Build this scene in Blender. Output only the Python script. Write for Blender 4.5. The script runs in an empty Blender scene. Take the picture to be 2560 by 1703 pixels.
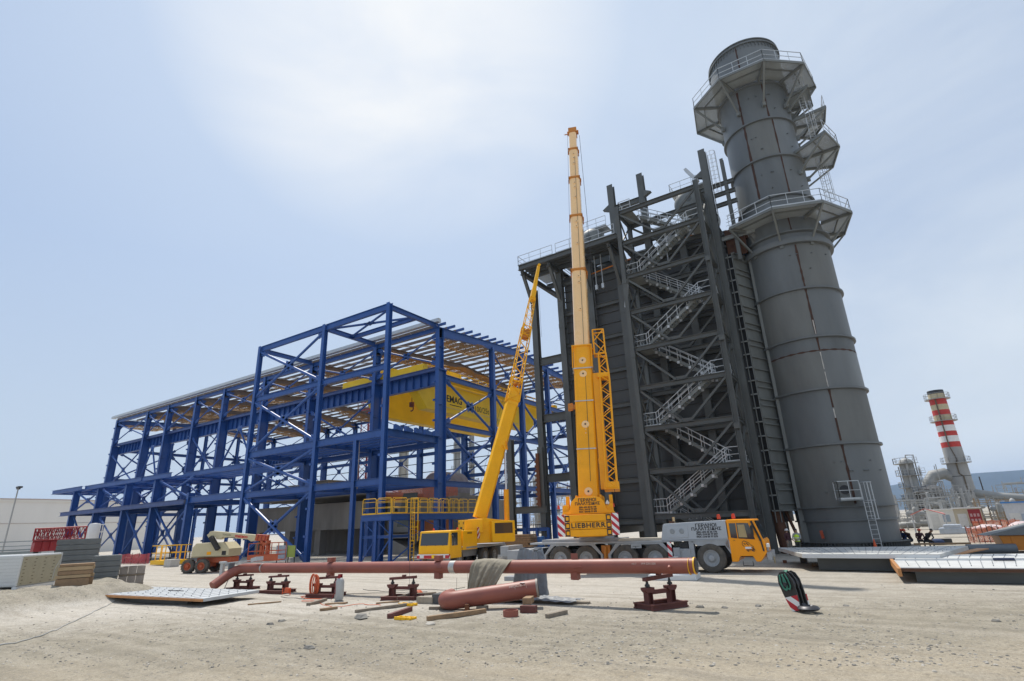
import bpy, bmesh, math, random
from mathutils import Vector, Matrix
random.seed(7)
SC = bpy.context.scene
COL = SC.collection
R = math.radians
# ------------------------------------------------------------------ camera
# world: X runs along the long side of the steel hall, Y away along its gable, ground z = 0 (metres)
FPX, PW, PH = 1342.0, 2560.0, 1703.0
CAMZ = 2.8; HAZE = .0001
def cam_basis():
    pi, ro, ya = R(18.9), R(-2.22), R(-33.0)
    f = Vector((0, math.cos(pi), math.sin(pi))); r = Vector((1, 0, 0)); u = r.cross(f)
    r2 = r*math.cos(ro) + u*math.sin(ro); u2 = u*math.cos(ro) - r*math.sin(ro)
    M = Matrix(((math.cos(ya), math.sin(ya), 0), (-math.sin(ya), math.cos(ya), 0), (0, 0, 1)))
    return M @ r2, M @ u2, M @ f
CR, CU, CF = cam_basis()
cd = bpy.data.cameras.new('camera'); cam = bpy.data.objects.new('camera', cd); COL.objects.link(cam)
cd.lens = 36*FPX/PW; cd.sensor_width = 36; cd.clip_start = .1; cd.clip_end = 30000
mw = Matrix((CR, CU, -CF)).transposed().to_4x4(); mw.translation = (0, 0, CAMZ); cam.matrix_world = mw
SC.camera = cam
def ray(x, y): return CR*(x-PW/2) - CU*(y-PH/2) + CF*FPX
def at(x, y, z=0.0):                       # where the sight line of a photo pixel meets height z
    d = ray(x, y); t = (z-CAMZ)/d.z; p = d*t; return Vector((p.x, p.y, z))
def PJ(p):
    d = Vector(p)-Vector((0, 0, CAMZ)); return PW/2+FPX*d.dot(CR)/d.dot(CF), PH/2-FPX*d.dot(CU)/d.dot(CF)
def onv(x, y, v):                          # ... meets the vertical plane Y = v
    d = ray(x, y); t = v/d.y; return Vector((d.x*t, v, CAMZ+d.z*t))
def far(x, y, dist):                       # ... at a ground distance
    d = ray(x, y); t = dist/math.hypot(d.x, d.y); return Vector((d.x*t, d.y*t, CAMZ+d.z*t))
# ------------------------------------------------------------------ light
SUN_EL = R(63); SUN_D = Vector((-.80, .60, 0)).normalized()
to_sun = Vector((SUN_D.x*math.cos(SUN_EL), SUN_D.y*math.cos(SUN_EL), math.sin(SUN_EL)))
sl = bpy.data.lights.new('sun', 'SUN'); so = bpy.data.objects.new('sun', sl); COL.objects.link(so)
sl.energy = 2.6; sl.angle = R(.8); sl.color = (1, .95, .87)
so.rotation_euler = to_sun.to_track_quat('Z', 'Y').to_euler()
W = bpy.data.worlds.new('World'); SC.world = W; W.use_nodes = True
nt = W.node_tree; nt.nodes.clear()
def wn(t, **k):
    n = nt.nodes.new(t)
    for a, b in k.items(): setattr(n, a, b)
    return n
out = wn('ShaderNodeOutputWorld'); bg = wn('ShaderNodeBackground'); sky = wn('ShaderNodeTexSky')
sky.sky_type = 'NISHITA'; sky.sun_disc = False; sky.sun_elevation = SUN_EL
sky.sun_rotation = math.atan2(SUN_D.x, SUN_D.y); sky.air_density = 1.0; sky.dust_density = .8; sky.ozone_density = 1.0
tc = wn('ShaderNodeTexCoord'); mp = wn('ShaderNodeMapping'); mp.inputs['Scale'].default_value = (1.1, 1.1, 2.6)
mp.inputs['Rotation'].default_value = (.25, .1, .5)
n1 = wn('ShaderNodeTexNoise'); n1.inputs['Scale'].default_value = 1.7; n1.inputs['Detail'].default_value = 9; n1.inputs['Roughness'].default_value = .56; n1.inputs['Distortion'].default_value = .5
cr = wn('ShaderNodeValToRGB'); cr.color_ramp.elements[0].position = .22; cr.color_ramp.elements[1].position = .80
# a high thin veil over the blue, thicker in soft clouds and round the sun
L = nt.links.new
dt = wn('ShaderNodeVectorMath', operation='DOT_PRODUCT'); gl = Vector((-.475, .45, .757)).normalized(); dt.inputs[1].default_value = gl
def glow(a, b, p):
    m = wn('ShaderNodeMapRange'); m.inputs[1].default_value = a; m.inputs[2].default_value = b; q = wn('ShaderNodeMath', operation='POWER'); q.inputs[1].default_value = p
    L(dt.outputs['Value'], m.inputs[0]); L(m.outputs[0], q.inputs[0]); return q.outputs[0]
def wmix(fac, A, B):
    m = wn('ShaderNodeMix', data_type='RGBA'); m.clamp_factor = True
    if isinstance(fac, float): m.inputs['Factor'].default_value = fac
    else: L(fac, m.inputs['Factor'])
    for k, q in (('A', A), ('B', B)):
        if isinstance(q, tuple): m.inputs[k].default_value = (*q, 1)
        else: L(q, m.inputs[k])
    return m.outputs['Result']
def wmath(op, a, b):
    m = wn('ShaderNodeMath', operation=op)
    for i, q in enumerate((a, b)):
        if isinstance(q, float): m.inputs[i].default_value = q
        else: L(q, m.inputs[i])
    return m.outputs[0]
L(tc.outputs['Generated'], mp.inputs['Vector']); L(mp.outputs[0], n1.inputs['Vector']); L(n1.outputs['Fac'], cr.inputs[0]); L(tc.outputs['Generated'], dt.inputs[0])
sx = wn('ShaderNodeSeparateXYZ'); L(tc.outputs['Generated'], sx.inputs[0])
c = wmix(.80, sky.outputs[0], (2.45, 3.08, 4.15))
low = wn('ShaderNodeMapRange'); low.inputs[1].default_value = .0; low.inputs[2].default_value = .42; low.inputs[3].default_value = .75; low.inputs[4].default_value = .0; L(sx.outputs[2], low.inputs[0])
c = wmix(low.outputs[0], c, (3.85, 4.25, 4.50))                                   # hazier towards the horizon
side = wn('ShaderNodeMapRange'); side.inputs[1].default_value = -.55; side.inputs[2].default_value = .10; side.inputs[3].default_value = .04; side.inputs[4].default_value = .72; L(sx.outputs[0], side.inputs[0])
c = wmix(wmath('MULTIPLY', cr.outputs[0], side.outputs[0]), c, (5.0, 5.35, 5.6))   # cloud veil, denser to the right
c = wmix(wmath('MULTIPLY', glow(.66, 1.0, 1.6), .50), c, (4.5, 5.15, 5.9))            # wide soft halo
g1 = wmath('MULTIPLY', glow(.935, .998, 1.0), wmath('ADD', wmath('MULTIPLY', cr.outputs[0], 1.25), .02))
c = wmix(g1, c, (5.7, 5.75, 5.75))
L(c, bg.inputs[0]); L(bg.outputs[0], out.inputs[0]); bg.inputs[1].default_value = .10
SC.view_settings.view_transform = 'Standard'; SC.view_settings.look = 'None'
SC.view_settings.exposure = 0.78; SC.view_settings.gamma = 1; SC.view_settings.use_curve_mapping = False
SC.cycles.max_bounces = 6; SC.cycles.diffuse_bounces = 3; SC.cycles.transparent_max_bounces = 16
# ------------------------------------------------------------------ materials
MATS = {}
def mat(name, col, rough=.6, metal=0.0, dirt=.25, scale=3.0, dirtcol=None, bump=0.0, rust=0.0, rustcol=(.16, .055, .02), spec=.5, coat=0, streak=False, alpha=1.0):
    """painted or bare surface with blotchy wear; rust > 0 adds spots of it"""
    if name in MATS: return MATS[name]
    m = bpy.data.materials.new(name); m.use_nodes = True; t = m.node_tree; b = t.nodes['Principled BSDF']
    N = t.nodes.new; K = t.links.new
    tx = N('ShaderNodeTexCoord'); mpn = N('ShaderNodeMapping'); mpn.inputs['Scale'].default_value = (1, 1, .25) if streak else (1, 1, 1)
    no = N('ShaderNodeTexNoise'); no.inputs['Scale'].default_value = scale; no.inputs['Detail'].default_value = 8; no.inputs['Roughness'].default_value = .62
    K(tx.outputs['Object'], mpn.inputs[0]); K(mpn.outputs[0], no.inputs['Vector'])
    rp = N('ShaderNodeValToRGB'); rp.color_ramp.elements[0].position = .32; rp.color_ramp.elements[1].position = .72
    K(no.outputs['Fac'], rp.inputs[0])
    mi = N('ShaderNodeMix'); mi.data_type = 'RGBA'
    dc = dirtcol or tuple(c*.6 for c in col)
    a = tuple(c*(1-dirt)+d*dirt for c, d in zip(col, dc))
    mi.inputs['A'].default_value = (*a, 1); mi.inputs['B'].default_value = (*[min(1, c*(1+dirt*.35)) for c in col], 1)
    K(rp.outputs[0], mi.inputs['Factor']); last = mi.outputs['Result']
    if rust > 0:
        n2 = N('ShaderNodeTexNoise'); n2.inputs['Scale'].default_value = scale*1.9; n2.inputs['Detail'].default_value = 10; n2.inputs['Roughness'].default_value = .7
        K(tx.outputs['Object'], n2.inputs['Vector'])
        r2 = N('ShaderNodeValToRGB'); r2.color_ramp.elements[0].position = .74-rust*.3; r2.color_ramp.elements[1].position = .80-rust*.25
        K(n2.outputs['Fac'], r2.inputs[0]); m2 = N('ShaderNodeMix'); m2.data_type = 'RGBA'
        K(r2.outputs[0], m2.inputs['Factor']); K(last, m2.inputs['A']); m2.inputs['B'].default_value = (*rustcol, 1); last = m2.outputs['Result']
    K(last, b.inputs['Base Color'])
    rr = N('ShaderNodeMapRange'); rr.inputs[3].default_value = min(1, rough*1.15); rr.inputs[4].default_value = rough*.85
    K(no.outputs['Fac'], rr.inputs[0]); K(rr.outputs[0], b.inputs['Roughness'])
    b.inputs['Metallic'].default_value = metal; b.inputs['Specular IOR Level'].default_value = spec; b.inputs['Coat Weight'].default_value = coat
    if bump:
        bp = N('ShaderNodeBump'); bp.inputs['Strength'].default_value = bump; bp.inputs['Distance'].default_value = .02
        K(no.outputs['Fac'], bp.inputs['Height']); K(bp.outputs[0], b.inputs['Normal'])
    if alpha < 1: b.inputs['Alpha'].default_value = alpha
    MATS[name] = m; return m
def stripes(name, c1, c2, d, period, duty=.5, rough=.5):
    m = bpy.data.materials.new(name); m.use_nodes = True; t = m.node_tree; b = t.nodes['Principled BSDF']; N = t.nodes.new; K = t.links.new
    tx = N('ShaderNodeTexCoord'); dp = N('ShaderNodeVectorMath'); dp.operation = 'DOT_PRODUCT'; dp.inputs[1].default_value = d
    dv = N('ShaderNodeMath'); dv.operation = 'DIVIDE'; dv.inputs[1].default_value = period
    fr = N('ShaderNodeMath'); fr.operation = 'FRACT'; lt = N('ShaderNodeMath'); lt.operation = 'LESS_THAN'; lt.inputs[1].default_value = duty
    mi = N('ShaderNodeMix'); mi.data_type = 'RGBA'; mi.inputs['A'].default_value = (*c2, 1); mi.inputs['B'].default_value = (*c1, 1)
    K(tx.outputs['Object'], dp.inputs[0]); K(dp.outputs['Value'], dv.inputs[0]); K(dv.outputs[0], fr.inputs[0]); K(fr.outputs[0], lt.inputs[0])
    K(lt.outputs[0], mi.inputs['Factor']); K(mi.outputs['Result'], b.inputs['Base Color']); b.inputs['Roughness'].default_value = rough
    return m
def netmat(name, col, cell, hole, rough=.8):
    """woven plastic net: threads with open cells between them"""
    m = bpy.data.materials.new(name); m.use_nodes = True; t = m.node_tree; b = t.nodes['Principled BSDF']; N = t.nodes.new; K = t.links.new
    tx = N('ShaderNodeTexCoord'); no = N('ShaderNodeTexNoise'); no.inputs['Scale'].default_value = cell; no.inputs['Detail'].default_value = 4
    K(tx.outputs['Object'], no.inputs['Vector'])
    gt = N('ShaderNodeMath'); gt.operation = 'GREATER_THAN'; gt.inputs[1].default_value = hole; K(no.outputs['Fac'], gt.inputs[0])
    n2 = N('ShaderNodeTexNoise'); n2.inputs['Scale'].default_value = .35; K(tx.outputs['Object'], n2.inputs['Vector'])
    mi = N('ShaderNodeMix'); mi.data_type = 'RGBA'; mi.inputs['A'].default_value = (*[c*.55 for c in col], 1); mi.inputs['B'].default_value = (*[min(1, c*1.35) for c in col], 1)
    K(n2.outputs['Fac'], mi.inputs['Factor']); K(mi.outputs['Result'], b.inputs['Base Color']); K(gt.outputs[0], b.inputs['Alpha'])
    b.inputs['Roughness'].default_value = rough; b.inputs['Subsurface Weight'].default_value = 0
    return m
BLUE = mat('blue_paint', (.020, .082, .300), .42, dirt=.3, scale=.8, rust=.02)
BLUED = mat('blue_paint_dusty', (.05, .09, .25), .5, dirt=.4, scale=1.2)
YEL = mat('crane_yellow', (.95, .60, .008), .5, dirt=.2, scale=.7)
YELR = mat('rail_yellow', (.92, .52, .01), .5, dirt=.2, scale=3)
ORG = mat('crane_orange', (.93, .40, .006), .42, dirt=.2, scale=1.1, spec=.35)
ORGD = mat('crane_orange_dark', (.55, .19, .012), .45, dirt=.3, scale=2)
CABO = mat('cab_orange', (.95, .34, .005), .4, dirt=.12, scale=1.3, spec=.35)
TRKY = mat('truck_yellow', (.95, .48, .008), .42, dirt=.2, scale=1.2, spec=.35)
CGREY = mat('carrier_grey', (.33, .35, .37), .45, dirt=.3, scale=1.4, dirtcol=(.2, .18, .15))
DGREY = mat('dark_grey_primer', (.092, .098, .095), .58, dirt=.35, scale=.6, rust=.03)
CASE = mat('boiler_casing', (.062, .065, .065), .62, dirt=.4, scale=.5, streak=True, rust=.03)
STK = mat('stack_plate', (.132, .141, .142), .5, dirt=.6, scale=.30, streak=True, dirtcol=(.085, .095, .10), rust=.02)
DUCT = mat('duct_plate', (.165, .175, .168), .6, dirt=.4, scale=.7, streak=True, rust=.03)
RUST = mat('rust', (.15, .055, .022), .8, dirt=.5, scale=4)
RUSTB = mat('rusty_plate', (.095, .042, .022), .8, dirt=.6, scale=2, rust=.2)
GALV = mat('galvanised', (.50, .52, .53), .38, metal=.35, dirt=.25, scale=4)
GRAT = mat('grating_grey', (.30, .32, .315), .6, dirt=.35, scale=2)
REDOX = mat('red_oxide', (.275, .080, .054), .5, dirt=.3, scale=1.6, dirtcol=(.16, .07, .055), rust=.0)
REDST = mat('red_brown_steel', (.13, .042, .034), .7, dirt=.4, scale=5)
BLACK = mat('black_rubber', (.018, .018, .019), .75, dirt=.5, scale=5, dirtcol=(.06, .055, .048))
TYRE = mat('dusty_tyre', (.036, .034, .031), .88, dirt=.8, scale=3, dirtcol=(.15, .13, .105), bump=.2)
DARK = mat('dark_steel', (.035, .036, .038), .6, dirt=.3, scale=4)
GLASS = mat('tinted_glass', (.035, .042, .045), .06, dirt=.1, scale=1, spec=.9)
WHITE = mat('white_paint', (.74, .74, .72), .5, dirt=.12, scale=2)
CONC = mat('concrete', (.30, .285, .26), .85, dirt=.45, scale=.9, streak=True, bump=.1)
CONCD = mat('old_concrete', (.27, .245, .21), .88, dirt=.5, scale=.7, streak=True)
WOOD = mat('timber', (.30, .19, .10), .8, dirt=.5, scale=5, dirtcol=(.15, .11, .08))
WOODG = mat('weathered_timber', (.24, .20, .155), .85, dirt=.5, scale=6)
TARP = mat('khaki_tarpaulin', (.23, .20, .145), .75, dirt=.3, scale=3)
TARPG = mat('grey_tarpaulin', (.20, .215, .23), .55, dirt=.3, scale=3)
PANEL = mat('insulated_panel', (.62, .64, .65), .45, dirt=.18, scale=1.2)
RED = mat('red_paint', (.30, .018, .022), .45, dirt=.25, scale=3)
LIFTO = mat('lift_orange', (.46, .10, .035), .5, dirt=.25, scale=3)
CREAM = mat('lift_cream', (.56, .49, .31), .45, dirt=.15, scale=3)
STRW = stripes('red_white_stripes', (.48, .02, .03), (.78, .78, .76), (.7, .0, .7), .30)
PURL = mat('purlin_brown', (.16, .125, .105), .7, dirt=.3, scale=1.2)
NET = netmat('safety_net_brown', (.30, .17, .06), 9, .44)
NETO = netmat('barrier_net_orange', (.75, .20, .10), 34, .46)
GRATO = netmat('open_grating', (.36, .385, .385), 42, .455)
NETR = netmat('barrier_net_red', (.42, .06, .06), 30, .40)
REFG = mat('refinery_grey', (.31, .31, .295), .6, dirt=.35, scale=.4)
REFS = mat('refinery_steel', (.36, .36, .35), .55, dirt=.35, scale=1)
REFB = mat('refinery_brown', (.30, .22, .14), .7, dirt=.5, scale=.8)
TANKW = mat('tank_white', (.76, .725, .67), .6, dirt=.25, scale=.08, streak=True)
SKIN = mat('skin', (.36, .21, .14), .6, dirt=.1)
# ------------------------------------------------------------------ mesh builder
class MB:
    def __init__(s): s.v = []; s.f = []; s.mi = []; s.cur = 0
    def add(s, vs, fs):
        o = len(s.v); s.v += [Vector(p) for p in vs]; s.f += [tuple(i+o for i in f) for f in fs]; s.mi += [s.cur]*len(fs); return s
    def box(s, c, d, rz=0.0, rx=0.0, ry=0.0):
        M = Matrix.Rotation(rz, 3, 'Z') @ Matrix.Rotation(ry, 3, 'Y') @ Matrix.Rotation(rx, 3, 'X')
        c = Vector(c); x, y, z = d[0]/2, d[1]/2, d[2]/2
        return s.add([c + M @ Vector(p) for p in ((-x,-y,-z),(x,-y,-z),(x,y,-z),(-x,y,-z),(-x,-y,z),(x,-y,z),(x,y,z),(-x,y,z))],
                     [(0,3,2,1),(4,5,6,7),(0,1,5,4),(1,2,6,5),(2,3,7,6),(3,0,4,7)])
    def bx(s, x0, x1, y0, y1, z0, z1): return s.box(((x0+x1)/2, (y0+y1)/2, (z0+z1)/2), (abs(x1-x0), abs(y1-y0), abs(z1-z0)))
    @staticmethod
    def frame(p, q, up):
        d = (q-p).normalized(); up = Vector(up)
        if abs(d.dot(up.normalized())) > .985: up = Vector((0, 1, 0)) if abs(d.y) < .9 else Vector((1, 0, 0))
        sx = d.cross(up).normalized(); u = sx.cross(d).normalized(); return d, sx, u
    def beam(s, p, q, w, h, up=(0, 0, 1), off=(0, 0), w2=None, h2=None):
        p, q = Vector(p), Vector(q); d, sx, u = s.frame(p, q, up); w2 = w2 or w; h2 = h2 or h
        o = sx*off[0] + u*off[1]
        vs = [p+o+sx*a*w/2+u*b*h/2 for a, b in ((-1,-1),(1,-1),(1,1),(-1,1))] + [q+o+sx*a*w2/2+u*b*h2/2 for a, b in ((-1,-1),(1,-1),(1,1),(-1,1))]
        return s.add(vs, [(0,1,2,3),(7,6,5,4),(0,4,5,1),(1,5,6,2),(2,6,7,3),(3,7,4,0)])
    def ib(s, p, q, w, h, up=(0, 0, 1), t=.035, tw=.03):      # rolled I section, depth h along up, flanges w wide
        s.beam(p, q, w, t, up, (0, h/2-t/2)); s.beam(p, q, w, t, up, (0, -h/2+t/2)); return s.beam(p, q, tw, h-2*t, up)
    def tube(s, pts, r, n=8, caps=True, r2=None):
        pts = [Vector(p) for p in pts]; o = len(s.v); m = len(pts); ref = None; rings = []
        for i, p in enumerate(pts):
            if i == 0: d = pts[1]-p
            elif i == m-1: d = p-pts[i-1]
            else: d = (pts[i+1]-p).normalized() + (p-pts[i-1]).normalized()
            d.normalize()
            if ref is None: ref = Vector((0, 0, 1)) if abs(d.z) < .9 else Vector((1, 0, 0))
            a = (ref - d*ref.dot(d)).normalized(); b = d.cross(a); ref = a
            rr = r if r2 is None else r + (r2-r)*i/(m-1)
            if isinstance(r, (list, tuple)): rr = r[i]
            rings.append([p + (a*math.cos(2*math.pi*k/n) + b*math.sin(2*math.pi*k/n))*rr for k in range(n)])
        vs = [p for g in rings for p in g]; fs = []
        for i in range(m-1):
            for k in range(n): fs.append((i*n+k, i*n+(k+1) % n, (i+1)*n+(k+1) % n, (i+1)*n+k))
        if caps: fs.append(tuple(range(n))[::-1]); fs.append(tuple((m-1)*n+k for k in range(n)))
        return s.add(vs, fs)
    def lathe(s, prof, n=32, c=(0, 0, 0), axis='Z', a0=0, a1=2*math.pi, close=False):
        c = Vector(c); full = abs(a1-a0-2*math.pi) < 1e-6; k = n if full else n+1; vs = []
        for i in range(k):
            a = a0+(a1-a0)*i/n; ca, sa = math.cos(a), math.sin(a)
            for r, z in prof:
                vs.append(c + (Vector((r*ca, r*sa, z)) if axis == 'Z' else Vector((r*ca, z, -r*sa)) if axis == 'Y' else Vector((z, r*ca, r*sa))))
        P = len(prof); fs = []
        for i in range(n):
            j = (i+1) % k
            for q in range(P-1): fs.append((i*P+q, j*P+q, j*P+q+1, i*P+q+1))
            if close: fs.append((i*P+P-1, j*P+P-1, j*P, i*P))
        return s.add(vs, fs)
    def prism(s, poly, o, ax, ay, depth):      # polygon in the plane (ax, ay), pushed along ax x ay
        o, ax, ay = Vector(o), Vector(ax), Vector(ay); n = ax.cross(ay).normalized()*depth; k = len(poly)
        vs = [o+ax*a+ay*b for a, b in poly] + [o+ax*a+ay*b+n for a, b in poly]
        return s.add(vs, [tuple(range(k))[::-1], tuple(range(k, 2*k))] + [(i, (i+1) % k, k+(i+1) % k, k+i) for i in range(k)])
    def ball(s, c, r, n=8, sz=(1, 1, 1)):
        c = Vector(c); vs = []; fs = []
        for i in range(n+1):
            t = math.pi*i/n
            for k in range(2*n):
                a = math.pi*k/n; vs.append(c+Vector((r*sz[0]*math.sin(t)*math.cos(a), r*sz[1]*math.sin(t)*math.sin(a), r*sz[2]*math.cos(t))))
        for i in range(n):
            for k in range(2*n): fs.append((i*2*n+k, (i+1)*2*n+k, (i+1)*2*n+(k+1) % (2*n), i*2*n+(k+1) % (2*n)))
        return s.add(vs, fs)
    def sheet(s, P):        # grid of points [row][col]
        nr, nc = len(P), len(P[0])
        return s.add([p for row in P for p in row], [(i*nc+j, i*nc+j+1, (i+1)*nc+j+1, (i+1)*nc+j) for i in range(nr-1) for j in range(nc-1)])
INV = {}
def link(o): COL.objects.link(o); return o
def part(name, mb, m, parent=None, smooth=None, bevel=0.0, label=None, local=False, seg=2):
    """one mesh object; points are world coordinates unless local"""
    if parent is not None and not local:
        root = parent
        while root.parent: root = root.parent
        iv = INV[root.name]; vs = [iv @ p for p in mb.v]
    else: vs = mb.v
    me = bpy.data.meshes.new(name); me.from_pydata(vs, [], mb.f)
    ms = m if isinstance(m, (list, tuple)) else [m]
    for q in ms: me.materials.append(q)
    if len(ms) > 1: me.polygons.foreach_set('material_index', mb.mi)
    if smooth:
        me.polygons.foreach_set('use_smooth', [True]*len(me.polygons)); me.update(); me.set_sharp_from_angle(angle=R(smooth))
    me.validate(); me.update()
    o = link(bpy.data.objects.new(name, me))
    if parent is not None: o.parent = parent
    if bevel:
        b = o.modifiers.new('bevel', 'BEVEL'); b.width = bevel; b.segments = seg; b.limit_method = 'ANGLE'; b.angle_limit = R(50)
    if label: o['label'] = label
    return o
def tag(o, label, cat, group=None):
    o['label'] = label; o['category'] = cat
    if group: o['group'] = group
    return o
def thing(name, label, cat, loc=(0, 0, 0), rz=0.0, group=None, tilt=None):
    o = link(bpy.data.objects.new(name, None)); o.empty_display_size = .3
    M = Matrix.Translation(Vector(loc)) @ Matrix.Rotation(rz, 4, 'Z')
    if tilt is not None: M = M @ tilt
    o.matrix_world = M; INV[o.name] = M.inverted()
    return tag(o, label, cat, group)
def single(name, mb, m, label, cat, loc=None, group=None, **k):
    """a thing that is one mesh, its origin at loc"""
    if loc is not None:
        loc = Vector(loc); mb.v = [p-loc for p in mb.v]
    o = part(name, mb, m, **k)
    if loc is not None: o.location = loc
    return tag(o, label, cat, group)
def struct(name, mb, m, kind='structure', **k):
    o = part(name, mb, m, **k); o['kind'] = kind; return o
def dup(root, loc, rz, label, group=None):
    r = root.copy(); link(r); r.location = loc; r.rotation_euler = (0, 0, rz); r['label'] = label
    if group: r['group'] = group
    def rec(a, b):
        for ch in a.children:
            c = ch.copy(); link(c); c.parent = b; rec(ch, c)
    rec(root, r); INV[r.name] = (Matrix.Translation(Vector(loc)) @ Matrix.Rotation(rz, 4, 'Z')).inverted(); return r
def lettering(body, o, ax, ay, size, m, parent, name='lettering', align='CENTER', depth=.004, xs=1.0, bold=0.0, local=False, spacing=1.0):
    """text as a thin mesh; o is the middle of the line, ax its direction, ay up"""
    cu = bpy.data.curves.new(name, 'FONT'); cu.body = body; cu.size = size; cu.align_x = align; cu.align_y = 'CENTER'; cu.extrude = depth; cu.offset = bold; cu.space_character = spacing; cu.resolution_u = 3
    tmp = bpy.data.objects.new('tmp', cu); link(tmp); bpy.context.view_layer.update()
    me0 = tmp.to_mesh(); vs = [v.co.copy() for v in me0.vertices]; fs = [tuple(p.vertices) for p in me0.polygons]; tmp.to_mesh_clear()
    bpy.data.objects.remove(tmp); bpy.data.curves.remove(cu)
    ax, ay, o = Vector(ax).normalized(), Vector(ay).normalized(), Vector(o); n = ax.cross(ay)
    mb = MB(); mb.add([o+ax*(v.x*xs)+ay*v.y+n*v.z for v in vs], fs)
    return part(name, mb, m, parent, local=local)
def rail_run(mb, pts, h=1.1, step=1.5, r=.022, mid=True, toe=True):
    """guard rail along a polyline"""
    pts = [Vector(p) for p in pts]
    up = Vector((0, 0, 1))
    for a, b in zip(pts, pts[1:]):
        n = max(1, round((b-a).length/step))
        for i in range(n+1): p = a+(b-a)*i/n; mb.beam(p, p+up*h, r*1.8, r*1.8)
        mb.beam(a+up*h, b+up*h, r*2, r*2)
        if mid: mb.beam(a+up*h*.5, b+up*h*.5, r*1.6, r*1.6)
        if toe: mb.beam(a+up*.06, b+up*.06, .012, .12)
    return mb
# ================================================================== ground
def vnoise(x, y, s):
    def h(i, j): return (math.sin(i*127.1+j*311.7+s*74.7)*43758.5453) % 1.0
    i, j = math.floor(x), math.floor(y); fx, fy = x-i, y-j; fx = fx*fx*(3-2*fx); fy = fy*fy*(3-2*fy)
    return (h(i, j)*(1-fx)+h(i+1, j)*fx)*(1-fy)+(h(i, j+1)*(1-fx)+h(i+1, j+1)*fx)*fy-.5
def sstep(a, b, x):
    t = max(0, min(1, (x-a)/(b-a))); return t*t*(3-2*t)
def bank(x, y):
    """low bank of spoil at the left front, ending in a small scarp"""
    t = (x+28.6)/-1.0
    edge = 13.6+.16*(-26-x) if x < -26 else 13.6     # far edge of the bank
    a = sstep(-30.6, -33.2, x)*(1-sstep(edge-.2, edge+1.2, y))
    return .62*a
def gz(x, y):
    near = 1-sstep(32, 60, y)
    z = bank(x, y); z += z*(.42*vnoise(x*.8, y*.8, 11)+.22*vnoise(x*2.1, y*2.1, 12)+.12*vnoise(x*4.5, y*4.5, 13))
    rough = 1-sstep(15.5, 21, y)
    return z + near*((.10*vnoise(x*.35, y*.35, 1))*rough + rough*(.05*vnoise(x*1.3, y*1.3, 2)+.028*vnoise(x*3.7, y*3.7, 3)) + .012*vnoise(x*2, y*2, 4))
def grid(mb, x0, x1, y0, y1, st, f):
    nx, ny = round((x1-x0)/st), round((y1-y0)/st)
    mb.sheet([[Vector((x0+(x1-x0)*i/nx, y0+(y1-y0)*j/ny, f(x0+(x1-x0)*i/nx, y0+(y1-y0)*j/ny))) for i in range(nx+1)] for j in range(ny+1)])
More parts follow.
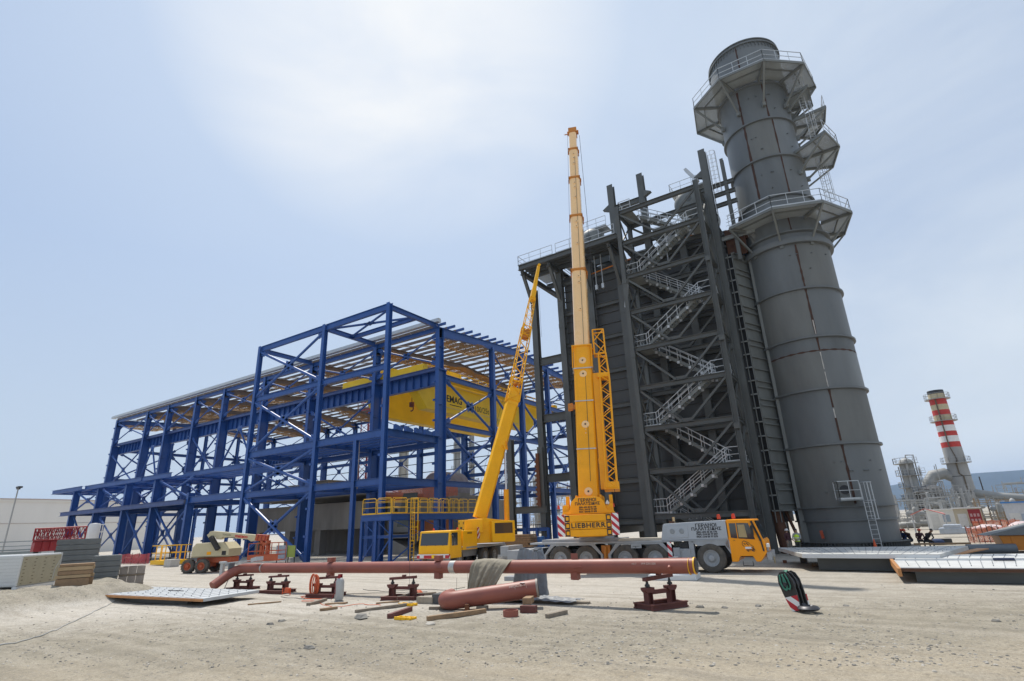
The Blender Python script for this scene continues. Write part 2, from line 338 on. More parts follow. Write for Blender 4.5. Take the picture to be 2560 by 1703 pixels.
def ground_mat():
    m = bpy.data.materials.new('gravel_ground'); m.use_nodes = True; t = m.node_tree; b = t.nodes['Principled BSDF']; N = t.nodes.new; K = t.links.new
    tx = N('ShaderNodeTexCoord')
    def noise(sc, det=6, ro=.6, mpn=None, dist=0):
        n = N('ShaderNodeTexNoise'); n.inputs['Scale'].default_value = sc; n.inputs['Detail'].default_value = det; n.inputs['Roughness'].default_value = ro; n.inputs['Distortion'].default_value = dist
        K((mpn or tx).outputs['Object' if mpn is None else 0], n.inputs['Vector']); return n
    def ramp(src, p0, p1, c0=(0, 0, 0, 1), c1=(1, 1, 1, 1)):
        r = N('ShaderNodeValToRGB'); r.color_ramp.elements[0].position = p0; r.color_ramp.elements[1].position = p1
        r.color_ramp.elements[0].color = c0; r.color_ramp.elements[1].color = c1; K(src, r.inputs[0]); return r.outputs[0]
    def mix(fac, A, B):
        n = N('ShaderNodeMix'); n.data_type = 'RGBA'
        if isinstance(fac, float): n.inputs['Factor'].default_value = fac
        else: K(fac, n.inputs['Factor'])
        for s, q in (('A', A), ('B', B)):
            if isinstance(q, tuple): n.inputs[s].default_value = (*q, 1)
            else: K(q, n.inputs[s])
        return n.outputs['Result']
    def mth(op, a, c, clamp=False):
        n = N('ShaderNodeMath'); n.operation = op; n.use_clamp = clamp
        for i, q in ((0, a), (1, c)):
            if isinstance(q, (int, float)): n.inputs[i].default_value = q
            else: K(q, n.inputs[i])
        return n.outputs[0]
    sep = N('ShaderNodeSeparateXYZ'); K(tx.outputs['Object'], sep.inputs[0]); X, Y = sep.outputs[0], sep.outputs[1]
    big = noise(.22, 5, .6); med = noise(1.6, 8, .65); fine = noise(14, 8, .75); fine2 = noise(55, 4, .7)
    # three zones across the depth: pale trodden track by the camera, grey stony strip, white crushed stone beyond
    dep = mth('ADD', mth('MULTIPLY', Y, .86), mth('MULTIPLY', X, -.50))        # distance straight ahead of the camera
    depn = mth('ADD', dep, mth('MULTIPLY', mth('SUBTRACT', big.outputs['Fac'], .5), 4.0))
    track = mth('SUBTRACT', 1.0, ramp(mth('DIVIDE', depn, 40.0), .30, .37), True)
    white = ramp(mth('DIVIDE', mth('ADD', depn, mth('MULTIPLY', mth('SUBTRACT', med.outputs['Fac'], .5), 3.2)), 40.0), .44, .56)
    zz = N('ShaderNodeMapRange'); zz.inputs[1].default_value = .12; zz.inputs[2].default_value = .38; zz.inputs[3].default_value = 1; zz.inputs[4].default_value = .12; K(sep.outputs[2], zz.inputs[0]); white = mth('MULTIPLY', white, zz.outputs[0])
    stony = mix(ramp(med.outputs['Fac'], .3, .7), (.295, .262, .198), (.50, .45, .355))
    tan = mix(ramp(med.outputs['Fac'], .3, .7), (.50, .42, .305), (.60, .515, .39))
    wht = mix(ramp(med.outputs['Fac'], .25, .7), (.56, .51, .44), (.77, .72, .64))
    leftw = mth('MULTIPLY', white, ramp(mth('DIVIDE', mth('ADD', X, 60), 60.0), .80, .95, (1, 1, 1, 1), (.62, .62, .62, 1)))
    c = mix(leftw, stony, wht); c = mix(mth('MULTIPLY', track, .8), c, tan)
    # wheel tracks drawn out across the view
    mp1 = N('ShaderNodeMapping'); mp1.inputs['Rotation'].default_value = (0, 0, R(-31)); mp1.inputs['Scale'].default_value = (.05, .75, 1)
    K(tx.outputs['Object'], mp1.inputs[0]); st = noise(2.2, 5, .55, mp1)
    c = mix(mth('MULTIPLY', ramp(st.outputs['Fac'], .46, .66), .45), c, (.58, .52, .43))
    mp2 = N('ShaderNodeMapping'); mp2.inputs['Rotation'].default_value = (0, 0, R(-12)); mp2.inputs['Scale'].default_value = (.04, .9, 1)
    K(tx.outputs['Object'], mp2.inputs[0]); st2 = noise(1.7, 4, .5, mp2)
    c = mix(mth('MULTIPLY', ramp(st2.outputs['Fac'], .50, .66), .42), c, (.27, .24, .19))
    # stones: cells of two sizes, each its own tone
    def stones(sc, thr, c, amt):
        v = N('ShaderNodeTexVoronoi'); v.inputs['Scale'].default_value = sc; v.inputs['Randomness'].default_value = 1; K(tx.outputs['Object'], v.inputs['Vector'])
        hs = N('ShaderNodeSeparateColor'); K(v.outputs['Color'], hs.inputs[0])
        on = mth('MULTIPLY', mth('GREATER_THAN', hs.outputs[0], thr), mth('LESS_THAN', v.outputs['Distance'], .34))
        tone = mix(ramp(hs.outputs[1], .25, .8), (.13, .125, .115), (.50, .47, .42))
        amtn = mth('MULTIPLY', on, amt); return mix(amtn, c, tone), mth('MULTIPLY', amtn, mth('SUBTRACT', .5, v.outputs['Distance']))
    keep = mth('SUBTRACT', 1.0, mth('MULTIPLY', white, .65)); keep = mth('MULTIPLY', keep, mth('SUBTRACT', 1.0, mth('MULTIPLY', track, .55)))
    patch = mth('MULTIPLY', keep, ramp(big.outputs['Fac'], .34, .60, (.25, .25, .25, 1)))
    c, h1 = stones(7.5, .66, c, mth('MULTIPLY', patch, .85)); c, h2 = stones(17, .55, c, mth('MULTIPLY', patch, .75)); c, h3 = stones(38, .5, c, mth('MULTIPLY', keep, .45))
    c, h4 = stones(80, .5, c, mth('MULTIPLY', keep, .55))
    c = mix(.55, c, mix(ramp(fine.outputs['Fac'], .32, .68), tuple([.13, .115, .09]), c))
    c = mix(.35, c, mix(ramp(fine2.outputs['Fac'], .35, .65), tuple([.10, .09, .07]), c))
    K(c, b.inputs['Base Color']); b.inputs['Roughness'].default_value = .95; b.inputs['Specular IOR Level'].default_value = .15
    hsum = mth('ADD', mth('ADD', mth('MULTIPLY', h1, 2.0), h2), mth('ADD', mth('MULTIPLY', fine.outputs['Fac'], .5), mth('MULTIPLY', fine2.outputs['Fac'], .18)))
    bp = N('ShaderNodeBump'); bp.inputs['Strength'].default_value = 1.0; bp.inputs['Distance'].default_value = .05; K(hsum, bp.inputs['Height']); K(bp.outputs[0], b.inputs['Normal'])
    return m
GRD = ground_mat()
mb = MB()
grid(mb, -60, 12, 3, 33, .2, gz)
def gfar(x, y): return gz(x, y) if 3 <= y <= 33 and -60 <= x <= 12 else 0
g0 = MB()
# outer ground: rings of big quads round the fine patch, out to the horizon
xs = [-9000, -1500, -400, -150, -60]; X2 = [12, 40, 150, 1500, 9000]
ys = [-60, -10, 3]; Y2 = [33, 60, 120, 400, 1500, 9000]
def quads(mb, XS, YS):
    for a, b in zip(XS, XS[1:]):
        for c, d in zip(YS, YS[1:]): mb.add([(a, c, -.012), (b, c, -.012), (b, d, -.012), (a, d, -.012)], [(0, 1, 2, 3)])
quads(mb, xs, ys+Y2); quads(mb, X2, ys+Y2); quads(mb, [-60, 12], ys); quads(mb, [-60, 12], Y2)
gr = struct('ground', mb, GRD, smooth=60)
# loose pebbles, too many to count
mb = MB(); rs = random.Random(3)
def stone(mb, c, r, rs):
    k = 6; vs = []; c = Vector(c); sq = rs.uniform(.45, .8); a0 = rs.uniform(0, 6)
    for lay, (rr, zz) in enumerate(((.75, -.3), (1, .15), (.62, .75))):
        for i in range(k):
            a = a0+2*math.pi*i/k; q = r*rr*rs.uniform(.75, 1.2); vs.append(c+Vector((q*math.cos(a)*1.15, q*math.sin(a), r*zz*sq*rs.uniform(.8, 1.2))))
    fs = [tuple(range(2*k, 3*k))] + [(l*k+i, l*k+(i+1) % k, (l+1)*k+(i+1) % k, (l+1)*k+i) for l in range(2) for i in range(k)]
    mb.add(vs, fs)
for i in range(9000):
    u = rs.random(); px = rs.uniform(-40, 2600); py = 1500+170*u**.9 if rs.random() < .85 else rs.uniform(1450, 1700)
    p = at(px, py); p.z = gz(p.x, p.y)
    if vnoise(p.x*.5, p.y*.5, 9) < -.12 and rs.random() < .8: continue
    mb.cur = 0 if rs.random() < .5 else (1 if rs.random() < .75 else 2)
    stone(mb, p, min(.06, .006+.034*rs.random()**5), rs)
STN = [mat('stone_grey', (.20, .19, .17), .9, dirt=.4, scale=6), mat('stone_pale', (.42, .39, .34), .9, dirt=.3, scale=6), mat('stone_dark', (.16, .152, .135), .9, dirt=.3, scale=6)]
struct('gravel', mb, STN, kind='stuff')
# single rocks
for i, (px, py, r, mi, lab) in enumerate([(774, 1622, .14, 0, 'lone grey rock in the middle of the foreground gravel'), (675, 1562, .13, 2, 'dark rock below the flat grey panel in the foreground'),
      (903, 1545, .24, 0, 'largest pale blue grey boulder beside the timber strips'), (1076, 1557, .17, 1, 'pale rock by the end of the long squared timber'),
      (703, 1553, .13, 0, 'flat grey rock with splintered edge in the left foreground'), (765, 1550, .10, 1, 'small rock between two others in the left foreground'),
      (1751, 1519, .12, 2, 'dark stone just right of the right hand pipe stand'), (1812, 1520, .10, 2, 'small dark stone halfway from pipe stand to hook block'),
      (1895, 1517, .11, 0, 'grey stone left of the striped hook block'), (2115, 1515, .10, 0, 'grey stone right of the striped hook block'),
      (2490, 1554, .10, 2, 'blue dark stone near the right edge of the picture')]):
    b_ = MB(); p = at(px, py); p.z = gz(p.x, p.y); stone(b_, p, r, random.Random(i+40)); single('rock', b_, STN[mi], lab, 'rock', loc=p, group='rocks lying on the gravel')
# ------------------------------------------------------------------ hills across the water
mb = MB(); prof = []
for i in range(120):
    a = R(-30+i*.75); d = 5200
    b = -30+i*.75; h = 178*sstep(-9, 0, b)+50*sstep(0, 4, b) + 10*vnoise(i*.12, 0, 5)+4*vnoise(i*.6, 0, 6)
    prof.append((a, d, max(1, h)))
rows = []
for k, (f, dd) in enumerate(((0, -900), (.35, -500), (.75, -180), (1, 0), (.9, 400), (0, 1800))):
    rows.append([Vector((math.sin(a)*(d+dd), math.cos(a)*(d+dd), h*f-(2 if f == 0 else 0)+(vnoise(i*.4, k*2., 8)*h*.08 if 0 < f < 1 else 0))) for i, (a, d, h) in enumerate(prof)])
mb.sheet(rows)
struct('hills', mb, mat('hill_scrub', (.055, .065, .05), .95, dirt=.4, scale=.004), smooth=80)
# ================================================================== turbine hall of blue steel
U = [-122.0, -109.5, -101.8, -92.5, -84.0, -73.2, -62.2, -49.6, -39.2]      # frame lines along the hall
VF, VN, VB = 36.9, 44.5, 79.0                                              # bay front, near columns, far columns
EV = 25.0
H = thing('steel_hall', 'long open blue steel frame of an unfinished turbine hall with a taller front bay', 'steel frame', (-80, 44.5, 0))
def hp(name, mb, m=BLUE, **k): return part(name, mb, m, H, **k)
def xbrace(a, b, c, d, r=.13, n=8, plate=.55, nrm=(0, 1, 0)):
    """two crossing tubes a-c and b-d with a gusset where they meet"""
    a, b, c, d = map(Vector, (a, b, c, d)); mb = MB(); ctr = (a+b+c+d)/4; nv = Vector(nrm)
    mb.tube([a, c], r, n); mb.tube([b+nv*.02, d+nv*.02], r*.9, n)
    for p, q in ((a, c), (b, d), (c, a), (d, b)):
        e = (q-p).normalized(); mb.beam(p-e*.1, p+e*.9, .04, plate*.9, nv.cross(e)); 
    e = (c-a).normalized(); f = (d-b).normalized(); mb.beam(ctr-e*plate, ctr+e*plate, .05, plate*1.1, nv.cross(e)); mb.beam(ctr-f*plate, ctr+f*plate, .05, plate*1.1, nv.cross(f))
    return mb
# columns: deep I sections with the web across the hall
def hallcol(u, v, ztop, dep, sgn, w=.55, zc=19.9):
    mb = MB(); vc = v+sgn*dep/2
    mb.ib((u, vc, -.2), (u, vc, zc), w, dep, (0, 1, 0), .05, .05)
    mb.ib((u, v+sgn*.42, zc), (u, v+sgn*.42, ztop), w, .84, (0, 1, 0), .05, .05)
    mb.beam((u, vc, zc-.1), (u, vc, zc), w+.1, dep+.1, (0, 1, 0))
    for z in (2.2, 4.7, 9.3, 11.7, 14, 16.3, 18.4, 21.3, 23.4): mb.box((u-w/2-.12, v-sgn*.02, z), (.26, .18, .22)); 
    for z in (3.2, 7.3, 12, 15.8, 22.6): mb.bx(u-.02-w/2+.05, u+w/2-.05, min(v+sgn*.05, v+sgn*.79), max(v+sgn*.05, v+sgn*.79), z-.02, z+.02)
    mb.prism([(0, 0), (.9, 0), (0, -1.5)], (u+.03, v+sgn*.84, ztop-.4), (0, sgn, 0), (0, 0, 1), .06)
    return mb
for u in U:
    hp('column', hallcol(u, VN, EV, 1.3, 1)); hp('column', hallcol(u, VB, EV, 1.3, -1))
for v in (55.3, 62.2, 69.6):
    for u in (U[-1], U[0]):
        mb = MB(); mb.ib((u, v, -.2), (u, v, 24.6+.05*(v-44.5) if v < 63 else 25.2), .45, .7, (1, 0, 0), .04, .04)
        for z in (2.2, 4.7, 9.3, 11.7, 16.3, 21.3, 22.8): mb.box((u, v+.3, z), (.3, .26, .2))
        hp('gable_column', mb)
# crane rail girders with stiffeners, both sides
for v in (VN+1.35, VB-1.35):
    mb = MB(); mb.ib((U[0], v, 19.2), (U[-1], v, 19.2), .6, 1.7, (0, 0, 1), .06, .05)
    for i in range(1, 69): x = U[0]+(U[-1]-U[0])*i/69; mb.box((x, v, 19.2), (.04, .56, 1.6))
    mb.beam((U[0], v, 20.1), (U[-1], v, 20.1), .09, .12)
    hp('crane_girder', mb)
    mb = MB(); mb.ib((U[0], v+(-.75 if v < 60 else .75), 20.1), (U[-1], v+(-.75 if v < 60 else .75), 20.1), .3, .45); hp('girder_walkway', mb, BLUED)
# eaves beams, other longitudinal beams, X bracing in the long walls
for v, sg in ((VN, 1), (VB, -1)):
    mb = MB(); mb.ib((U[0], v+sg*.2, 24.7), (U[-1], v+sg*.2, 24.7), .3, .5); hp('eaves_beam', mb)
    for i in range(8):
        a, b = U[i]+.25, U[i+1]-.25; q = v+sg*.3
        hp('cross_brace', xbrace((a, q, 24.2), (a, q, 20.6), (b, q, 20.6), (b, q, 24.2), .11))
        if i in (0, 3, 6) or (v == VB and i != 5):
            hp('cross_brace', xbrace((a, q, 18.1), (a, q, 11.8), (b, q, 11.8), (b, q, 18.1), .13))
        if i in (0, 1, 3, 5) or (v == VB and i != 2): hp('cross_brace', xbrace((a, q, 11), (a, q, 7.6), (b, q, 7.6), (b, q, 11), .13))
        if v == VN and i in (0, 2): hp('cross_brace', xbrace((a, q, 6.8), (a, q, .3), (b, q, .3), (b, q, 6.8), .14))
        if v == VN and i in (1, 4): # inverted V
            c = (a+b)/2; mb = MB(); mb.tube([(a, q, 11.4), (c, q, 18.0)], .14); mb.tube([(b, q, 11.4), (c, q, 18.0)], .14); mb.box((c, q, 18), (1.2, .05, .8)); hp('chevron_brace', mb)
    for z in ((7.2, 11.4) if v == VN else (7.2, 11.4, 16.2)):
        mb = MB(); mb.ib((U[0], v+sg*.3, z), (U[-1], v+sg*.3, z), .35, .6); hp('wall_beam', mb)
for z in (2.6, 4.7, 9.4, 12.9, 14.6, 17.3, 21.0, 22.4):
    mb = MB(); mb.beam((U[0], VB+.12, z), (U[-1], VB+.12, z), .10, .13); hp('wall_rail', mb, DARK)
# gables
for u in (U[-1], U[0]):
    vs_ = [VN+1.3, 55.3, 62.2, 69.6, VB-1.3]
    for z, hh in ((19.15, .55), (13.6, .5), (7.25, .6)):
        mb = MB(); mb.ib((u, VN+1.2, z), (u, VB-1.2, z), .4, hh); hp('gable_beam', mb)
    for i in range(4):
        a, b = vs_[i]+.2, vs_[i+1]-.2
        zt = 23.6 if i in (0, 3) else 24.4
        if i > 0: hp('cross_brace', xbrace((u, a, zt), (u, a, 19.5), (u, b, 19.5), (u, b, zt), .10, nrm=(1, 0, 0)))
        hp('cross_brace', xbrace((u, a, 18.8), (u, a, 13.9), (u, b, 13.9), (u, b, 18.8), .15, nrm=(1, 0, 0), plate=.7))
        hp('cross_brace', xbrace((u, a, 13.2), (u, a, 7.6), (u, b, 7.6), (u, b, 13.2), .17, nrm=(1, 0, 0), plate=.7))
# rafters and purlins
def roofz(v): return 25.05+1.35*(1-abs(v-61.75)/17.25)
for i, u in enumerate(U):
    mb = MB()
    for a, b, ha, hb in ((VN+.1, 48.5, 1.35, 1.0), (48.5, 61.75, 1.0, 1.0), (61.75, 75, 1.0, 1.0), (75, VB-.1, 1.0, 1.35)):
        for t, wd in ((0, .36), (1, .36)):
            pa, pb = Vector((u, a, roofz(a)-(ha if t else .04)-.1)), Vector((u, b, roofz(b)-(hb if t else .04)-.1)); mb.beam(pa, pb, wd, .05)
        pa, pb = Vector((u, a, roofz(a)-ha/2-.1)), Vector((u, b, roofz(b)-hb/2-.1)); mb.beam(pa, pb, .05, ha-.05, h2=hb-.05)
    hp('rafter', mb, BLUE if i in (0, 8) else PURL)
npur = 21
for i in range(npur):
    v = VN+.3+(VB-VN-.6)*i/(npur-1); z = roofz(v)+.16
    mb = MB(); mb.beam((U[0]-.5, v, z), (U[-1]-.15, v, z), .16, .34); mb.beam((U[0]-.5, v+.1, z+.16), (U[-1]-.15, v+.1, z+.16), .22, .03)
    pz = hp('purlin', mb, PURL); s2 = MB(); s2.beam((U[-1]-.145, v, z), (U[-1]+1.0, v, z), .16, .30); part('purlin_end', s2, BLUE, pz)
mb = MB()
for i in range(8):
    for a, b in ((VN+1, 56), (56, 67.5), (67.5, VB-1)):
        for p, q in ((U[i], U[i+1]), (U[i+1], U[i])): mb.tube([(p, a, roofz(a)-.25), (q, b, roofz(b)-.25)], .06, 5)
hp('roof_brace', mb, PURL)
mb = MB(); mb.beam((U[0]-.8, VN-.45, 25.42), (U[-1]+.7, VN-.45, 25.42), .55, .34); mb.beam((U[0]-.8, VN-.45, 25.66), (U[-1]+.7, VN-.45, 25.66), .42, .10)
for i in range(40): x = U[0]+(U[-1]-U[0])*i/39; mb.tube([(x, VN-.3, 25.2), (x+.05, VN+.1, 24.9)], .02, 4)
hp('gutter', mb, GALV)
# safety nets hung from the rafters
for i, u in enumerate(U):
    rn = random.Random(i); rows = []
    for j in range(33):
        v = VN+1.4+(VB-VN-2.8)*j/32; s = abs(math.sin(math.pi*j/32*3)); row = []
        for k in range(7):
            w = (k-3)/3*(1.35+.5*math.sin(j*.9+i)); dz = -.95-.8*s*(1-(abs(k-3)/3)**2)-.35*rn.random()
            row.append(Vector((u+w-(.9 if i == 8 else 0)*1.6, v, roofz(v)+dz)))
        rows.append(row)
    mb = MB(); mb.sheet(rows); hp('safety_net', mb, NET, smooth=60)
# ---- taller front bay and its floors
for i, u in enumerate((-62.2, -49.6, -39.2)):
    mb = MB(); mb.ib((u, VF, -.2), (u, VF, 25.45), .46, .5, (0, 1, 0), .045, .04)
    for z in (2.4, 5.1, 9.6, 14.4): mb.box((u-.33, VF-.2, z), (.3, .2, .22))
    hp('bay_column', mb)
    mb = MB(); mb.ib((u, VF+.25, 25.0), (u, VN, 25.0), .32, .55); hp('bay_cross_beam', mb)
    for z in (11.8, 7.2):
        mb = MB(); mb.ib((u, VF+.25, z), (u, VN, z), .35, .75); hp('bay_cross_beam', mb)
for a, b in ((-62.2, -49.6), (-49.6, -39.2)):
    for z, hh in ((25.05, .7), (18.5, .6), (11.75, .75), (7.15, .65)):
        mb = MB(); mb.ib((a+.23, VF, z), (b-.23, VF, z), .32, hh); hp('bay_beam', mb)
for z0, z1 in ((24.6, 18.9), (18.1, 12.2), (11.3, 7.6), (6.8, .25)):
    hp('bay_cross_brace', xbrace((-61.95, VF, z0), (-61.95, VF, z1), (-49.85, VF, z1), (-49.85, VF, z0), .17, 10, .8))
mb = MB(); mb.ib((-49.6, 40.9, 24.95), (-39.2, 40.9, 24.95), .3, .5); hp('bay_beam', mb)
hp('bay_cross_brace', xbrace((-49.4, 37.2, 24.95), (-49.4, 40.6, 24.95), (-39.4, 40.6, 24.95), (-39.4, 37.2, 24.95), .14, 8, .6, (0, 0, 1)))
for u in (-43.2,):
    mb = MB(); mb.ib((u, VF, -.2), (u, VF, 11.4), .42, .4, (0, 1, 0)); hp('bay_column', mb)
for j, v in enumerate((38.2, 39.6, 41.0, 42.4, 43.8)):
    mb = MB(); mb.ib((-62, v, 11.95), (-39.3, v, 11.95), .26, .38); hp('floor_joist', mb)
    if j % 2 == 0: mb = MB(); mb.ib((-62, v, 7.25), (-39.3, v, 7.25), .26, .38); hp('floor_joist', mb)
mb = MB()
for k in range(5): mb.prism([(0, 0), (1.0, 0), (1.0, .32), (0, .55)], (-39.05, VF+1+k*1.45, 12.1), (0, 1, 0), (0, 0, 1), .35)
hp('edge_plate', mb)
# left hand lean-to with two decks
for u in (-111.5, -102.3, -92.7, -84.0, -74.5):
    mb = MB(); mb.ib((u, VF+.2, -.2), (u, VF+.2, 10.5 if u < -76 else 8.2), .5, .9, (0, 1, 0), .05, .045)
    for z in (2.3, 5.0, 9.2): mb.box((u-.45, VF-.1, z), (.5, .2, .2))
    hp('lean_to_column', mb)
    mb = MB(); mb.ib((u, VF-.2, 7.05), (u, VN, 7.05), .35, .6); hp('lean_to_beam', mb)
    if u < -76: mb = MB(); mb.ib((u, VF-.2, 10.75), (u, VN, 10.75), .35, .6); hp('lean_to_beam', mb)
mb = MB(); mb.ib((-114.5, VF-.5, 7.1), (-74.7, VF-.5, 7.1), .4, .62); mb.bx(-114.5, -74.9, VF-.4, VN, 7.34, 7.44); hp('lower_deck', mb, BLUED)
mb = MB(); mb.ib((-74.3, VF, 7.3), (-62.4, VF, 7.3), .35, .8); hp('lean_to_beam', mb)
for (a, b, q) in ((-117.5, -105.5, 35.6), (-105.5, -95.5, 36.0), (-95.5, -86.6, 36.0), (-86.6, -78.4, 36.1), (-78.4, -62.4, 37.6)):
    mb = MB(); mb.ib((a, q, 10.75), (b, q, 10.75), .35, .62); mb.ib((a, q, 10.75), (a, VN, 10.75), .3, .6)
    for k in range(1, 5): mb.beam((a, q+k*(VN-q)/5, 10.7), (b, q+k*(VN-q)/5, 10.7), .18, .3)
    hp('upper_deck', mb)
for (a, b) in ((-111.5, -102.3), (-102.3, -92.7), (-84, -74.5)):
    hp('cross_brace', xbrace((a+.3, VF+.3, 10.3), (a+.3, VF+.3, 7.6), (b-.3, VF+.3, 7.6), (b-.3, VF+.3, 10.3), .14))
for (a, b) in ((-111.5, -102.3), (-92.7, -84), (-84, -74.5)):
    hp('cross_brace', xbrace((a+.3, VF+.3, 6.7), (a+.3, VF+.3, .2), (b-.3, VF+.3, .2), (b-.3, VF+.3, 6.7), .14))
mb = MB(); mb.bx(-76, -53, 47, 71, 7.0, 7.3); hp('floor_slab', mb, CONCD)
# ------------------------------------------------------------------ overhead crane inside the hall
K_ = thing('overhead_crane', 'yellow twin girder overhead crane on the blue hall rails, lettering on its web', 'overhead crane', (-48, 61, 20))
def girder(u0, u1, z0, z1):
    mb = MB(); mb.prism([(46.2, 20.3), (46.2, 19.0), (48.4, z0), (72.5, z0), (77.2, 19.2), (77.2, 20.3), (77.2, z1), (46.2, z1)], (u0, 0, 0), (0, 1, 0), (0, 0, 1), u1-u0); return mb
part('girder', girder(-45.6, -44.2, 16.6, 20.9), YEL, K_, bevel=.03); g2 = part('girder', girder(-53.2, -51.8, 16.6, 20.9), YEL, K_, bevel=.03)
mb = MB()
for u in (-44.17, -53.24):
    for z in (17.3, 20.2): mb.beam((u, 50.5, z), (u, 71, z), .05, .16)
part('web_stiffener', mb, mat('pale_yellow', (.78, .55, .12), .5), K_)
for v in (VN+1.35, VB-1.35):
    mb = MB(); mb.bx(-56.5, -42.2, v-.4, v+.4, 20.35, 21.3); 
    for u in (-55.6, -53.6, -45, -43): mb.lathe([(0, -.12), (.42, -.12), (.42, .12), (0, .12)], 16, (u, v, 20.55), 'Y')
    part('end_carriage', mb, YEL, K_, bevel=.03)
mb = MB(); mb.bx(-43.9, -42.5, 46.5, 77, 20.35, 20.45); rail_run(mb, [(-42.5, 46.5, 20.45), (-42.5, 77, 20.45)], 1.0, 2.0, .03, toe=False); part('crane_walkway', mb, YEL, K_)
mb = MB(); mb.bx(-52, -45, 54, 58, 21.1, 22.1); mb.bx(-51, -46, 54.6, 57.4, 22.1, 23.0); part('trolley', mb, YEL, K_, bevel=.04)
mb = MB(); mb.prism([(0, 0), (3.2, 0), (3.2, .35), (.7, 1.3), (0, .7)], (-50.5, 46.3, 21.3), (1, 0, 0), (0, 0, 1), -1.3); part('drive_hood', mb, YEL, K_)
for v in (56.2, 50.2):
    mb = MB(); mb.tube([(-48.5, v, 21.0), (-48.5, v, 18.2)], .04, 5); mb.box((-48.5, v, 18.0), (.5, .4, .6))
    mb.tube([Vector((-48.5+.3*math.sin(t)*1.0, v, 17.45+.3*math.cos(t))) for t in [x*.45-.4 for x in range(10)]], .08, 6); part('hook_block', mb, REDST, K_)
lettering('DEMAG', (-44.185, 53.2, 18.45), (0, 1, 0), (0, 0, 1), 1.2, BLACK, K_, bold=.03)
mb = MB(); mb.box((-44.18, 53.9, 17.75), (.012, 2.4, .09)); part('underline', mb, BLACK, K_)
lettering('100/25t', (-44.185, 59.6, 18.0), (0, 1, 0), (0, 0, 1), 1.1, BLACK, K_)
# ================================================================== boiler house (heat recovery boiler) of dark grey steel
BZ = [2.95, 6.4, 9.8, 13.25, 16.7, 20.15, 23.6, 27.05, 30.3]
UC = [-7.7, -10.75, -13.95, -17.2, -20.5, -23.95]
VC, VR = 46.7, 54.0
BO = thing('boiler_house', 'tall dark grey boiler casing with external columns, drums on top and high platforms', 'boiler', (-15.5, 50.3, 0))
def bp_(name, mb, m=DGREY, **k): return part(name, mb, m, BO, **k)
for i, u in enumerate(UC):
    zt = 36.2 if i in (0, 2, 3) else 28.6
    for v in (VC, VR):
        mb = MB(); mb.ib((u, v, -.2), (u, v, zt if v == VC else min(zt, 30)), .62, .62, (0, 1, 0), .06, .05)
        for z in (8.4, 15.5, 22): mb.box((u, v, z), (.66, .66, .5))
        if v == VC and zt > 30: mb.prism([(0, 0), (.75, .35), (0, .8)], (u+(.3 if i == 2 else -.3), v-.2, 33.2), ((1 if i == 2 else -1), 0, 0), (0, 0, 1), .4)
        bp_('column', mb)
for u in (-27.2,):
    for v in (VC, VR):
        mb = MB(); mb.ib((u, v, -.2), (u, v, 27.0), .62, .62, (0, 1, 0), .06, .05); bp_('column', mb)
        for z in (18.7, 12.75, 6.9): mb = MB(); mb.ib((u+.3, v, z), (-24.2, v, z), .4, .75); bp_('tie_beam', mb)
# casing walls, ribbed
mb = MB(); mb.bx(-23.7, -7.3, 47.2, 53.4, 2.3, 27.6)
cas = bp_('casing', mb, CASE)
mb = MB()
z = 3.0; k = 0
while z < 27.4:
    mb.bx(-23.9, -7.15, 47.08, 47.2, z-.045, z+.045); mb.bx(-7.3, -7.12, 47.2, 53.4, z-.04, z+.04); z += 1.145
part('casing_ribs', mb, CASE, cas)
for z in BZ[:-1]:
    mb = MB(); mb.ib((-23.9, 46.95, z-.3), (-7.4, 46.95, z-.3), .3, .42); bp_('casing_girt', mb)
mb = MB(); mb.lathe([(0, -.12), (.62, -.12), (.66, 0), (.5, .14), (0, .2)], 24, (-13.3, 46.9, 2.55), 'Y'); bp_('access_hatch', mb, mat('hatch_grey', (.33, .34, .33), .5))
# casing underside and its supports
for u in UC:
    mb = MB(); mb.beam((u, 47, 2.0), (u, 53.6, 2.0), .5, .6); bp_('bottom_beam', mb)
# top steel
for v in (44.2, 46.7, 50.3, 54):
    a = -27.5 if v < 51 else -24
    mb = MB(); mb.ib((a, v, 28.75), (-7.3 if v > 45 else -16.2, v, 28.75), .35, .55); bp_('top_beam', mb)
for u in UC + [-27.2]:
    mb = MB(); mb.ib((u, 44.2 if u < -16 else 46.7, 28.2), (u, 54, 28.2), .35, .5); bp_('top_beam', mb)
    if u < -16:
        mb = MB(); mb.beam((u, 44.4, 28.4), (u, 46.6, 24.6), .3, .3); bp_('bracket_strut', mb)
for z in (33.4,):
    mb = MB(); mb.ib((-17.2, VC, z), (-14.2, VC, z), .35, .55); bp_('top_beam', mb)
mb = MB()
for (a, b, c, d) in ((-27.4, -20.6, 44.3, 46.4), (-27.4, -24.2, 46.8, 50), (-20.3, -16.3, 44.3, 46.4), (-23.7, -20.7, 47, 53.8), (-17, -14.2, 49, 53.8), (-13.6, -8, 47, 49.2), (-20.2, -17.5, 51, 53.8), (-11, -8, 51, 54)):
    mb.bx(a, b, c, d, 29.03, 29.07)
bp_('platform_grating', mb, GRATO)
mb = MB()
for k in range(1, 4): mb.beam((-27.4, 44.2+k*.62, 28.85), (-16.3, 44.2+k*.62, 28.85), .1, .3)
bp_('platform_joists', mb)
mb = MB(); rail_run(mb, [(-27.5, 46.6, 29.07), (-27.5, 44.15, 29.07), (-23.3, 44.15, 29.07)]); rail_run(mb, [(-22.9, 44.15, 29.07), (-16.4, 44.15, 29.07)]); rail_run(mb, [(-24, 46.6, 29.07), (-24, 54, 29.07), (-8, 54, 29.07)])
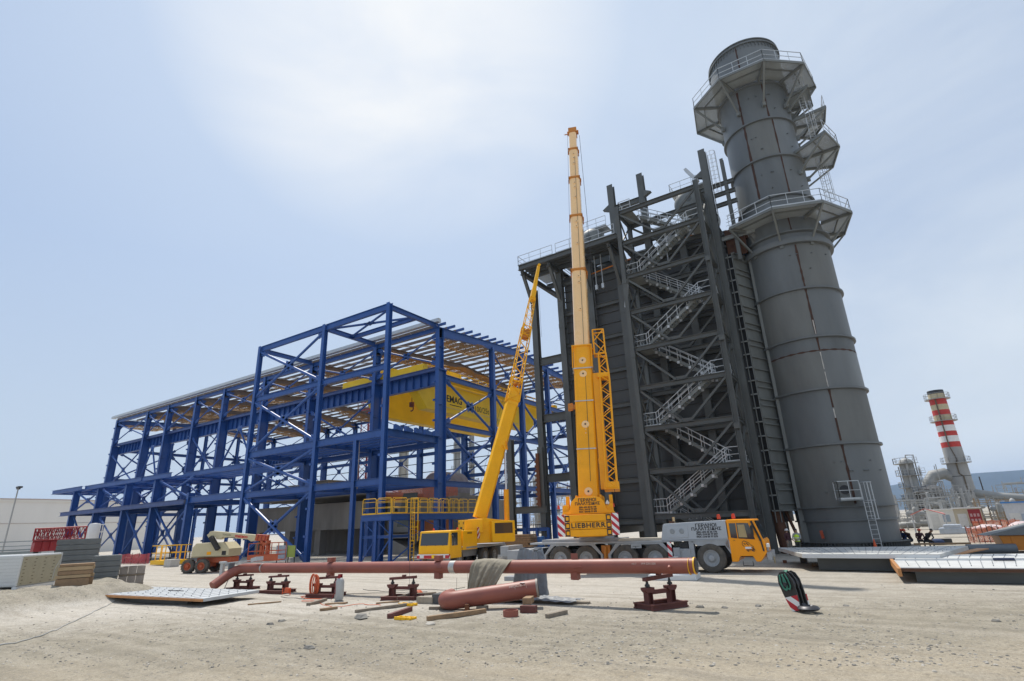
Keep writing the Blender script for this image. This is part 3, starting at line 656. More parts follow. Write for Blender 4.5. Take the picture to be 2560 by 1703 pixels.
rail_run(mb, [(-13.8, 46.5, 29.07), (-10.6, 46.5, 29.07)]); bp_('guard_rail', mb, GALV)
# steam drums with dished heads
def drum(u, z, r, v0, v1, name='steam_drum'):
    mb = MB(); pr = [(0, -.55*r)] + [(r*math.sin(t), -.55*r*math.cos(t)) for t in (.3, .6, .9, 1.2, 1.45)] + [(r, 0), (r, v1-v0), (r*.8, v1-v0+.4*r), (0, v1-v0+.55*r)]
    mb.lathe(pr, 36, (u, v0, z), 'Y'); d = bp_(name, mb, mat('drum_grey', (.16, .17, .165), .55, dirt=.3, scale=1), smooth=40)
    m2 = MB(); m2.lathe([(0, -.1), (.3, -.1), (.3, .2), (0, .2)], 16, (u, v0-.5*r, z), 'Y'); m2.lathe([(.36, -.02), (.36, .06), (.2, .06)], 16, (u, v0-.52*r, z), 'Y'); part('manhole', m2, DGREY, d)
    for k in range(3): m3 = MB(); m3.tube([(u-.6+.6*k, v0+2, z+r*.9), (u-.6+.6*k, v0+2, z+r+.8)], .12, 8); part('nozzle', m3, GALV, d)
    return d
drum(-20.3, 31.25, 1.3, 47.6, 53.2); drum(-9.75, 32.1, 1.6, 48.2, 53.4)
for u, z in ((-20.3, 30.3), (-9.75, 30.7)):
    for v in (49, 52): mb = MB(); mb.bx(u-1.3, u+1.3, v-.15, v+.15, 28.9, z); bp_('drum_saddle', mb)
mb = MB(); mb.bx(-11.6, -8.3, 48.3, 50.0, 33.75, 33.8); rail_run(mb, [(-11.6, 50, 33.8), (-11.6, 48.3, 33.8), (-8.3, 48.3, 33.8)], 1.1, 1.1); mb.bx(-21.9, -18.6, 47.9, 49.5, 32.65, 32.7); rail_run(mb, [(-21.9, 49.5, 32.7), (-21.9, 47.9, 32.7), (-18.6, 47.9, 32.7)], 1.1, 1.1)
bp_('drum_platform', mb, GALV)
# heavier grey trim on the panel edge of the roof
mb = MB(); rail_run(mb, [(-23.2, 46.9, 29.07), (-17.6, 46.9, 29.07)]); bp_('guard_rail', mb, GALV)
mb = MB(); mb.prism([(0, 0), (.25, .1), (1.2, -1.6), (1.0, -1.8)], (-9.6, 46.6, 34.9), (1, 0, 0), (0, 0, 1), -.5); mb.prism([(0, 0), (.2, 0), (.55, -2.6), (.3, -2.7)], (-15.2, 42.9, 23.4), (-1, 0, .0), (0, 0, 1), .4); bp_('bent_flashing', mb, GALV)
# caged ladder at the top of the right hand column
def cage_ladder(u, v, z0, z1, ang, parent, m=GALV, cage0=2.2, name='ladder'):
    """ang: direction the climber's back faces"""
    d = Vector((math.cos(ang), math.sin(ang), 0)); s = Vector((-d.y, d.x, 0)); o = Vector((u, v, 0)); mb = MB(); Z = Vector((0, 0, 1))
    for q in (-.23, .23): mb.beam(o+s*q+Z*z0, o+s*q+Z*(z1+1.0), .05, .05)
    n = int((z1-z0)/.3)
    for i in range(n): mb.beam(o-s*.23+Z*(z0+.3*i), o+s*.23+Z*(z0+.3*i), .025, .025)
    lad = part(name, mb, m, parent); mb = MB(); zz = z0+cage0
    hoop = [(math.cos(t)*.36+.38, math.sin(t)*.36) for t in [(-2.3+4.6*i/8) for i in range(9)]]
    if zz < z1:
        nh = max(2, int((z1+1-zz)/.9))
        for i in range(nh+1):
            h = zz+(z1+1.0-zz)*i/nh; mb.tube([o+s*-.23+Z*h]+[o+d*a+s*b+Z*h for a, b in hoop]+[o+s*.23+Z*h], .022, 4, False)
        for j in (1, 3, 4, 5, 7): a, b = hoop[j]; mb.beam(o+d*a+s*b+Z*zz, o+d*a+s*b+Z*(z1+1), .03, .03)
        part('safety_cage', mb, m, lad)
    return lad
cage_ladder(-7.25, 46.6, 28.9, 34.6, R(0), BO)
mb = MB()
for z in (29.8, 30.9, 31.9): mb.ib((-8.6, VC-.1, z), (-5.4, VC-.1, z), .3, .35)
mb.ib((-6.1, VC, 24), (-6.1, VC, 34.5), .3, .4, (0, 1, 0)); bp_('outrigger_beam', mb)
# orange pipe under the top platform
mb = MB(); mb.tube([(-20.8, 46.8, 26.9), (-9, 46.8, 27.9)], .07, 6); bp_('orange_pipe', mb, mat('orange_pipe', (.62, .2, .02), .5))
mb = MB()
for u in (-18.9, -19.6, -12.2): mb.tube([(u, 46.2, 28.5), (u, 46.2, 25.2)], .05, 5); mb.box((u, 46.2, 25.0), (.25, .25, .5))
bp_('spring_hanger', mb, GALV)
# rust brown staging between casing and stack
mb = MB(); rr = random.Random(11)
for k in range(7): mb.bx(-7.2, -5.3, 47.6+k*.5, 47.6+k*.5+rr.uniform(.3, .46), 26.6, 26.66)
mb.bx(-7.15, -5.5, 47.5, 47.6, 24.9, 27.6); mb.bx(-7.1, -5.2, 48.9, 49.0, 23.2, 25.4)
bp_('staging_boards', mb, RUSTB)
# ---- stair tower in front of the casing
ST = thing('stair_tower', 'dark grey braced stair tower with pale zigzag stairs in front of the boiler', 'stair tower', (-11.75, 44.5, 0))
SL, SR, V0, V1 = -15.45, -8.05, 43.0, 46.0
def sp(name, mb, m=DGREY, **k): return part(name, mb, m, ST, **k)
for u in (SL, SR):
    for v in (V0, V1):
        mb = MB(); mb.ib((u, v, -.2), (u, v, 31.0), .36, .40, (0, 1, 0) if u == SL else (1, 0, 0), .04, .03)
        for z in (9.2, 16.2, 23.2): mb.box((u, v, z), (.42, .46, .45))
        if v == V0: mb.box((u, v, .06), (.7, .7, .12))
        sp('column', mb)
for i, z in enumerate(BZ):
    for v in (V0, V1):
        mb = MB(); mb.ib((SL+.2, v, z), (SR-.2, v, z), .30, .40); sp('beam', mb)
    for u in (SL, SR):
        mb = MB(); mb.ib((u, V0+.2, z), (u, V1-.2, z), .22, .30); sp('side_beam', mb)
    if i == 0: continue
    zl = BZ[i-1]+.2; zt = z-.25; um = (SL+SR)/2
    for v in (V0, V1):
        mb = MB(); mb.beam((SL+.25, v, zt), (um-.35, v, zl+.05), .17, .17, (0, 1, 0)); mb.beam((SR-.25, v, zt), (um+.35, v, zl+.05), .17, .17, (0, 1, 0)); mb.box((um, v, zl+.1), (1.2, .03, .36)); sp('brace', mb)
    for u in (SL, SR):
        mb = MB(); a = (V0+.2, V1-.2); mb.beam((u, a[0], zl), (u, a[1], zt), .12, .12); mb.beam((u, a[1], zl), (u, a[0], zt), .12, .12); sp('side_brace', mb)
def flight(u0, z0, u1, z1, v0, v1):
    f = MB(); n = 17
    for v in (v0, v1): f.beam((u0, v, z0-.02), (u1, v, z1-.02), .05, .26)
    st = sp('stair_flight', f, DUCT)
    t = MB()
    for i in range(1, n): q = i/n; t.box((u0+(u1-u0)*q, (v0+v1)/2, z0+(z1-z0)*q+.06), (.27, v1-v0-.06, .035))
    part('tread', t, GRAT, st)
    r = MB(); up = Vector((0, 0, 1))
    for v in (v0, v1):
        a, b = Vector((u0, v, z0)), Vector((u1, v, z1)); m = 5
        for i in range(m+1): p = a+(b-a)*((i+.25)/(m+.5)); r.beam(p-up*.1, p+up*1.1, .045, .045); r.box(p+Vector((0, -.04, -.12)), (.2, .03, .22))
        for h in (1.1, .62): r.beam(a+up*h, b+up*h, .05, .05)
    part('handrail', r, GALV, st)
ul, ur = -14.2, -9.3
for i in range(0, 8):
    z0, z1 = BZ[i]+.2, BZ[i+1]+.2
    if i % 2 == 0: flight(ul, z0, ur, z1, 43.25, 44.15)
    else: flight(ur, z0, ul, z1, 44.75, 45.65)
flight(ur, .1, ul, BZ[0]+.2, 44.75, 45.65)
for i, z in enumerate(BZ):
    a, b = (SL+.1, ul) if i % 2 == 0 else (ur, SR-.1)
    mb = MB(); mb.bx(a, b, 43.2, 45.8, z+.17, z+.22); mb.bx(a, b, 43.2, 43.24, z+.1, z+.3); ld = sp('landing', mb, GRAT)
    mb = MB(); e = a if i % 2 == 0 else b
    rail_run(mb, [(b if i % 2 == 0 else a, 43.22, z+.22), (e, 43.22, z+.22), (e, 45.75, z+.22)], 1.1, .8, .024); part('landing_rail', mb, GALV, ld)
# ================================================================== inlet duct between boiler and stack
DU = thing('transition_duct', 'narrow ribbed grey duct standing between the boiler and the big stack', 'duct', (-6.3, 48, 0))
A, B = Vector((-6.72, 46.75, 0)), Vector((-5.6, 49.3, 0)); dd = (B-A).normalized(); nn = Vector((dd.y, -dd.x, 0))
mb = MB(); C_, D_ = Vector((-6.72, 53.8, 0)), Vector((-5.6, 51.4, 0)); zz = Vector((0, 0, 1))
mb.add([A+zz*3, B+zz*3, D_+zz*3, C_+zz*3, A+zz*24.9, B+zz*24.9, D_+zz*24.9, C_+zz*24.9], [(3, 2, 1, 0), (4, 5, 6, 7), (0, 1, 5, 4), (1, 2, 6, 5), (2, 3, 7, 6), (3, 0, 4, 7)])
db = part('duct_body', mb, DUCT, DU); mb = MB(); z = 3.05
while z < 24.9: mb.beam(A+zz*z+nn*.08, B+zz*z+nn*.08, .18, .10); z += 1.02 if int(z*10) % 3 else .5
part('duct_ribs', mb, DUCT, db)
mb = MB(); mb.bx(-7.1, -6.78, 46.9, 53.6, 2.2, 24.9); part('expansion_joint', mb, mat('joint_black', (.008, .008, .008), .8), DU)
mb = MB()
for k in range(20): mb.bx(-7.3, -6.76, 46.62, 46.72, 3+1.13*k, 3.1+1.13*k)
for u in (-7.12, -6.76): mb.beam((u, 46.68, 2.2), (u, 46.68, 24.9), .05, .12)
part('joint_clamps', mb, DUCT, DU)
mb = MB(); mb.beam((-5.5, 48.3, .6), (-5.45, 48.3, 24.9), .5, .35, (0, 1, 0)); part('side_channel', mb, DUCT, DU)
mb = MB(); mb.tube([(-6.9, 47.4, 0), (-7.15, 47.2, 3.1)], .42, 14, True); mb.tube([(-5.8, 48.4, 0), (-6.6, 48.2, 3)], .12, 8); part('drain_pipe', mb, RUSTB, DU)
# ================================================================== exhaust stack
SCX, SCY = -2.85, 50.3
SK = thing('exhaust_stack', 'giant dark grey steel stack with ring flanges, rusty seams and octagonal galleries', 'chimney stack', (SCX, SCY, 0))
def kp(name, mb, m=STK, **k): return part(name, mb, m, SK, **k)
RL, RU = 3.42, 3.08
O_ = (SCX, SCY, 0)
STKV = [STK, mat('stack_plate_dull', (.118, .128, .131), .56, dirt=.7, scale=.36, streak=True, dirtcol=(.08, .086, .088), rust=.03), mat('stack_plate_pale', (.150, .160, .162), .48, dirt=.6, scale=.28, streak=True, dirtcol=(.095, .104, .106), rust=.02), mat('stack_plate_warm', (.134, .138, .130), .58, dirt=.7, scale=.4, streak=True, dirtcol=(.088, .09, .086), rust=.02)]
mb = MB(); mb.lathe([(3.55, .35), (3.55, .62), (3.30, .62), (3.30, 2.15), (3.46, 2.15), (3.46, 2.25), (3.34, 2.25), (3.38, 3.1), (3.62, 3.1), (3.62, 3.18), (RL, 3.18)], 96, O_); kp('base_skirt', mb, smooth=35)
for i, (z0, z1) in enumerate(((3.18, 7.6), (7.6, 11.8), (11.8, 14.85), (14.85, 16.0), (16.0, 20.2), (20.2, 24.3))):
    for k in range(4): mb = MB(); mb.lathe([(RL, z0), (RL, z1)], 24, O_, a0=R(-72+90*k), a1=R(18+90*k)); kp('shell_plate', mb, STKV[(i*3+k*5+i*k) % 4], smooth=35)
mb = MB(); mb.lathe([(RL, 24.3), (3.72, 24.3), (3.78, 24.55), (3.72, 24.8), (RL-.02, 24.85), (RL-.02, 25.35), (3.68, 25.4), (3.68, 25.5), (RL-.06, 25.5), (RU, 28.2), (RU, 29.3)], 96, O_); kp('cone_section', mb, smooth=35)
for i, (z0, z1) in enumerate(((29.3, 33.4), (33.4, 37.5), (37.5, 42.3))):
    for k, (a0, a1) in enumerate(((-106, -60), (-60, 30), (30, 120), (120, 254))): mb = MB(); mb.lathe([(RU, z0), (RU, z1)], 24, O_, a0=R(a0), a1=R(a1)); kp('shell_plate', mb, STKV[(i*2+k*3+1) % 4], smooth=35)
mb = MB(); mb.lathe([(RU, 42.3), (3.26, 42.35), (3.26, 46.5), (3.42, 46.5), (3.42, 46.62), (3.26, 46.62), (3.26, 46.9), (3.36, 46.9), (3.36, 47.0), (3.16, 47.0), (3.10, 44), (3.0, 42.5)], 96, O_)
for i in range(60):
    a = 2*math.pi*i/60; mb.beam((SCX+3.30*math.cos(a), SCY+3.30*math.sin(a), 46.1), (SCX+3.30*math.cos(a), SCY+3.30*math.sin(a), 46.5), .05, .12)
kp('stack_mouth', mb, smooth=35)
for z, r in [(z, RL) for z in (7.6, 11.8, 16.0, 20.2)] + [(z, RU) for z in (29.3, 33.4, 37.5, 41.6)]:
    mb = MB(); mb.lathe([(r-.01, z-.09), (r+.20, z-.07), (r+.20, z+.07), (r-.01, z+.09)], 96, O_); kp('ring_flange', mb, smooth=30)
SEAM = mat('rust_seam', (.060, .026, .015), .85, dirt=.6, scale=2.2, dirtcol=(.05, .035, .03))
CHALK = mat('weld_primer_white', (.50, .47, .43), .8, dirt=.4, scale=4)
def seam(a, z0, z1, r, w, m, name='weld_seam', r1=None):
    mb = MB(); rs_ = random.Random(int(z0*10)+int(a*50)); n = max(2, int((z1-z0)/.35)); V = []
    for i in range(n+1):
        z = z0+(z1-z0)*i/n; rr = (r if r1 is None else r+(r1-r)*i/n)+.012; ww = w*rs_.uniform(.55, 1.3)
        V.append([Vector((SCX+rr*math.cos(a+q*ww/rr), SCY+rr*math.sin(a+q*ww/rr), z)) for q in (-1, 0, 1)])
    mb.sheet(V); kp(name, mb, m)
AL = R(-72)
for z0, z1 in ((3.3, 7.5), (7.8, 9.5), (10.3, 11.7), (14.9, 15.9) , (16.2, 20.1), (20.3, 24.2)): seam(AL, z0, z1, RL, .085, SEAM)
for z0, z1 in ((9.5, 10.2), (11.9, 13.1), (13.3, 14.7), (16.2, 17.4)): seam(AL, z0, z1, RL+.004, .036, CHALK, 'weld_primer')
seam(AL, 25.6, 28.1, RL-.06, .07, SEAM, r1=RU)
for z0, z1 in ((29.5, 33.3), (33.6, 37.4), (37.7, 41.5)): seam(R(-106), z0, z1, RU, .10, SEAM); seam(R(-64 if z0 > 36 else -60), z0, z1, RU, .075, SEAM)
seam(R(-92), 42.5, 46.4, 3.26, .07, SEAM)
mb = MB(); V = []
for i in range(49):
    a = R(-150+i*3.6); V.append([Vector((SCX+(RL+.012)*math.cos(a), SCY+(RL+.012)*math.sin(a), 14.85+h*(1+.5*math.sin(i*1.7)))) for h in (-.06, 0, .06)])
mb.sheet(V); kp('weld_seam', mb, SEAM)
rs_ = random.Random(5); mb = MB()
for i in range(34):
    a = R(rs_.uniform(-100, -25)); z = rs_.choice((4.2, 4.9, 5.6, 6.3, 30.2, 31.8, 34.4, 35.8, 38.6, 40.2, 21.9, 23.3)); rr = RL if z < 25 else RU
    d = Vector((math.cos(a), math.sin(a), 0)); mb.beam(Vector((SCX, SCY, z))+d*rr, Vector((SCX, SCY, z))+d*(rr+.13), .09, .05)
kp('lifting_lugs', mb, STK)
# octagonal galleries
def gallery(z, ro, ri, a0, a1, n, bz, name='gallery', rail=True, arms=True):
    mb = MB(); an = [R(a0+(a1-a0)*i/n) for i in range(n+1)]; full = abs(a1-a0-360) < .1
    P = lambda r, a, h: Vector((SCX+r*math.cos(a), SCY+r*math.sin(a), h))
    for i in range(n):
        mb.add([P(ri, an[i], z), P(ro, an[i], z), P(ro, an[i+1], z), P(ri, an[i+1], z), P(ri, an[i], z+.05), P(ro, an[i], z+.05), P(ro, an[i+1], z+.05), P(ri, an[i+1], z+.05)], [(3, 2, 1, 0), (4, 5, 6, 7), (1, 2, 6, 5), (0, 4, 7, 3)])
    g = kp(name, mb, GRATO)
    mb = MB()
    for i in range(n): mb.beam(P(ro, an[i], z-.1), P(ro, an[i+1], z-.1), .09, .24); mb.beam(P((ro+ri)/2+.2, an[i], z-.08), P((ro+ri)/2+.2, an[i+1], z-.08), .08, .14)
    if not full: mb.beam(P(ri, an[0], z-.1), P(ro, an[0], z-.1), .09, .2); mb.beam(P(ri, an[-1], z-.1), P(ro, an[-1], z-.1), .09, .2)
    part('edge_beam', mb, DUCT, g)
    for a in (an[:-1] if full else an):
        mb = MB(); mb.beam(P(ri-.05, a, z-.16), P(ro, a, z-.16), .16, .26); mb.beam(P(ro-.1, a, z-.25), P(ri, a, z-bz), .15, .15); mb.box(P(ri+.03, a, z-bz), (.3, .3, .4), a); part('bracket', mb, DUCT, g)
    if rail:
        mb = MB(); rail_run(mb, [P(ro-.06, a, z+.05) for a in an], 1.15, 1.3, .024); part('guard_rail', mb, GALV, g)
    return g
gallery(41.9, 5.75, 3.25, -149, 211, 9, 2.9); gallery(26.9, 5.7, 3.35, -129, 191, 8, 2.6)
gallery(33.9, 6.1, 3.15, -32, 28, 2, 2.3); gallery(38.2, 5.9, 3.15, -5, 40, 2, 2.2); gallery(40.2, 5.2, 3.15, -20, 15, 1, 1.5, rail=False)
for z0, z1, a in ((27, 33.9, 12), (33.9, 38.2, -2), (38.2, 41.9, -14)):
    q = R(a); cage_ladder(SCX+4.35*math.cos(q), SCY+4.35*math.sin(q), z0, z1, q+R(-60), SK)
# catwalk from boiler roof to lower gallery
mb = MB(); mb.bx(-7.4, -5.6, 47.2, 48.6, 26.85, 26.9)
for v in (47.2, 48.6): mb.ib((-7.4, v, 26.65), (-4.6, v, 26.65), .2, .35)
for k in range(6): mb.beam((-7.3+.5*k, 47.2, 26.65), (-7.0+.5*k, 48.6, 26.65), .08, .1)
kp('catwalk', mb, GRAT)
mb = MB()
for k in range(4): mb.tube([(-7.0, 48.4+k*.3, 28.5+k*.5), (-5.2, 49.0, 28.8+k*.6)], .018, 4)
kp('stay_wires', mb, DARK)
# door platform with caged ladder near the foot
def polar(r, a, z): return Vector((SCX+r*math.cos(a), SCY+r*math.sin(a), z))
aD = R(-70); dD = Vector((math.cos(aD), math.sin(aD), 0)); sD = Vector((-dD.y, dD.x, 0)); o = Vector((SCX, SCY, 0))+dD*RL
mb = MB(); c = o+dD*.45+sD*-.55+Vector((0, 0, 3.55)); mb.box(c, (.9, 1.5, .06), aD); pl = kp('door_platform', mb, GRAT)
mb = MB(); q = [o+dD*.02+sD*-1.3, o+dD*.88+sD*-1.3, o+dD*.88+sD*.1]; rail_run(mb, [p+Vector((0, 0, 3.6)) for p in q], 1.25, .7, .022); part('guard_rail', mb, GALV, pl)
p = o+dD*.75+sD*.42; cage_ladder(p.x, p.y, .35, 3.7, aD, SK, GALV, 1.9)
mb = MB(); mb.lathe([(0, 0), (.32, 0), (.32, .08), (0, .08)], 20, o+dD*.0+sD*-.6+Vector((0, 0, 4.3)), 'Y'); kp('access_door', mb, DARK)
mb = MB(); mb.lathe([(4.3, 0), (4.3, .33), (3.2, .33)], 64, O_); kp('base_plinth', mb, CONCD)
mb = MB()
for i in range(110): a = 2*math.pi*i/110; mb.box(polar(3.62, a, .52), (.30, .035, .34), a)
mb.lathe([(3.4, .68), (3.80, .68), (3.80, .73), (3.4, .73)], 96, O_); kp('anchor_chairs', mb, DGREY)
# ================================================================== vehicles
def wheel_parts(root, x, y, r, w, m_rim, side=-1, hubr=.45, name='wheel', tread=0):
    """tyre and rim about the Y axis; side -1: outer face towards -Y"""
    mb = MB(); h = w/2
    mb.lathe([(r*.56, -h*.9), (r*.66, -h), (r*.86, -h*1.0), (r*.95, -h*.9), (r, -h*.72), (r, h*.72), (r*.95, h*.9), (r*.86, h), (r*.56, h*.9)], 40, (x, y, r), 'Y')
    if tread:
        for i in range(tread):
            a = 2*math.pi*i/tread
            for q in (-1, 1): mb.box((x+r*1.0*math.cos(a), y+q*h*.42, r+r*1.0*math.sin(a)), (.07, h*.8, .09), rz=q*.5*0, ry=-a)
    t = part(name, mb, TYRE, root, smooth=40, local=True)
    mb = MB(); s = side
    mb.lathe([(r*.58, s*h*.93), (r*.56, s*h*.80), (r*.50, s*h*.80), (r*.46, s*h*.50), (r*.30, s*h*.42), (r*.22, s*h*.62), (r*.20, s*h*.95), (r*.13, s*h*1.02), (0, s*h*1.02)], 32, (x, y, r), 'Y')
    for i in range(12):
        a = 2*math.pi*i/12; mb.box((x+r*.255*math.cos(a), y+s*h*.60, r+r*.255*math.sin(a)), (.035, .05, .035))
    for i in range(10):
        a = 2*math.pi*(i+.5)/10; mb.box((x+r*.38*math.cos(a), y+s*h*.475, r+r*.38*math.sin(a)), (.075, .02, .05), ry=-a)
    part('rim', mb, m_rim, t, smooth=35, local=True); return t
# ---------------------------------------------------------------- five axle crane carrier with raised telescopic boom
TH = R(5.0)
BC = thing('mobile_crane', 'large orange telescopic mobile crane on a grey five axle carrier, boom raised high', 'mobile crane', (-8.3, 31.1, 0), TH)
def bc(name, mb, m, par=None, **k): return part(name, mb, m, par or BC, local=True, **k)
WX = [0.08, -2.88, -4.60, -6.95, -8.60]
for x in WX:
    for y, s in ((.22, -1), (2.5, 1)): wheel_parts(BC, x, y, .735, .46, CGREY, s)
mb = MB(); mb.bx(-10.9, 2.2, .55, 2.2, .75, 1.25); mb.bx(-10.9, 1.0, .9, 1.85, .55, .8); bc('chassis', mb, DARK)
mb = MB(); mb.bx(-10.6, -1.9, 0.02, 2.73, 1.55, 1.66)
deck = bc('deck', mb, CGREY, bevel=.02)
mb = MB()            # fenders over the wheel pairs
def fender(x0, x1, zb=.95):
    mb.prism([(x0, zb), (x0+.55, 1.5), (x1-.55, 1.5), (x1, zb), (x1+.14, zb), (x1-.35, 1.55), (x0+.35, 1.55), (x0-.14, zb)], (0, .04, 0), (1, 0, 0), (0, 0, 1), -.03)
    mb.prism([(x0, zb), (x0+.55, 1.5), (x1-.55, 1.5), (x1, zb), (x1-.02, zb-.02), (x1-.57, 1.47), (x0+.57, 1.47), (x0+.02, zb)], (0, .05, 0), (1, 0, 0), (0, 0, 1), -.45)
    for xx in ((x0-.07), (x1+.07)): mb.bx(xx-.07, xx+.07, .03, .5, .55, 1.0)
fender(-9.55, -6.05); fender(-5.45, -2.05)
bc('fender', mb, CGREY)
mb = MB(); mb.bx(-6.02, -5.5, .15, .55, .6, 1.45); mb.tube([(-5.8, .1, .7), (-5.75, .1, 1.4)], .09, 8); bc('suspension_block', mb, ORGD)
mb = MB(); mb.bx(-4.2, -3.6, .0, .05, 1.28, 1.53); bc('number_plate_box', mb, CGREY); mb = MB(); mb.bx(-4.1, -3.7, -.012, .0, 1.37, 1.39); mb.bx(-3.95, -3.9, -.012, 0, 1.31, 1.35); bc('plate_mark', mb, DARK)
mb = MB(); mb.bx(-4.95, -2.3, .1, 1.0, 1.67, 1.80)
for k in range(12): mb.bx(-4.9+k*.22, -4.85+k*.22, .08, .1, 1.67, 1.79)
bc('deck_planks', mb, mat('pale_decking', (.45, .41, .34), .7))
mb = MB(); mb.bx(-9.9, -5.0, .3, 2.4, 1.66, 1.82); mb.lathe([(0, 0), (1.05, 0), (1.05, .26), (0, .26)], 40, (-6.7, 1.37, 1.66)); bc('turntable_ring', mb, CGREY)
# engine housing behind the cab with the owner's lettering
mb = MB(); mb.prism([(-2.45, 1.66), (-2.28, 2.46), (-2.18, 2.52), (.55, 2.60), (1.05, 2.60), (1.05, 1.66)], (0, .02, 0), (1, 0, 0), (0, 0, 1), -2.70); hs = bc('engine_housing', mb, mat('housing_grey', (.40, .43, .46), .38, dirt=.15, scale=1, coat=.2), bevel=.03)
mb = MB(); mb.bx(-2.1, -.95, -.005, .02, 1.78, 2.42); part('service_door', mb, mat('housing_grey', (.4, .43, .46)), hs, local=True, bevel=.01)
for xx in (-1.78, -1.28):
    mb = MB(); mb.lathe([(0, -.02), (.12, -.02), (.14, 0)], 20, (xx, -.006, 2.12), 'Y')
    for k in range(4): mb.bx(xx-.09, xx+.09, -.035, -.025, 2.05+k*.045, 2.07+k*.045)
    part('vent', mb, mat('vent_grey', (.3, .32, .33), .4), hs, local=True)
INK = mat('lettering_black', (.02, .02, .025), .5)
for txt, z, s in (('ΓΕΡΑΝΟΙ', 2.37, .235), ('ΠΑΛΑΤΣΙΔΗΣ', 2.19, .215), ('ΚΙΝ.: 694 45 36 170', 2.035, .115), ('ΤΗΛ.: 210 55 77 597', 1.92, .115), ('FAX : 210 55 77 579', 1.80, .115)):
    lettering(txt, (.02, .012, z), (1, 0, 0), (0, 0, 1), s, INK, hs, bold=.006, local=True, xs=1.12)
mb = MB(); mb.bx(-2.45, 1.05, .0, 2.73, 1.60, 1.66)
mb.prism([(-.95, 1.62), (-.55, 1.35), (.85, 1.35), (1.1, .9), (1.1, 1.62)], (0, .03, 0), (1, 0, 0), (0, 0, 1), -.5); mb.bx(-1.0, -.75, .03, .5, .6, 1.6)
bc('front_fender', mb, CGREY)
mb = MB(); mb.bx(-1.55, -1.05, .08, .6, 1.05, 1.55); mb.lathe([(0, 0), (.16, 0), (.16, .05), (0, .05)], 16, (-1.2, .03, 1.3), 'Y'); bc('exhaust_box', mb, BLACK)
mb = MB(); mb.bx(-1.85, -1.5, -.05, .5, .72, 1.28); mb.bx(-1.5, -.95, -.02, .5, .62, 1.22); mb.tube([(-1.5, -.04, .7), (-1.45, -.04, 1.1), (-1.3, -.04, 1.2)], .025, 5); bc('hydraulic_tank', mb, CGREY, bevel=.02)
mb = MB(); mb.bx(-2.14, -1.92, -.06, -.02, .7, 1.58); bc('outrigger_board', mb, STRW)
# rear outrigger boxes and steps
mb = MB(); mb.bx(-10.9, -10.35, -.05, 2.8, .55, 1.3); mb.bx(-12.3, -10.95, .1, 2.6, .62, 1.25)
for k in range(3): mb.bx(-10.32, -9.85, .0, .06, .72+k*.26, .9+k*.26)
mb.bx(-12.9, -12.3, .3, 2.3, .9, 1.5); bc('rear_outrigger_box', mb, CGREY, bevel=.02)
# driver's cab, swept nose to the right
CAB = [(1.08, .55), (1.08, 2.62), (2.42, 2.60), (2.72, 1.62), (2.80, 1.50), (2.80, .98), (2.45, .55), (2.25, .55), (2.12, .82), (1.52, .82), (1.38, .55)]
mb = MB(); mb.prism([(1.08, 1.05), (.85, 1.32), (.85, 1.5), (1.08, 1.75)] , (0, .03, 0), (1, 0, 0), (0, 0, 1), -.3); mb.prism(CAB, (0, .02, 0), (1, 0, 0), (0, 0, 1), -2.7); cb = bc('cab', mb, CABO, bevel=.035)
def glass(pts, y=.012, nm='window'):
    mb = MB(); mb.prism(pts, (0, y, 0), (1, 0, 0), (0, 0, 1), -.012); part(nm, mb, GLASS, cb, local=True)
glass([(1.20, 1.72), (1.20, 2.44), (1.52, 2.44), (1.52, 1.68)]); glass([(1.56, 1.68), (1.56, 2.44), (2.14, 2.42), (2.36, 1.62)])
mb = MB(); mb.prism([(1.60, 1.74), (1.62, 2.36), (1.95, 2.36), (2.0, 1.72)], (0, .004, 0), (1, 0, 0), (0, 0, 1), -.01); part('curtain', mb, mat('straw_curtain', (.42, .32, .16), .7), cb, local=True)
mb = MB(); mb.add([(2.46, .12, 2.52), (2.735, .12, 1.64), (2.735, 2.6, 1.64), (2.46, 2.6, 2.52)], [(0, 1, 2, 3)]); part('windscreen', mb, GLASS, cb, local=True)
mb = MB(); mb.beam((2.30, .0, 2.52), (2.62, -.0, 1.55), .10, .05, (0, 1, 0)); mb.beam((2.62, 0, 1.55), (2.68, 0, 1.05), .07, .05, (0, 1, 0)); mb.box((2.3, -.22, 2.05), (.1, .28, .5)); mb.tube([(2.34, 0, 2.4), (2.3, -.2, 2.3)], .02, 5); part('mirror', mb, BLACK, cb, local=True)
mb = MB(); mb.bx(2.78, 2.98, .05, 2.68, .62, 1.0); mb.bx(2.80, 2.9, .15, .5, 1.05, 1.2); part('bumper', mb, CGREY, cb, local=True, bevel=.03)
mb = MB(); mb.box((2.90, .12, 1.32), (.16, .22, .2)); part('headlight', mb, WHITE, cb, local=True, bevel=.04)
mb = MB(); mb.lathe([(.15, -.03), (.2, 0), (.15, .03)], 16, (3.06, .5, .62), 'X', close=True); part('tow_ring', mb, mat('tow_rope', (.35, .29, .18), .9), cb, local=True)
mb = MB(); mb.bx(1.6, 2.1, -.05, .12, .36, .38); mb.bx(1.6, 1.63, -.05, -.03, .36, .6); mb.bx(2.07, 2.1, -.05, -.03, .36, .6); part('step', mb, DARK, cb, local=True)
for yy, xx in ((.45, 1.0), (.45, 1.75)):
    mb = MB(); mb.lathe([(0, .2), (.08, .18), (.1, .0), (.1, -.06), (0, -.06)], 14, (xx-.35, yy+.2, 2.72)); part('beacon', mb, mat('beacon_red', (.6, .05, .01), .25), cb, local=True, smooth=40)
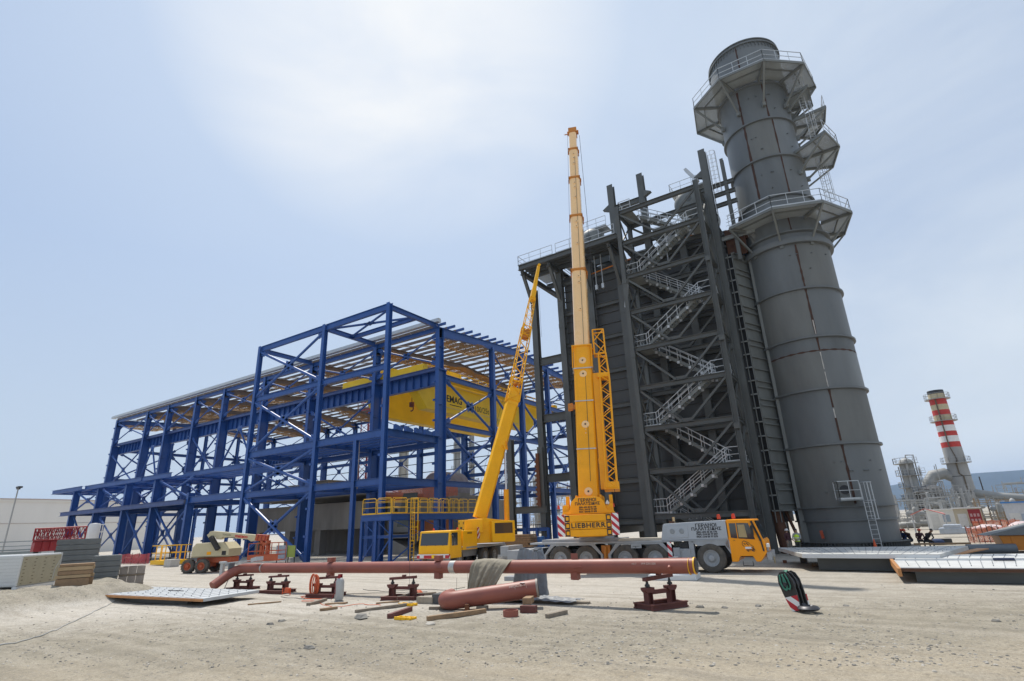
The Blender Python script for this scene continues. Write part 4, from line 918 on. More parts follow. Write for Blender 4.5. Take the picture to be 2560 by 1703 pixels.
mb = MB(); mb.box((-.35, .5, 2.78), (.22, .14, .2)); mb.beam((-.35, .5, 2.6), (-.35, .5, 2.7), .05, .05); mb.box((-.5, .8, 2.66), (.9, .3, .1)); bc('work_light', mb, DARK)
mb = MB(); mb.tube([(-1.75, .5, 2.5), (-1.75, .5, 2.86)], .075, 12); bc('exhaust_pipe', mb, mat('brass_chrome', (.55, .42, .25), .2, metal=.9)); mb = MB(); mb.tube([(-1.85, .5, 2.5), (-1.85, .5, 2.64)], .17, 12); bc('exhaust_guard', mb, RUSTB)
# round cartoon-free emblem: dark beast strokes over a white plate and small truck
mb = MB(); mb.prism([(1.82, 1.17), (1.82, 1.27), (2.12, 1.27), (2.12, 1.17)], (0, .0, 0), (1, 0, 0), (0, 0, 1), -.014); part('emblem_plate', mb, WHITE, cb, local=True)
mb = MB()
pts = [(1.78, 1.28), (1.70, 1.38), (1.72, 1.50), (1.80, 1.56), (1.90, 1.52), (2.02, 1.46), (2.10, 1.36), (2.22, 1.28), (2.24, 1.14), (2.30, 1.10)]
for (a, b), (c, d) in zip(pts, pts[1:]): mb.beam((a, -.004, b), (c, -.004, d), .02, .008, (0, 1, 0))
for (a, b), (c, d) in (((1.78, 1.44), (1.86, 1.38)), ((1.9, 1.46), (2.0, 1.34)), ((1.86, 1.12), (2.26, 1.12)), ((1.9, 1.08), (1.98, 1.05)), ((2.12, 1.09), (2.24, 1.05)), ((2.12, 1.26), (2.22, 1.16))): mb.beam((a, -.004, b), (c, -.004, d), .035, .008, (0, 1, 0))
part('emblem_strokes', mb, INK, cb, local=True)
lettering('LTM', (1.33, .008, 1.58), (1, 0, 0), (0, 0, 1), .06, INK, cb, local=True)
# front outrigger leg on its pad
mb = MB(); mb.beam((-1.65, -1.6, .7), (-1.65, .4, .7), .28, .3); mb.tube([(-1.65, -1.6, .9), (-1.65, -1.6, .35)], .1, 12); mb.tube([(-1.65, -1.6, .35), (-1.65, -1.6, .17)], .12, 12, True, .3); bc('outrigger_leg', mb, CGREY)
# ---- superstructure: counterweight towards the camera, boom leaning away
PIVW = onv(1474, 1252, 31.2); BI = INV[BC.name]
axw = Vector((-.36, .933, 0)).normalized(); axd = Matrix.Rotation(-TH, 3, 'Z') @ axw
sxd = Vector((axd.y, -axd.x, 0)); Zu = Vector((0, 0, 1))
TC = BI @ (Vector((PIVW.x, PIVW.y, 0)) + axw*1.6)
def S(a, b, z): return TC + axd*a + sxd*b + Zu*z      # a along the heading, b to the right, z up
def sbox(mb, a0, a1, b0, b1, z0, z1): mb.add([S(a, b, z) for z in (z0, z1) for a, b in ((a0, b0), (a1, b0), (a1, b1), (a0, b1))], [(3, 2, 1, 0), (4, 5, 6, 7), (0, 1, 5, 4), (1, 2, 6, 5), (2, 3, 7, 6), (3, 0, 4, 7)][::1]); return mb
mb = MB(); sbox(mb, -2.8, 2.1, -.85, .85, 1.95, 2.9); sbox(mb, -2.6, 1.2, -1.15, 1.15, 2.9, 3.25)
for b in (-.72, .72): sbox(mb, -2.4, .9, b-.06, b+.06, 3.1, 4.3)
bc('superstructure', mb, ORG, bevel=.03)
mb = MB()
for z0, z1 in ((2.02, 2.38), (2.40, 2.78), (2.80, 3.18)): sbox(mb, -4.0, -2.75, -1.38, 1.38, z0, z1)
cw = bc('counterweight', mb, ORG, bevel=.025)
for b in (-1.52, 1.52): mb = MB(); sbox(mb, -4.03, -3.97, b-.20, b+.20, 2.04, 3.2); part('striped_board', mb, STRW, cw, local=True)
for b in (-1.16, 1.16):
    for z in (2.2, 2.59, 2.98):
        mb = MB(); sbox(mb, -4.02, -3.99, b-.13, b+.13, z-.17, z+.17); mb.cur = 1; sbox(mb, -4.035, -4.02, b-.07, b+.09, z-.09, z+.1); part('lifting_pocket', mb, [INK, ORG], cw, local=True)
lettering('LIEBHERR', S(-4.012, 0, 2.585), sxd, Zu, .37, INK, cw, bold=.008, local=True, xs=1.12, spacing=1.12)
mb = MB(); mb.prism([(-1.55, 3.22), (-1.45, 3.36), (-1.1, 3.4), (-.95, 3.9), (-.68, 4.15), (.68, 4.15), (.95, 3.9), (1.1, 3.4), (1.45, 3.36), (1.55, 3.22)], S(-3.35, 0, 0), sxd, Zu, -.5); wf = bc('winch_frame', mb, ORG, bevel=.02)
for txt, z, s in (('ΓΕΡΑΝΟΙ', 3.98, .24), ('ΠΑΛΑΤΣΙΔΗΣ', 3.78, .215), ('ΚΙΝ.: 694 45 36 170', 3.585, .115), ('ΤΗΛ.: 210 55 77 597', 3.46, .115), ('FAX : 210 55 77 579', 3.335, .115)):
    lettering(txt, S(-3.36, 0, z), sxd, Zu, s, INK, wf, bold=.006, local=True, xs=1.05)
mb = MB()
for b in (-1.3, 1.25): mb = MB(); sbox(mb, -3.2, -2.6, b-.2, b+.2, 3.35, 3.75); sbox(mb, -2.9, -2.6, b-.1+.1, b+.1+.1, 3.7, 4.25); bc('winch_bracket', mb, ORG, bevel=.02)
for b in (-1.75, 1.45): mb = MB(); mb.lathe([(0, .22), (.07, .2), (.09, 0), (0, 0)], 12, S(-3, b, 3.55)); bc('warning_lamp', mb, mat('beacon_red', (.6, .05, .01)), smooth=40)
for b in (-1.5, 1.15): mb = MB(); mb.add([S(-3.2, b, 3.6), S(-3.2, b+.12, 3.78), S(-3.2, b, 3.96), S(-3.2, b-.12, 3.78)], [(0, 1, 2, 3)]); bc('marker_plate', mb, WHITE)
mb = MB(); sbox(mb, .4, 2.2, -1.75, -.9, 1.9, 3.7); bc('operator_cab', mb, ORG, bevel=.05)
# boom: pivot near the tail, five telescoped sections seen from the underside
PIV = BI @ PIVW; TIPW = onv(1432, 338, 36.5); TIPd = (BI @ TIPW - PIV); BLEN = TIPd.length; TIPd.normalize()
bs = (sxd - TIPd*sxd.dot(TIPd)).normalized(); bu = TIPd.cross(bs).normalized()       # bu points up and forward or down and back
SG = -1 if bu.dot(axd) > 0 else 1            # n > 0 on the upper side
def bpt(t, b, n): return PIV + TIPd*t + bs*b + bu*(n*SG*-1)
def t_at(y):                                  # length along the boom where the photo row y falls
    lo, hi = -3, BLEN+2; M = BC.matrix_world
    for _ in range(50):
        m = (lo+hi)/2; d = M @ (PIV+TIPd*m) - Vector((0, 0, CAMZ)); yy = PH/2 - FPX*d.dot(CU)/d.dot(CF)
        lo, hi = (m, hi) if yy > y else (lo, m)
    return lo
BORN = mat('boom_orange_bleach_glare', (.95, .60, .27), .28, dirt=.15, scale=.7, coat=.6)  # upper sections: sun-bleached orange, paled further by glare put into the colour
def bsec(t0, t1, w, d, m, name):
    """box section, its underside (towards the tail) rounded in flats"""
    mb = MB(); h = w/2; q = d/2; c = w*.17
    pr = [(-h, q), (h, q), (h, -q+c*1.3), (h-c*.4, -q+c*.4), (h-c*1.3, -q), (-h+c*1.3, -q), (-h+c*.4, -q+c*.4), (-h, -q+c*1.3)]
    k = len(pr); vs = [bpt(t, a, n) for t in (t0, t1) for a, n in pr]
    mb.add(vs, [tuple(range(k)), tuple(range(k, 2*k))[::-1]] + [(i, (i+1) % k, k+(i+1) % k, k+i) for i in range(k)])
    bm = bmesh.new(); vv = [bm.verts.new(p) for p in mb.v]; [bm.faces.new([vv[i] for i in f]) for f in mb.f]; bmesh.ops.recalc_face_normals(bm, faces=bm.faces)
    bm.verts.index_update(); mb.v = [v.co.copy() for v in bm.verts]; mb.f = [tuple(v.index for v in f.verts) for f in bm.faces]; bm.free()
    return bc(name, mb, m, bevel=.012)
def collar(t, w, d, h, m, par, name='collar'):
    mb = MB()
    for a0, a1, n0, n1 in ((-w/2, w/2, d/2-.06, d/2), (-w/2, w/2, -d/2, -d/2+.06), (-w/2, -w/2+.06, -d/2, d/2), (w/2-.06, w/2, -d/2, d/2)):
        mb.add([bpt(tt, a, n) for tt in (t-h, t) for a, n in ((a0, n0), (a1, n0), (a1, n1), (a0, n1))], [(3, 2, 1, 0), (4, 5, 6, 7), (0, 1, 5, 4), (1, 2, 6, 5), (2, 3, 7, 6), (3, 0, 4, 7)])
    for a in (-w/2-.03, w/2+.03): mb.beam(bpt(t-h*2.2, a, -.1), bpt(t, a, -.1), .05, .09)
    part(name, mb, m, par, local=True)
def bosses(ts, w, par, n, r=.15):
    for t in ts:
        mb = MB(); e1, e2, nn_ = TIPd, bs, (bpt(0, 0, -1)-bpt(0, 0, 0))
        k = 16; c = bpt(t, .02, -n); rings = []
        for rr, hh in ((r*1.35, -.01), (r*1.25, .025), (r, .045), (r*.5, .055), (r*.42, .03), (0.001, .03)):
            rings.append([c+(e1*math.cos(2*math.pi*i/k)+e2*math.sin(2*math.pi*i/k))*rr+nn_*hh for i in range(k)])
        vs = [p for g_ in rings for p in g_]; mb.add(vs, [(i*k+j, i*k+(j+1) % k, (i+1)*k+(j+1) % k, (i+1)*k+j) for i in range(len(rings)-1) for j in range(k)])
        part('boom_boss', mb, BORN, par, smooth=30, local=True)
        mb = MB(); rr = r*.3; mb.add([c+(e1*math.cos(2*math.pi*i/8)*rr+e2*math.sin(2*math.pi*i/8)*rr)+nn_*.052 for i in range(8)], [tuple(range(8))]); part('boss_hole', mb, DARK, par, local=True)
JY = [874, 682, 547, 451, 379]; TJ = [t_at(y) for y in JY] + [BLEN]
WD = [1.24, 1.06, .95, .85, .75, .64]; t0 = -1.1
for i in range(6):
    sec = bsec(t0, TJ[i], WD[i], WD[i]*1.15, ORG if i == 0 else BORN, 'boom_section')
    ln = TJ[i]-t0
    if i == 0:
        collar(TJ[0], 1.36, 1.56, .09, ORG, sec); collar(TJ[0]-1.75, 1.36, 1.56, .06, GALV, sec)
        mb = MB()
        for a in (-.66, .66): mb.beam(bpt(TJ[0]-1.75, a, -.76), bpt(TJ[0], a, -.76), .05, .06)
        part('collar_bar', mb, ORG, sec, local=True)
        for q in (.36, .64): mb = MB(); mb.beam(bpt(ln*q-1.1, -.62, -.73), bpt(ln*q-1.1, .62, -.73), .06, .06, TIPd); part('boom_strap', mb, GALV, sec, local=True)
        bosses([TJ[0]-1.2, TJ[0]-2.2, ln*.50-1.1, ln*.13-1.1], 1.2, sec, .715, .19)
        for q in (.45, .47, .49, .52): bosses([ln*q-1.1], 1.2, sec, .715, .035)
        mb = MB(); mb.beam(bpt(ln*.62-1.1, -.6, -.3), bpt(ln*.62-1.1, -1.05, -.3), .28, .28); mb.beam(bpt(ln*.62-1.35, -.95, -.3), bpt(ln*.62-.85, -.95, -.3), .3, .14); part('jib_pin', mb, ORGD, sec, local=True)
    else:
        collar(TJ[i], WD[i]+.10, WD[i]*1.15+.10, .18, ORGD, sec) if i < 5 else None
        if i < 5: bosses([TJ[i]-.75, TJ[i]-1.25, t0+ln*.45], WD[i], sec, WD[i]*1.15/2+.005, .11)
    t0 = TJ[i]
mb = MB(); mb.add([bpt(t, a, n) for t in (BLEN, BLEN+.55) for a, n in ((-.36, -.4), (.36, -.4), (.36, .45), (-.36, .45))], [(3, 2, 1, 0), (4, 5, 6, 7), (0, 1, 5, 4), (1, 2, 6, 5), (2, 3, 7, 6), (3, 0, 4, 7)])
mb.beam(bpt(BLEN+.2, -.36, 0), bpt(BLEN+.2, -.75, 0), .06, .06); mb.tube([bpt(BLEN+.5, -.5, .2), bpt(BLEN+.5, .5, .2)], .2, 10); hd = bc('boom_head', mb, ORGD)
mb = MB()
mb.tube([bpt(BLEN+.3, .55, .4), bpt(BLEN*.5, 1.0, .5), S(-2.4, 1.6, 3.6)], .018, 4); mb.tube([bpt(BLEN, -.45, -.2), bpt(2, -.75, -.6)], .012, 4); mb.tube([bpt(BLEN*.9, .12, -.5), bpt(1, .18, -.78)], .014, 4); part('hoist_rope', mb, DARK, hd, local=True)
mb = MB(); mb.tube([S(1.2, 0, 2.6), bpt(5.0, 0, .5)], .26, 14); mb.tube([bpt(4.8, 0, .5), bpt(8.5, 0, .75)], .17, 14); bc('luffing_cylinder', mb, ORG, smooth=40)
# folding lattice jib stowed on the right of the base section
def lattice(mb, p0, p1, w0, d0, w1, d1, ex, ey, n, rc=.05, rl=.03):
    p0, p1 = Vector(p0), Vector(p1); nodes = []
    for i in range(n+1):
        q = i/n; c = p0+(p1-p0)*q; w, d = (w0+(w1-w0)*q)/2, (d0+(d1-d0)*q)/2; nodes.append([c+ex*w*a+ey*d*b for a, b in ((-1, -1), (1, -1), (1, 1), (-1, 1))])
    for k in range(4): mb.tube([nodes[0][k], nodes[n][k]], rc, 6)
    for i in range(n):
        for k in range(4):
            a, b = (k, (k+1) % 4) if i % 2 else ((k+1) % 4, k); mb.tube([nodes[i][a], nodes[i+1][b]], rl, 5)
    for i in (0, n):
        for k in range(4): mb.tube([nodes[i][k], nodes[i][(k+1) % 4]], rc, 5)
    return mb
nu = (bpt(0, 0, 1)-bpt(0, 0, 0))
tb, tt = t_at(1235)+.2, t_at(845)
JB = lambda t, b, n: bpt(t, b, n)
mb = MB(); lattice(mb, JB(tb, 1.42, -.25), JB(tt-3.3, 1.42, -.25), .62, .9, .60, .75, bs, nu, 15, .055, .032); jb = bc('lattice_jib', mb, ORG, smooth=40)
mb = MB(); lattice(mb, JB(tt-3.3, 1.42, -.25), JB(tt-1.6, 1.35, -.25), .60, .75, .5, .6, bs, nu, 3, .06, .035); lattice(mb, JB(tt-1.6, 1.2, -.25), JB(tt+.3, 1.15, -.25), .75, .5, .75, .5, bs, nu, 2, .05, .035); part('jib_head', mb, ORG, jb, local=True)
mb = MB(); mb.beam(JB(tb, 1.0, -.3), JB(tt-3.0, .88, -.3), .22, .5, bs); mb.beam(JB(tb-.1, 1.42, -.3), JB(tb+.35, 1.42, -.3), .8, .9, bs); mb.beam(JB(tt-3.4, 1.35, -.3), JB(tt-3.1, 1.35, -.3), .7, .8, bs); mb.beam(JB(tt-5.2, .7, -.3), JB(tt-5.2, 1.2, -.3), .2, .3); mb.beam(JB(tt-9, .7, -.3), JB(tt-9, 1.2, -.3), .2, .3); part('jib_carrier', mb, ORG, jb, local=True)
# ---------------------------------------------------------------- smaller yellow truck crane by the hall corner
P2 = Vector((-26.6, 30.3, 0)); hd2 = Vector((.162, -.986)).normalized()        # heading: nose towards the camera and left
A2 = math.atan2(hd2.y, hd2.x)
YC = thing('truck_crane', 'smaller yellow truck crane with lattice jib extension, nose towards the camera', 'mobile crane', P2, A2)
def yc(name, mb, m, par=None, **k): return part(name, mb, m, par or YC, local=True, **k)
# local x forward, y left; cab face at x = .3
for x in (-1.2, -5.2, -6.8):
    for y, s in ((-.95, -1), (.95, 1)): wheel_parts(YC, x, y, .62, .42, CGREY, s)
mb = MB(); mb.bx(-8.6, .2, -.6, .6, .7, 1.15); yc('chassis', mb, CGREY); mb = MB(); mb.bx(-8.6, -2.0, -1.25, 1.25, 1.25, 1.42); mb.bx(-1.9, -.3, -1.25, -1.2, 1.0, 1.6); mb.bx(-8.7, -8.2, -1.3, 1.3, .5, 1.3); yc('deck', mb, CGREY, bevel=.02)
mb = MB(); mb.prism([(-1.35, .75), (.28, .75), (.34, 1.0), (.34, 1.55), (.16, 2.55), (-1.35, 2.58)], (0, 1.25, 0), (1, 0, 0), (0, 0, 1), 2.5); c2 = yc('cab', mb, TRKY, bevel=.05)
mb = MB(); mb.add([(.345, 1.1, 1.62), (.345, -1.1, 1.62), (.195, -1.1, 2.42), (.195, 1.1, 2.42), (.325, 1.1, 1.62), (.325, -1.1, 1.62), (.175, -1.1, 2.42), (.175, 1.1, 2.42)], [(0, 1, 2, 3), (7, 6, 5, 4), (0, 4, 5, 1), (1, 5, 6, 2), (2, 6, 7, 3), (3, 7, 4, 0)][:6]); part('windscreen', mb, GLASS, c2, local=True)
for y in (-1.262, 1.25): mb = MB(); mb.bx(-.75, .05, y, y+.012, 1.58, 2.42); part('door_window', mb, GLASS, c2, local=True)
mb = MB()
for y in (-.6, .1, .7): mb.beam((.36, y, 1.6), (.30, y+.35, 1.72), .02, .02)
part('wiper', mb, BLACK, c2, local=True)
mb = MB(); mb.bx(.28, .5, -1.28, 1.28, .78, 1.06); bmp = yc('bumper', mb, STRW, bevel=.02)
for y in (-.85, .85): mb = MB(); mb.bx(.49, .53, y-.16, y+.16, .82, 1.0); part('headlight', mb, WHITE, bmp, local=True)
mb = MB(); mb.bx(.49, .53, -.05, .3, .81, 1.02); part('number_plate', mb, YEL, bmp, local=True)
mb = MB(); mb.tube([(.2, -1.3, 2.5), (.25, -1.55, 2.4), (.25, -1.55, 1.7)], .03, 5); mb.box((.25, -1.55, 2.1), (.06, .16, .5)); mb.tube([(.2, 1.3, 2.3), (.25, 1.5, 2.2), (.25, 1.5, 1.6)], .03, 5); part('mirror', mb, BLACK, c2, local=True)
mb = MB(); mb.bx(-3.7, -1.55, .3, 1.25, 1.2, 2.5); yc('engine_cover', mb, TRKY, bevel=.03)
lettering('LIEBHERR', (-2.5, 1.262, 2.32), (-1, 0, 0), (0, 0, 1), .17, INK, YC, local=True)
mb = MB(); mb.lathe([(0, .16), (.06, .14), (.08, 0), (0, 0)], 12, (-1.2, -1.0, 2.58)); mb.lathe([(0, .16), (.06, .14), (.08, 0), (0, 0)], 12, (-1.2, 1.0, 2.58)); yc('beacon', mb, mat('beacon_red', (.6, .05, .01)), smooth=40)
mb = MB(); mb.bx(-2.4, -1.4, -.6, 1.2, 1.4, 1.46); mb.box((-3.9, 1.27, 2.3), (.35, .03, .8)); yc('striped_board', mb, STRW)
mb = MB(); mb.bx(-1.0, -.2, -1.32, -1.26, .55, .95); mb.bx(.1, .4, -3.2, 3.0, .42, .62); yc('outrigger_beam', mb, CGREY)
mb = MB()
for y in (-2.2, -3.15, 1.6, 2.95): mb.bx(.395, .405, y-.08, y+.08, .44, .60)
yc('red_marker', mb, RED)
# superstructure and boom, aimed to lean right and away
BP = onv(1203, 1283, 35.6); TIP2 = onv(1347, 664, 41.5); MAINE = onv(1279, 1012, 37.8)
YI = INV[YC.name]; pv = YI @ BP
d2 = (YI @ onv(1279, 1012, 37.8)) - pv; mainlen = ((YI @ MAINE)-pv).length; d2.normalize()
h2 = Vector((d2.x, d2.y, 0)).normalized(); s2v = Vector((h2.y, -h2.x, 0)); u2 = s2v.cross(d2); u2 = u2 if u2.z > 0 else -u2
O2 = Vector((pv.x, pv.y, 0))+h2*1.0
def S2(a, b, z): return O2+h2*a+s2v*b+Zu*z
def sb2(mb, a0, a1, b0, b1, z0, z1): mb.add([S2(a, b, z) for z in (z0, z1) for a, b in ((a0, b0), (a1, b0), (a1, b1), (a0, b1))], [(3, 2, 1, 0), (4, 5, 6, 7), (0, 1, 5, 4), (1, 2, 6, 5), (2, 3, 7, 6), (3, 0, 4, 7)]); return mb
mb = MB(); sb2(mb, -2.3, 1.3, -1.1, 1.1, 1.55, 2.5); sb2(mb, -2.6, -1.2, -1.25, 1.25, 2.3, 3.25); mb.prism([(-2.0, 2.4), (1.5, 2.4), (.9, 3.1), (-1.0, 3.35), (-2.0, 3.3)], S2(0, .95, 0), h2, Zu, .12); mb.prism([(-2.0, 2.4), (1.5, 2.4), (.9, 3.1), (-1.0, 3.35), (-2.0, 3.3)], S2(0, -.4, 0), h2, Zu, .12)
yc('superstructure', mb, TRKY, bevel=.03)
mb = MB()
for b in (-.8, .8): sb2(mb, -2.62, -2.6, b-.1, b+.1, 2.95, 3.1); sb2(mb, -2.62, -2.6, b-.1, b+.1, 2.45, 2.6)
sb2(mb, -2.62, -2.6, -.3, .3, 2.6, 2.75); yc('tail_slots', mb, INK)
mb = MB(); sb2(mb, -.6, 1.2, .95, 1.75, 1.6, 3.1); oc = yc('operator_cab', mb, TRKY, bevel=.05); mb = MB(); sb2(mb, -.4, 1.0, 1.74, 1.765, 2.2, 2.95); sb2(mb, 1.19, 1.215, 1.05, 1.65, 2.1, 2.95); part('window', mb, GLASS, oc, local=True)
def b2(t, b, n): return pv+d2*t+s2v*b+u2*n
mb = MB(); vs = [b2(t, a, n) for t in (-.4, mainlen) for a, n in ((-.42, .5), (.42, .5), (.42, -.34), (.26, -.5), (-.26, -.5), (-.42, -.34))]
mb.add(vs, [(5, 4, 3, 2, 1, 0), (6, 7, 8, 9, 10, 11)] + [(i, (i+1) % 6, 6+(i+1) % 6, 6+i) for i in range(6)]); mb2 = yc('main_boom', mb, TRKY, bevel=.02)
for q in (.3, .62): mb = MB(); mb.beam(b2(mainlen*q, -.44, -.3), b2(mainlen*q, .44, -.3), .07, .45, d2); part('boom_band', mb, TRKY, mb2, local=True)
mb = MB(); mb.tube([b2(mainlen*.60, .42, -.1), b2(mainlen*.57, 1.0, -.4), b2(mainlen*.6, 2.4, .2)], .09, 6); part('jib_arm', mb, ORG, mb2, local=True)
cb0 = S2(.95, .5, 2.75); mb = MB(); mb.tube([cb0, cb0+(b2(mainlen*.55, .3, -.5)-cb0)*.48], .21, 14); cy = yc('luffing_cylinder', mb, ORG, smooth=40)
mb = MB(); mb.tube([cb0+(b2(mainlen*.55, .3, -.5)-cb0)*.48, b2(mainlen*.55, .3, -.5)], .10, 12); part('piston_rod', mb, mat('chrome_rod', (.6, .6, .62), .2, metal=.9), cy, smooth=40, local=True)
tp = YI @ TIP2; J0 = b2(mainlen, 0, 0); j = tp-J0; JL = j.length; jd = j.normalized(); ju = s2v.cross(jd); ju = -ju if ju.z < 0 else ju; js = jd.cross(ju)
def J(q): return J0+j*q
mb = MB(); mb.beam(J(0)-jd*.1, J(.06), .9, .9, ju); mb.beam(J(.06), J(.10), .75, .75, ju); hdm = yc('boom_head', mb, TRKY)
mb = MB(); lattice(mb, J(.02), J(.16), 1.0, 1.0, .85, .9, js, ju, 3, .055, .035); lattice(mb, J(.14), J(.52), .85, .85, .72, .75, js, ju, 9, .05, .028); lattice(mb, J(.46), J(.74), .70, .7, .46, .48, js, ju, 9, .04, .022); jl = yc('lattice_jib', mb, TRKY, smooth=40)
mb = MB(); mb.beam(J(.44), J(.50), .62, .62, ju); mb.beam(J(.12), J(.15), .8, .3, ju); part('jib_joint', mb, ORGD, jl, local=True)
mb = MB(); mb.beam(J(.72), J(.80), .42, .42, ju); mb.beam(J(.80), J(1.0), .34, .36, ju, w2=.2, h2=.24); mb.tube([J(1.0)-js*.18, J(1.0)+js*.18], .14, 10); part('jib_tip', mb, TRKY, jl, local=True)
mb = MB(); mb.tube([J(1.0)+ju*.15, J(1.0)+ju*.15-Vector((0, 0, 7.5))], .012, 4); mb.tube([J(.95)-js*.2, b2(1, -.5, .6)], .012, 4); yc('hoist_rope', mb, DARK)
# ---------------------------------------------------------------- boom lift
LW = at(451, 1435); LA = R(31)
BL = thing('boom_lift', 'cream and orange boom lift with chunky dusty tyres parked behind the pipe end', 'boom lift', (LW.x+.3, LW.y+.4, 0), LA)
def bl(name, mb, m, par=None, **k): return part(name, mb, m, par or BL, local=True, **k)
for x, dy in ((0, 0), (1.36, -.35)):
    for y, s in ((dy, -1), (dy+1.9, 1)): wheel_parts(BL, x, y, .53, .42, LIFTO, s, tread=18)
mb = MB(); mb.bx(-.1, 1.5, .2, 1.5, .42, .8); mb.bx(.5, 3.3, .2, 1.6, .72, 1.15); bl('chassis', mb, LIFTO, bevel=.04)
mb = MB(); mb.prism([(.22, 1.18), (.22, 1.95), (.5, 2.28), (1.35, 2.28), (2.75, 2.3), (3.32, 1.78), (3.32, 1.18)], (0, -.2, 0), (1, 0, 0), (0, 0, 1), -2.0); tb_ = bl('turntable_hood', mb, CREAM, bevel=.05)
mb = MB(); mb.bx(2.75, 3.1, -.212, -.2, 1.3, 1.62); part('control_panel', mb, BLACK, tb_, local=True); mb = MB(); mb.bx(1.5, 1.85, -.212, -.2, 1.36, 1.6); part('warning_sticker', mb, ORG, tb_, local=True)
mb = MB(); mb.bx(.24, 3.3, -.206, -.2, 1.22, 1.25); part('hood_line', mb, RUSTB, tb_, local=True)
mb = MB(); mb.beam((2.5, -.35, 1.75), (1.75, -.35, 2.75), .36, .30); bl('lift_link', mb, BLACK)
mb = MB(); mb.beam((2.1, -.1, 1.9), (1.35, -.1, 2.95), .16, .16); bl('lift_link', mb, CREAM)
e0, e1 = Vector((1.4, 0, 3.0)), Vector((5.45, 0, 2.56)); ed = (e1-e0).normalized()
mb = MB(); mb.prism([(0, -.1), (.1, .16), (.4, .24), (4.1, .2), (4.1, -.28), (3.7, -.34), (3.4, -.2), (1.25, -.2), (1.1, -.38), (.75, -.38), (.6, -.2), (.15, -.3)], e0+Vector((0, -.22, 0)), ed, (0, 0, 1), -.44); arm = bl('boom_arm', mb, CREAM, bevel=.03)
lettering('mateco', e0+ed*2.85+Vector((0, -.226, .0)), ed, (0, 0, 1), .36, mat('mateco_red', (.55, .03, .02)), arm, bold=.012, local=True)
lettering('TOUCAN', e0+ed*1.6+Vector((0, -.226, .02)), ed, (0, 0, 1), .17, DARK, arm, local=True)
mb = MB(); mb.bx(3.0, 3.7, -.23, -.22, 2.62, 2.66); part('arm_line', mb, INK, arm, local=True)
mb = MB(); mb.beam(e1-ed*.05, e1+ed*.95, .46, .5); mb.beam(e1+ed*.55, e1+ed*.55+Vector((.1, 0, -.9)), .22, .22); hd3 = bl('boom_knuckle', mb, LIFTO, bevel=.04)
mb = MB()
for q in (.15, .45, .75): mb.beam(e1+ed*q+Vector((0, -.24, -.24)), e1+ed*(q+.1)+Vector((0, -.24, .24)), .05, .05)
mb.beam(e1+Vector((0, -.25, .22)), e1+ed*.9+Vector((0, -.25, .22)), .05, .05)
part('knuckle_bars', mb, RED, hd3, local=True)
mb = MB(); bx0, bx1, by0, by1, bz = 5.2, 7.65, -.7, .7, .8
for x, y in ((bx0, by0), (bx1, by0), (bx1, by1), (bx0, by1), ((bx0+bx1)/2, by0), ((bx0+bx1)/2, by1)): mb.beam((x, y, bz), (x, y, bz+1.3), .05, .05)
for h in (0, .4, .7, 1.3):
    for a, b in (((bx0, by0), (bx1, by0)), ((bx1, by0), (bx1, by1)), ((bx1, by1), (bx0, by1)), ((bx0, by1), (bx0, by0))): mb.beam((*a, bz+h), (*b, bz+h), .05, .05)
mb.bx(bx0, bx1, by0, by1, bz-.05, bz); mb.bx(bx0, bx1, by0-.01, by0+.01, bz, bz+.4); mb.bx(5.9, 6.1, -.3, .1, bz+.3, bz+1.5); mb.bx(6.4, 6.6, -.3, .1, bz+.3, bz+1.5); mb.bx(5.9, 6.6, -.3, .1, bz+1.1, bz+1.35); bl('basket', mb, LIFTO)
# ================================================================== yellow railed access platform by the hall corner
AP = thing('access_platform', 'blue access platform with bright yellow guard rails and caged ladder at hall corner', 'platform', (-37, 38, 0))
def ap(name, mb, m=BLUE, **k): return part(name, mb, m, AP, **k)
mb = MB(); mb.bx(-39.3, -35.5, 34.6, 36.3, 3.98, 4.06); mb.bx(-37.2, -35.5, 36.3, 46.6, 3.98, 4.06)
fl = ap('floor', mb, BLUED)
mb = MB()
for a, b in (((-39.3, 34.6), (-35.5, 34.6)), ((-35.5, 34.6), (-35.5, 46.6)), ((-37.2, 36.3), (-37.2, 46.6)), ((-39.3, 36.3), (-37.2, 36.3)), ((-39.3, 34.6), (-39.3, 36.3))): mb.ib((*a, 3.75), (*b, 3.75), .2, .46)
part('floor_beam', mb, BLUE, fl)
for u, v in ((-39.2, 34.7), (-37.4, 34.7), (-35.6, 34.7), (-39.2, 36.2), (-35.6, 38.6), (-37.1, 38.6), (-35.6, 42.6), (-37.1, 42.6), (-35.6, 46.4)):
    mb = MB(); mb.ib((u, v, 0), (u, v, 3.55), .26, .26, (0, 1, 0)); ap('leg', mb)
mb = MB(); mb.ib((-39.2, 34.7, 2.2), (-35.6, 34.7, 2.2), .18, .22); mb.ib((-35.6, 34.7, 2.2), (-35.6, 46.4, 2.2), .18, .22); ap('tie_beam', mb)
for a, b in (((-39.1, 34.7), (-37.5, 34.7)), ((-37.3, 34.7), (-35.7, 34.7)), ((-35.6, 38.8), (-35.6, 42.4)), ((-35.6, 42.8), (-35.6, 46.2)), ((-35.6, 34.9), (-35.6, 38.4))):
    mb = MB(); mb.beam((*a, .2), (*b, 2.0), .09, .09); mb.beam((*a, 3.5), (*b, 2.4), .06, .06); ap('brace', mb)
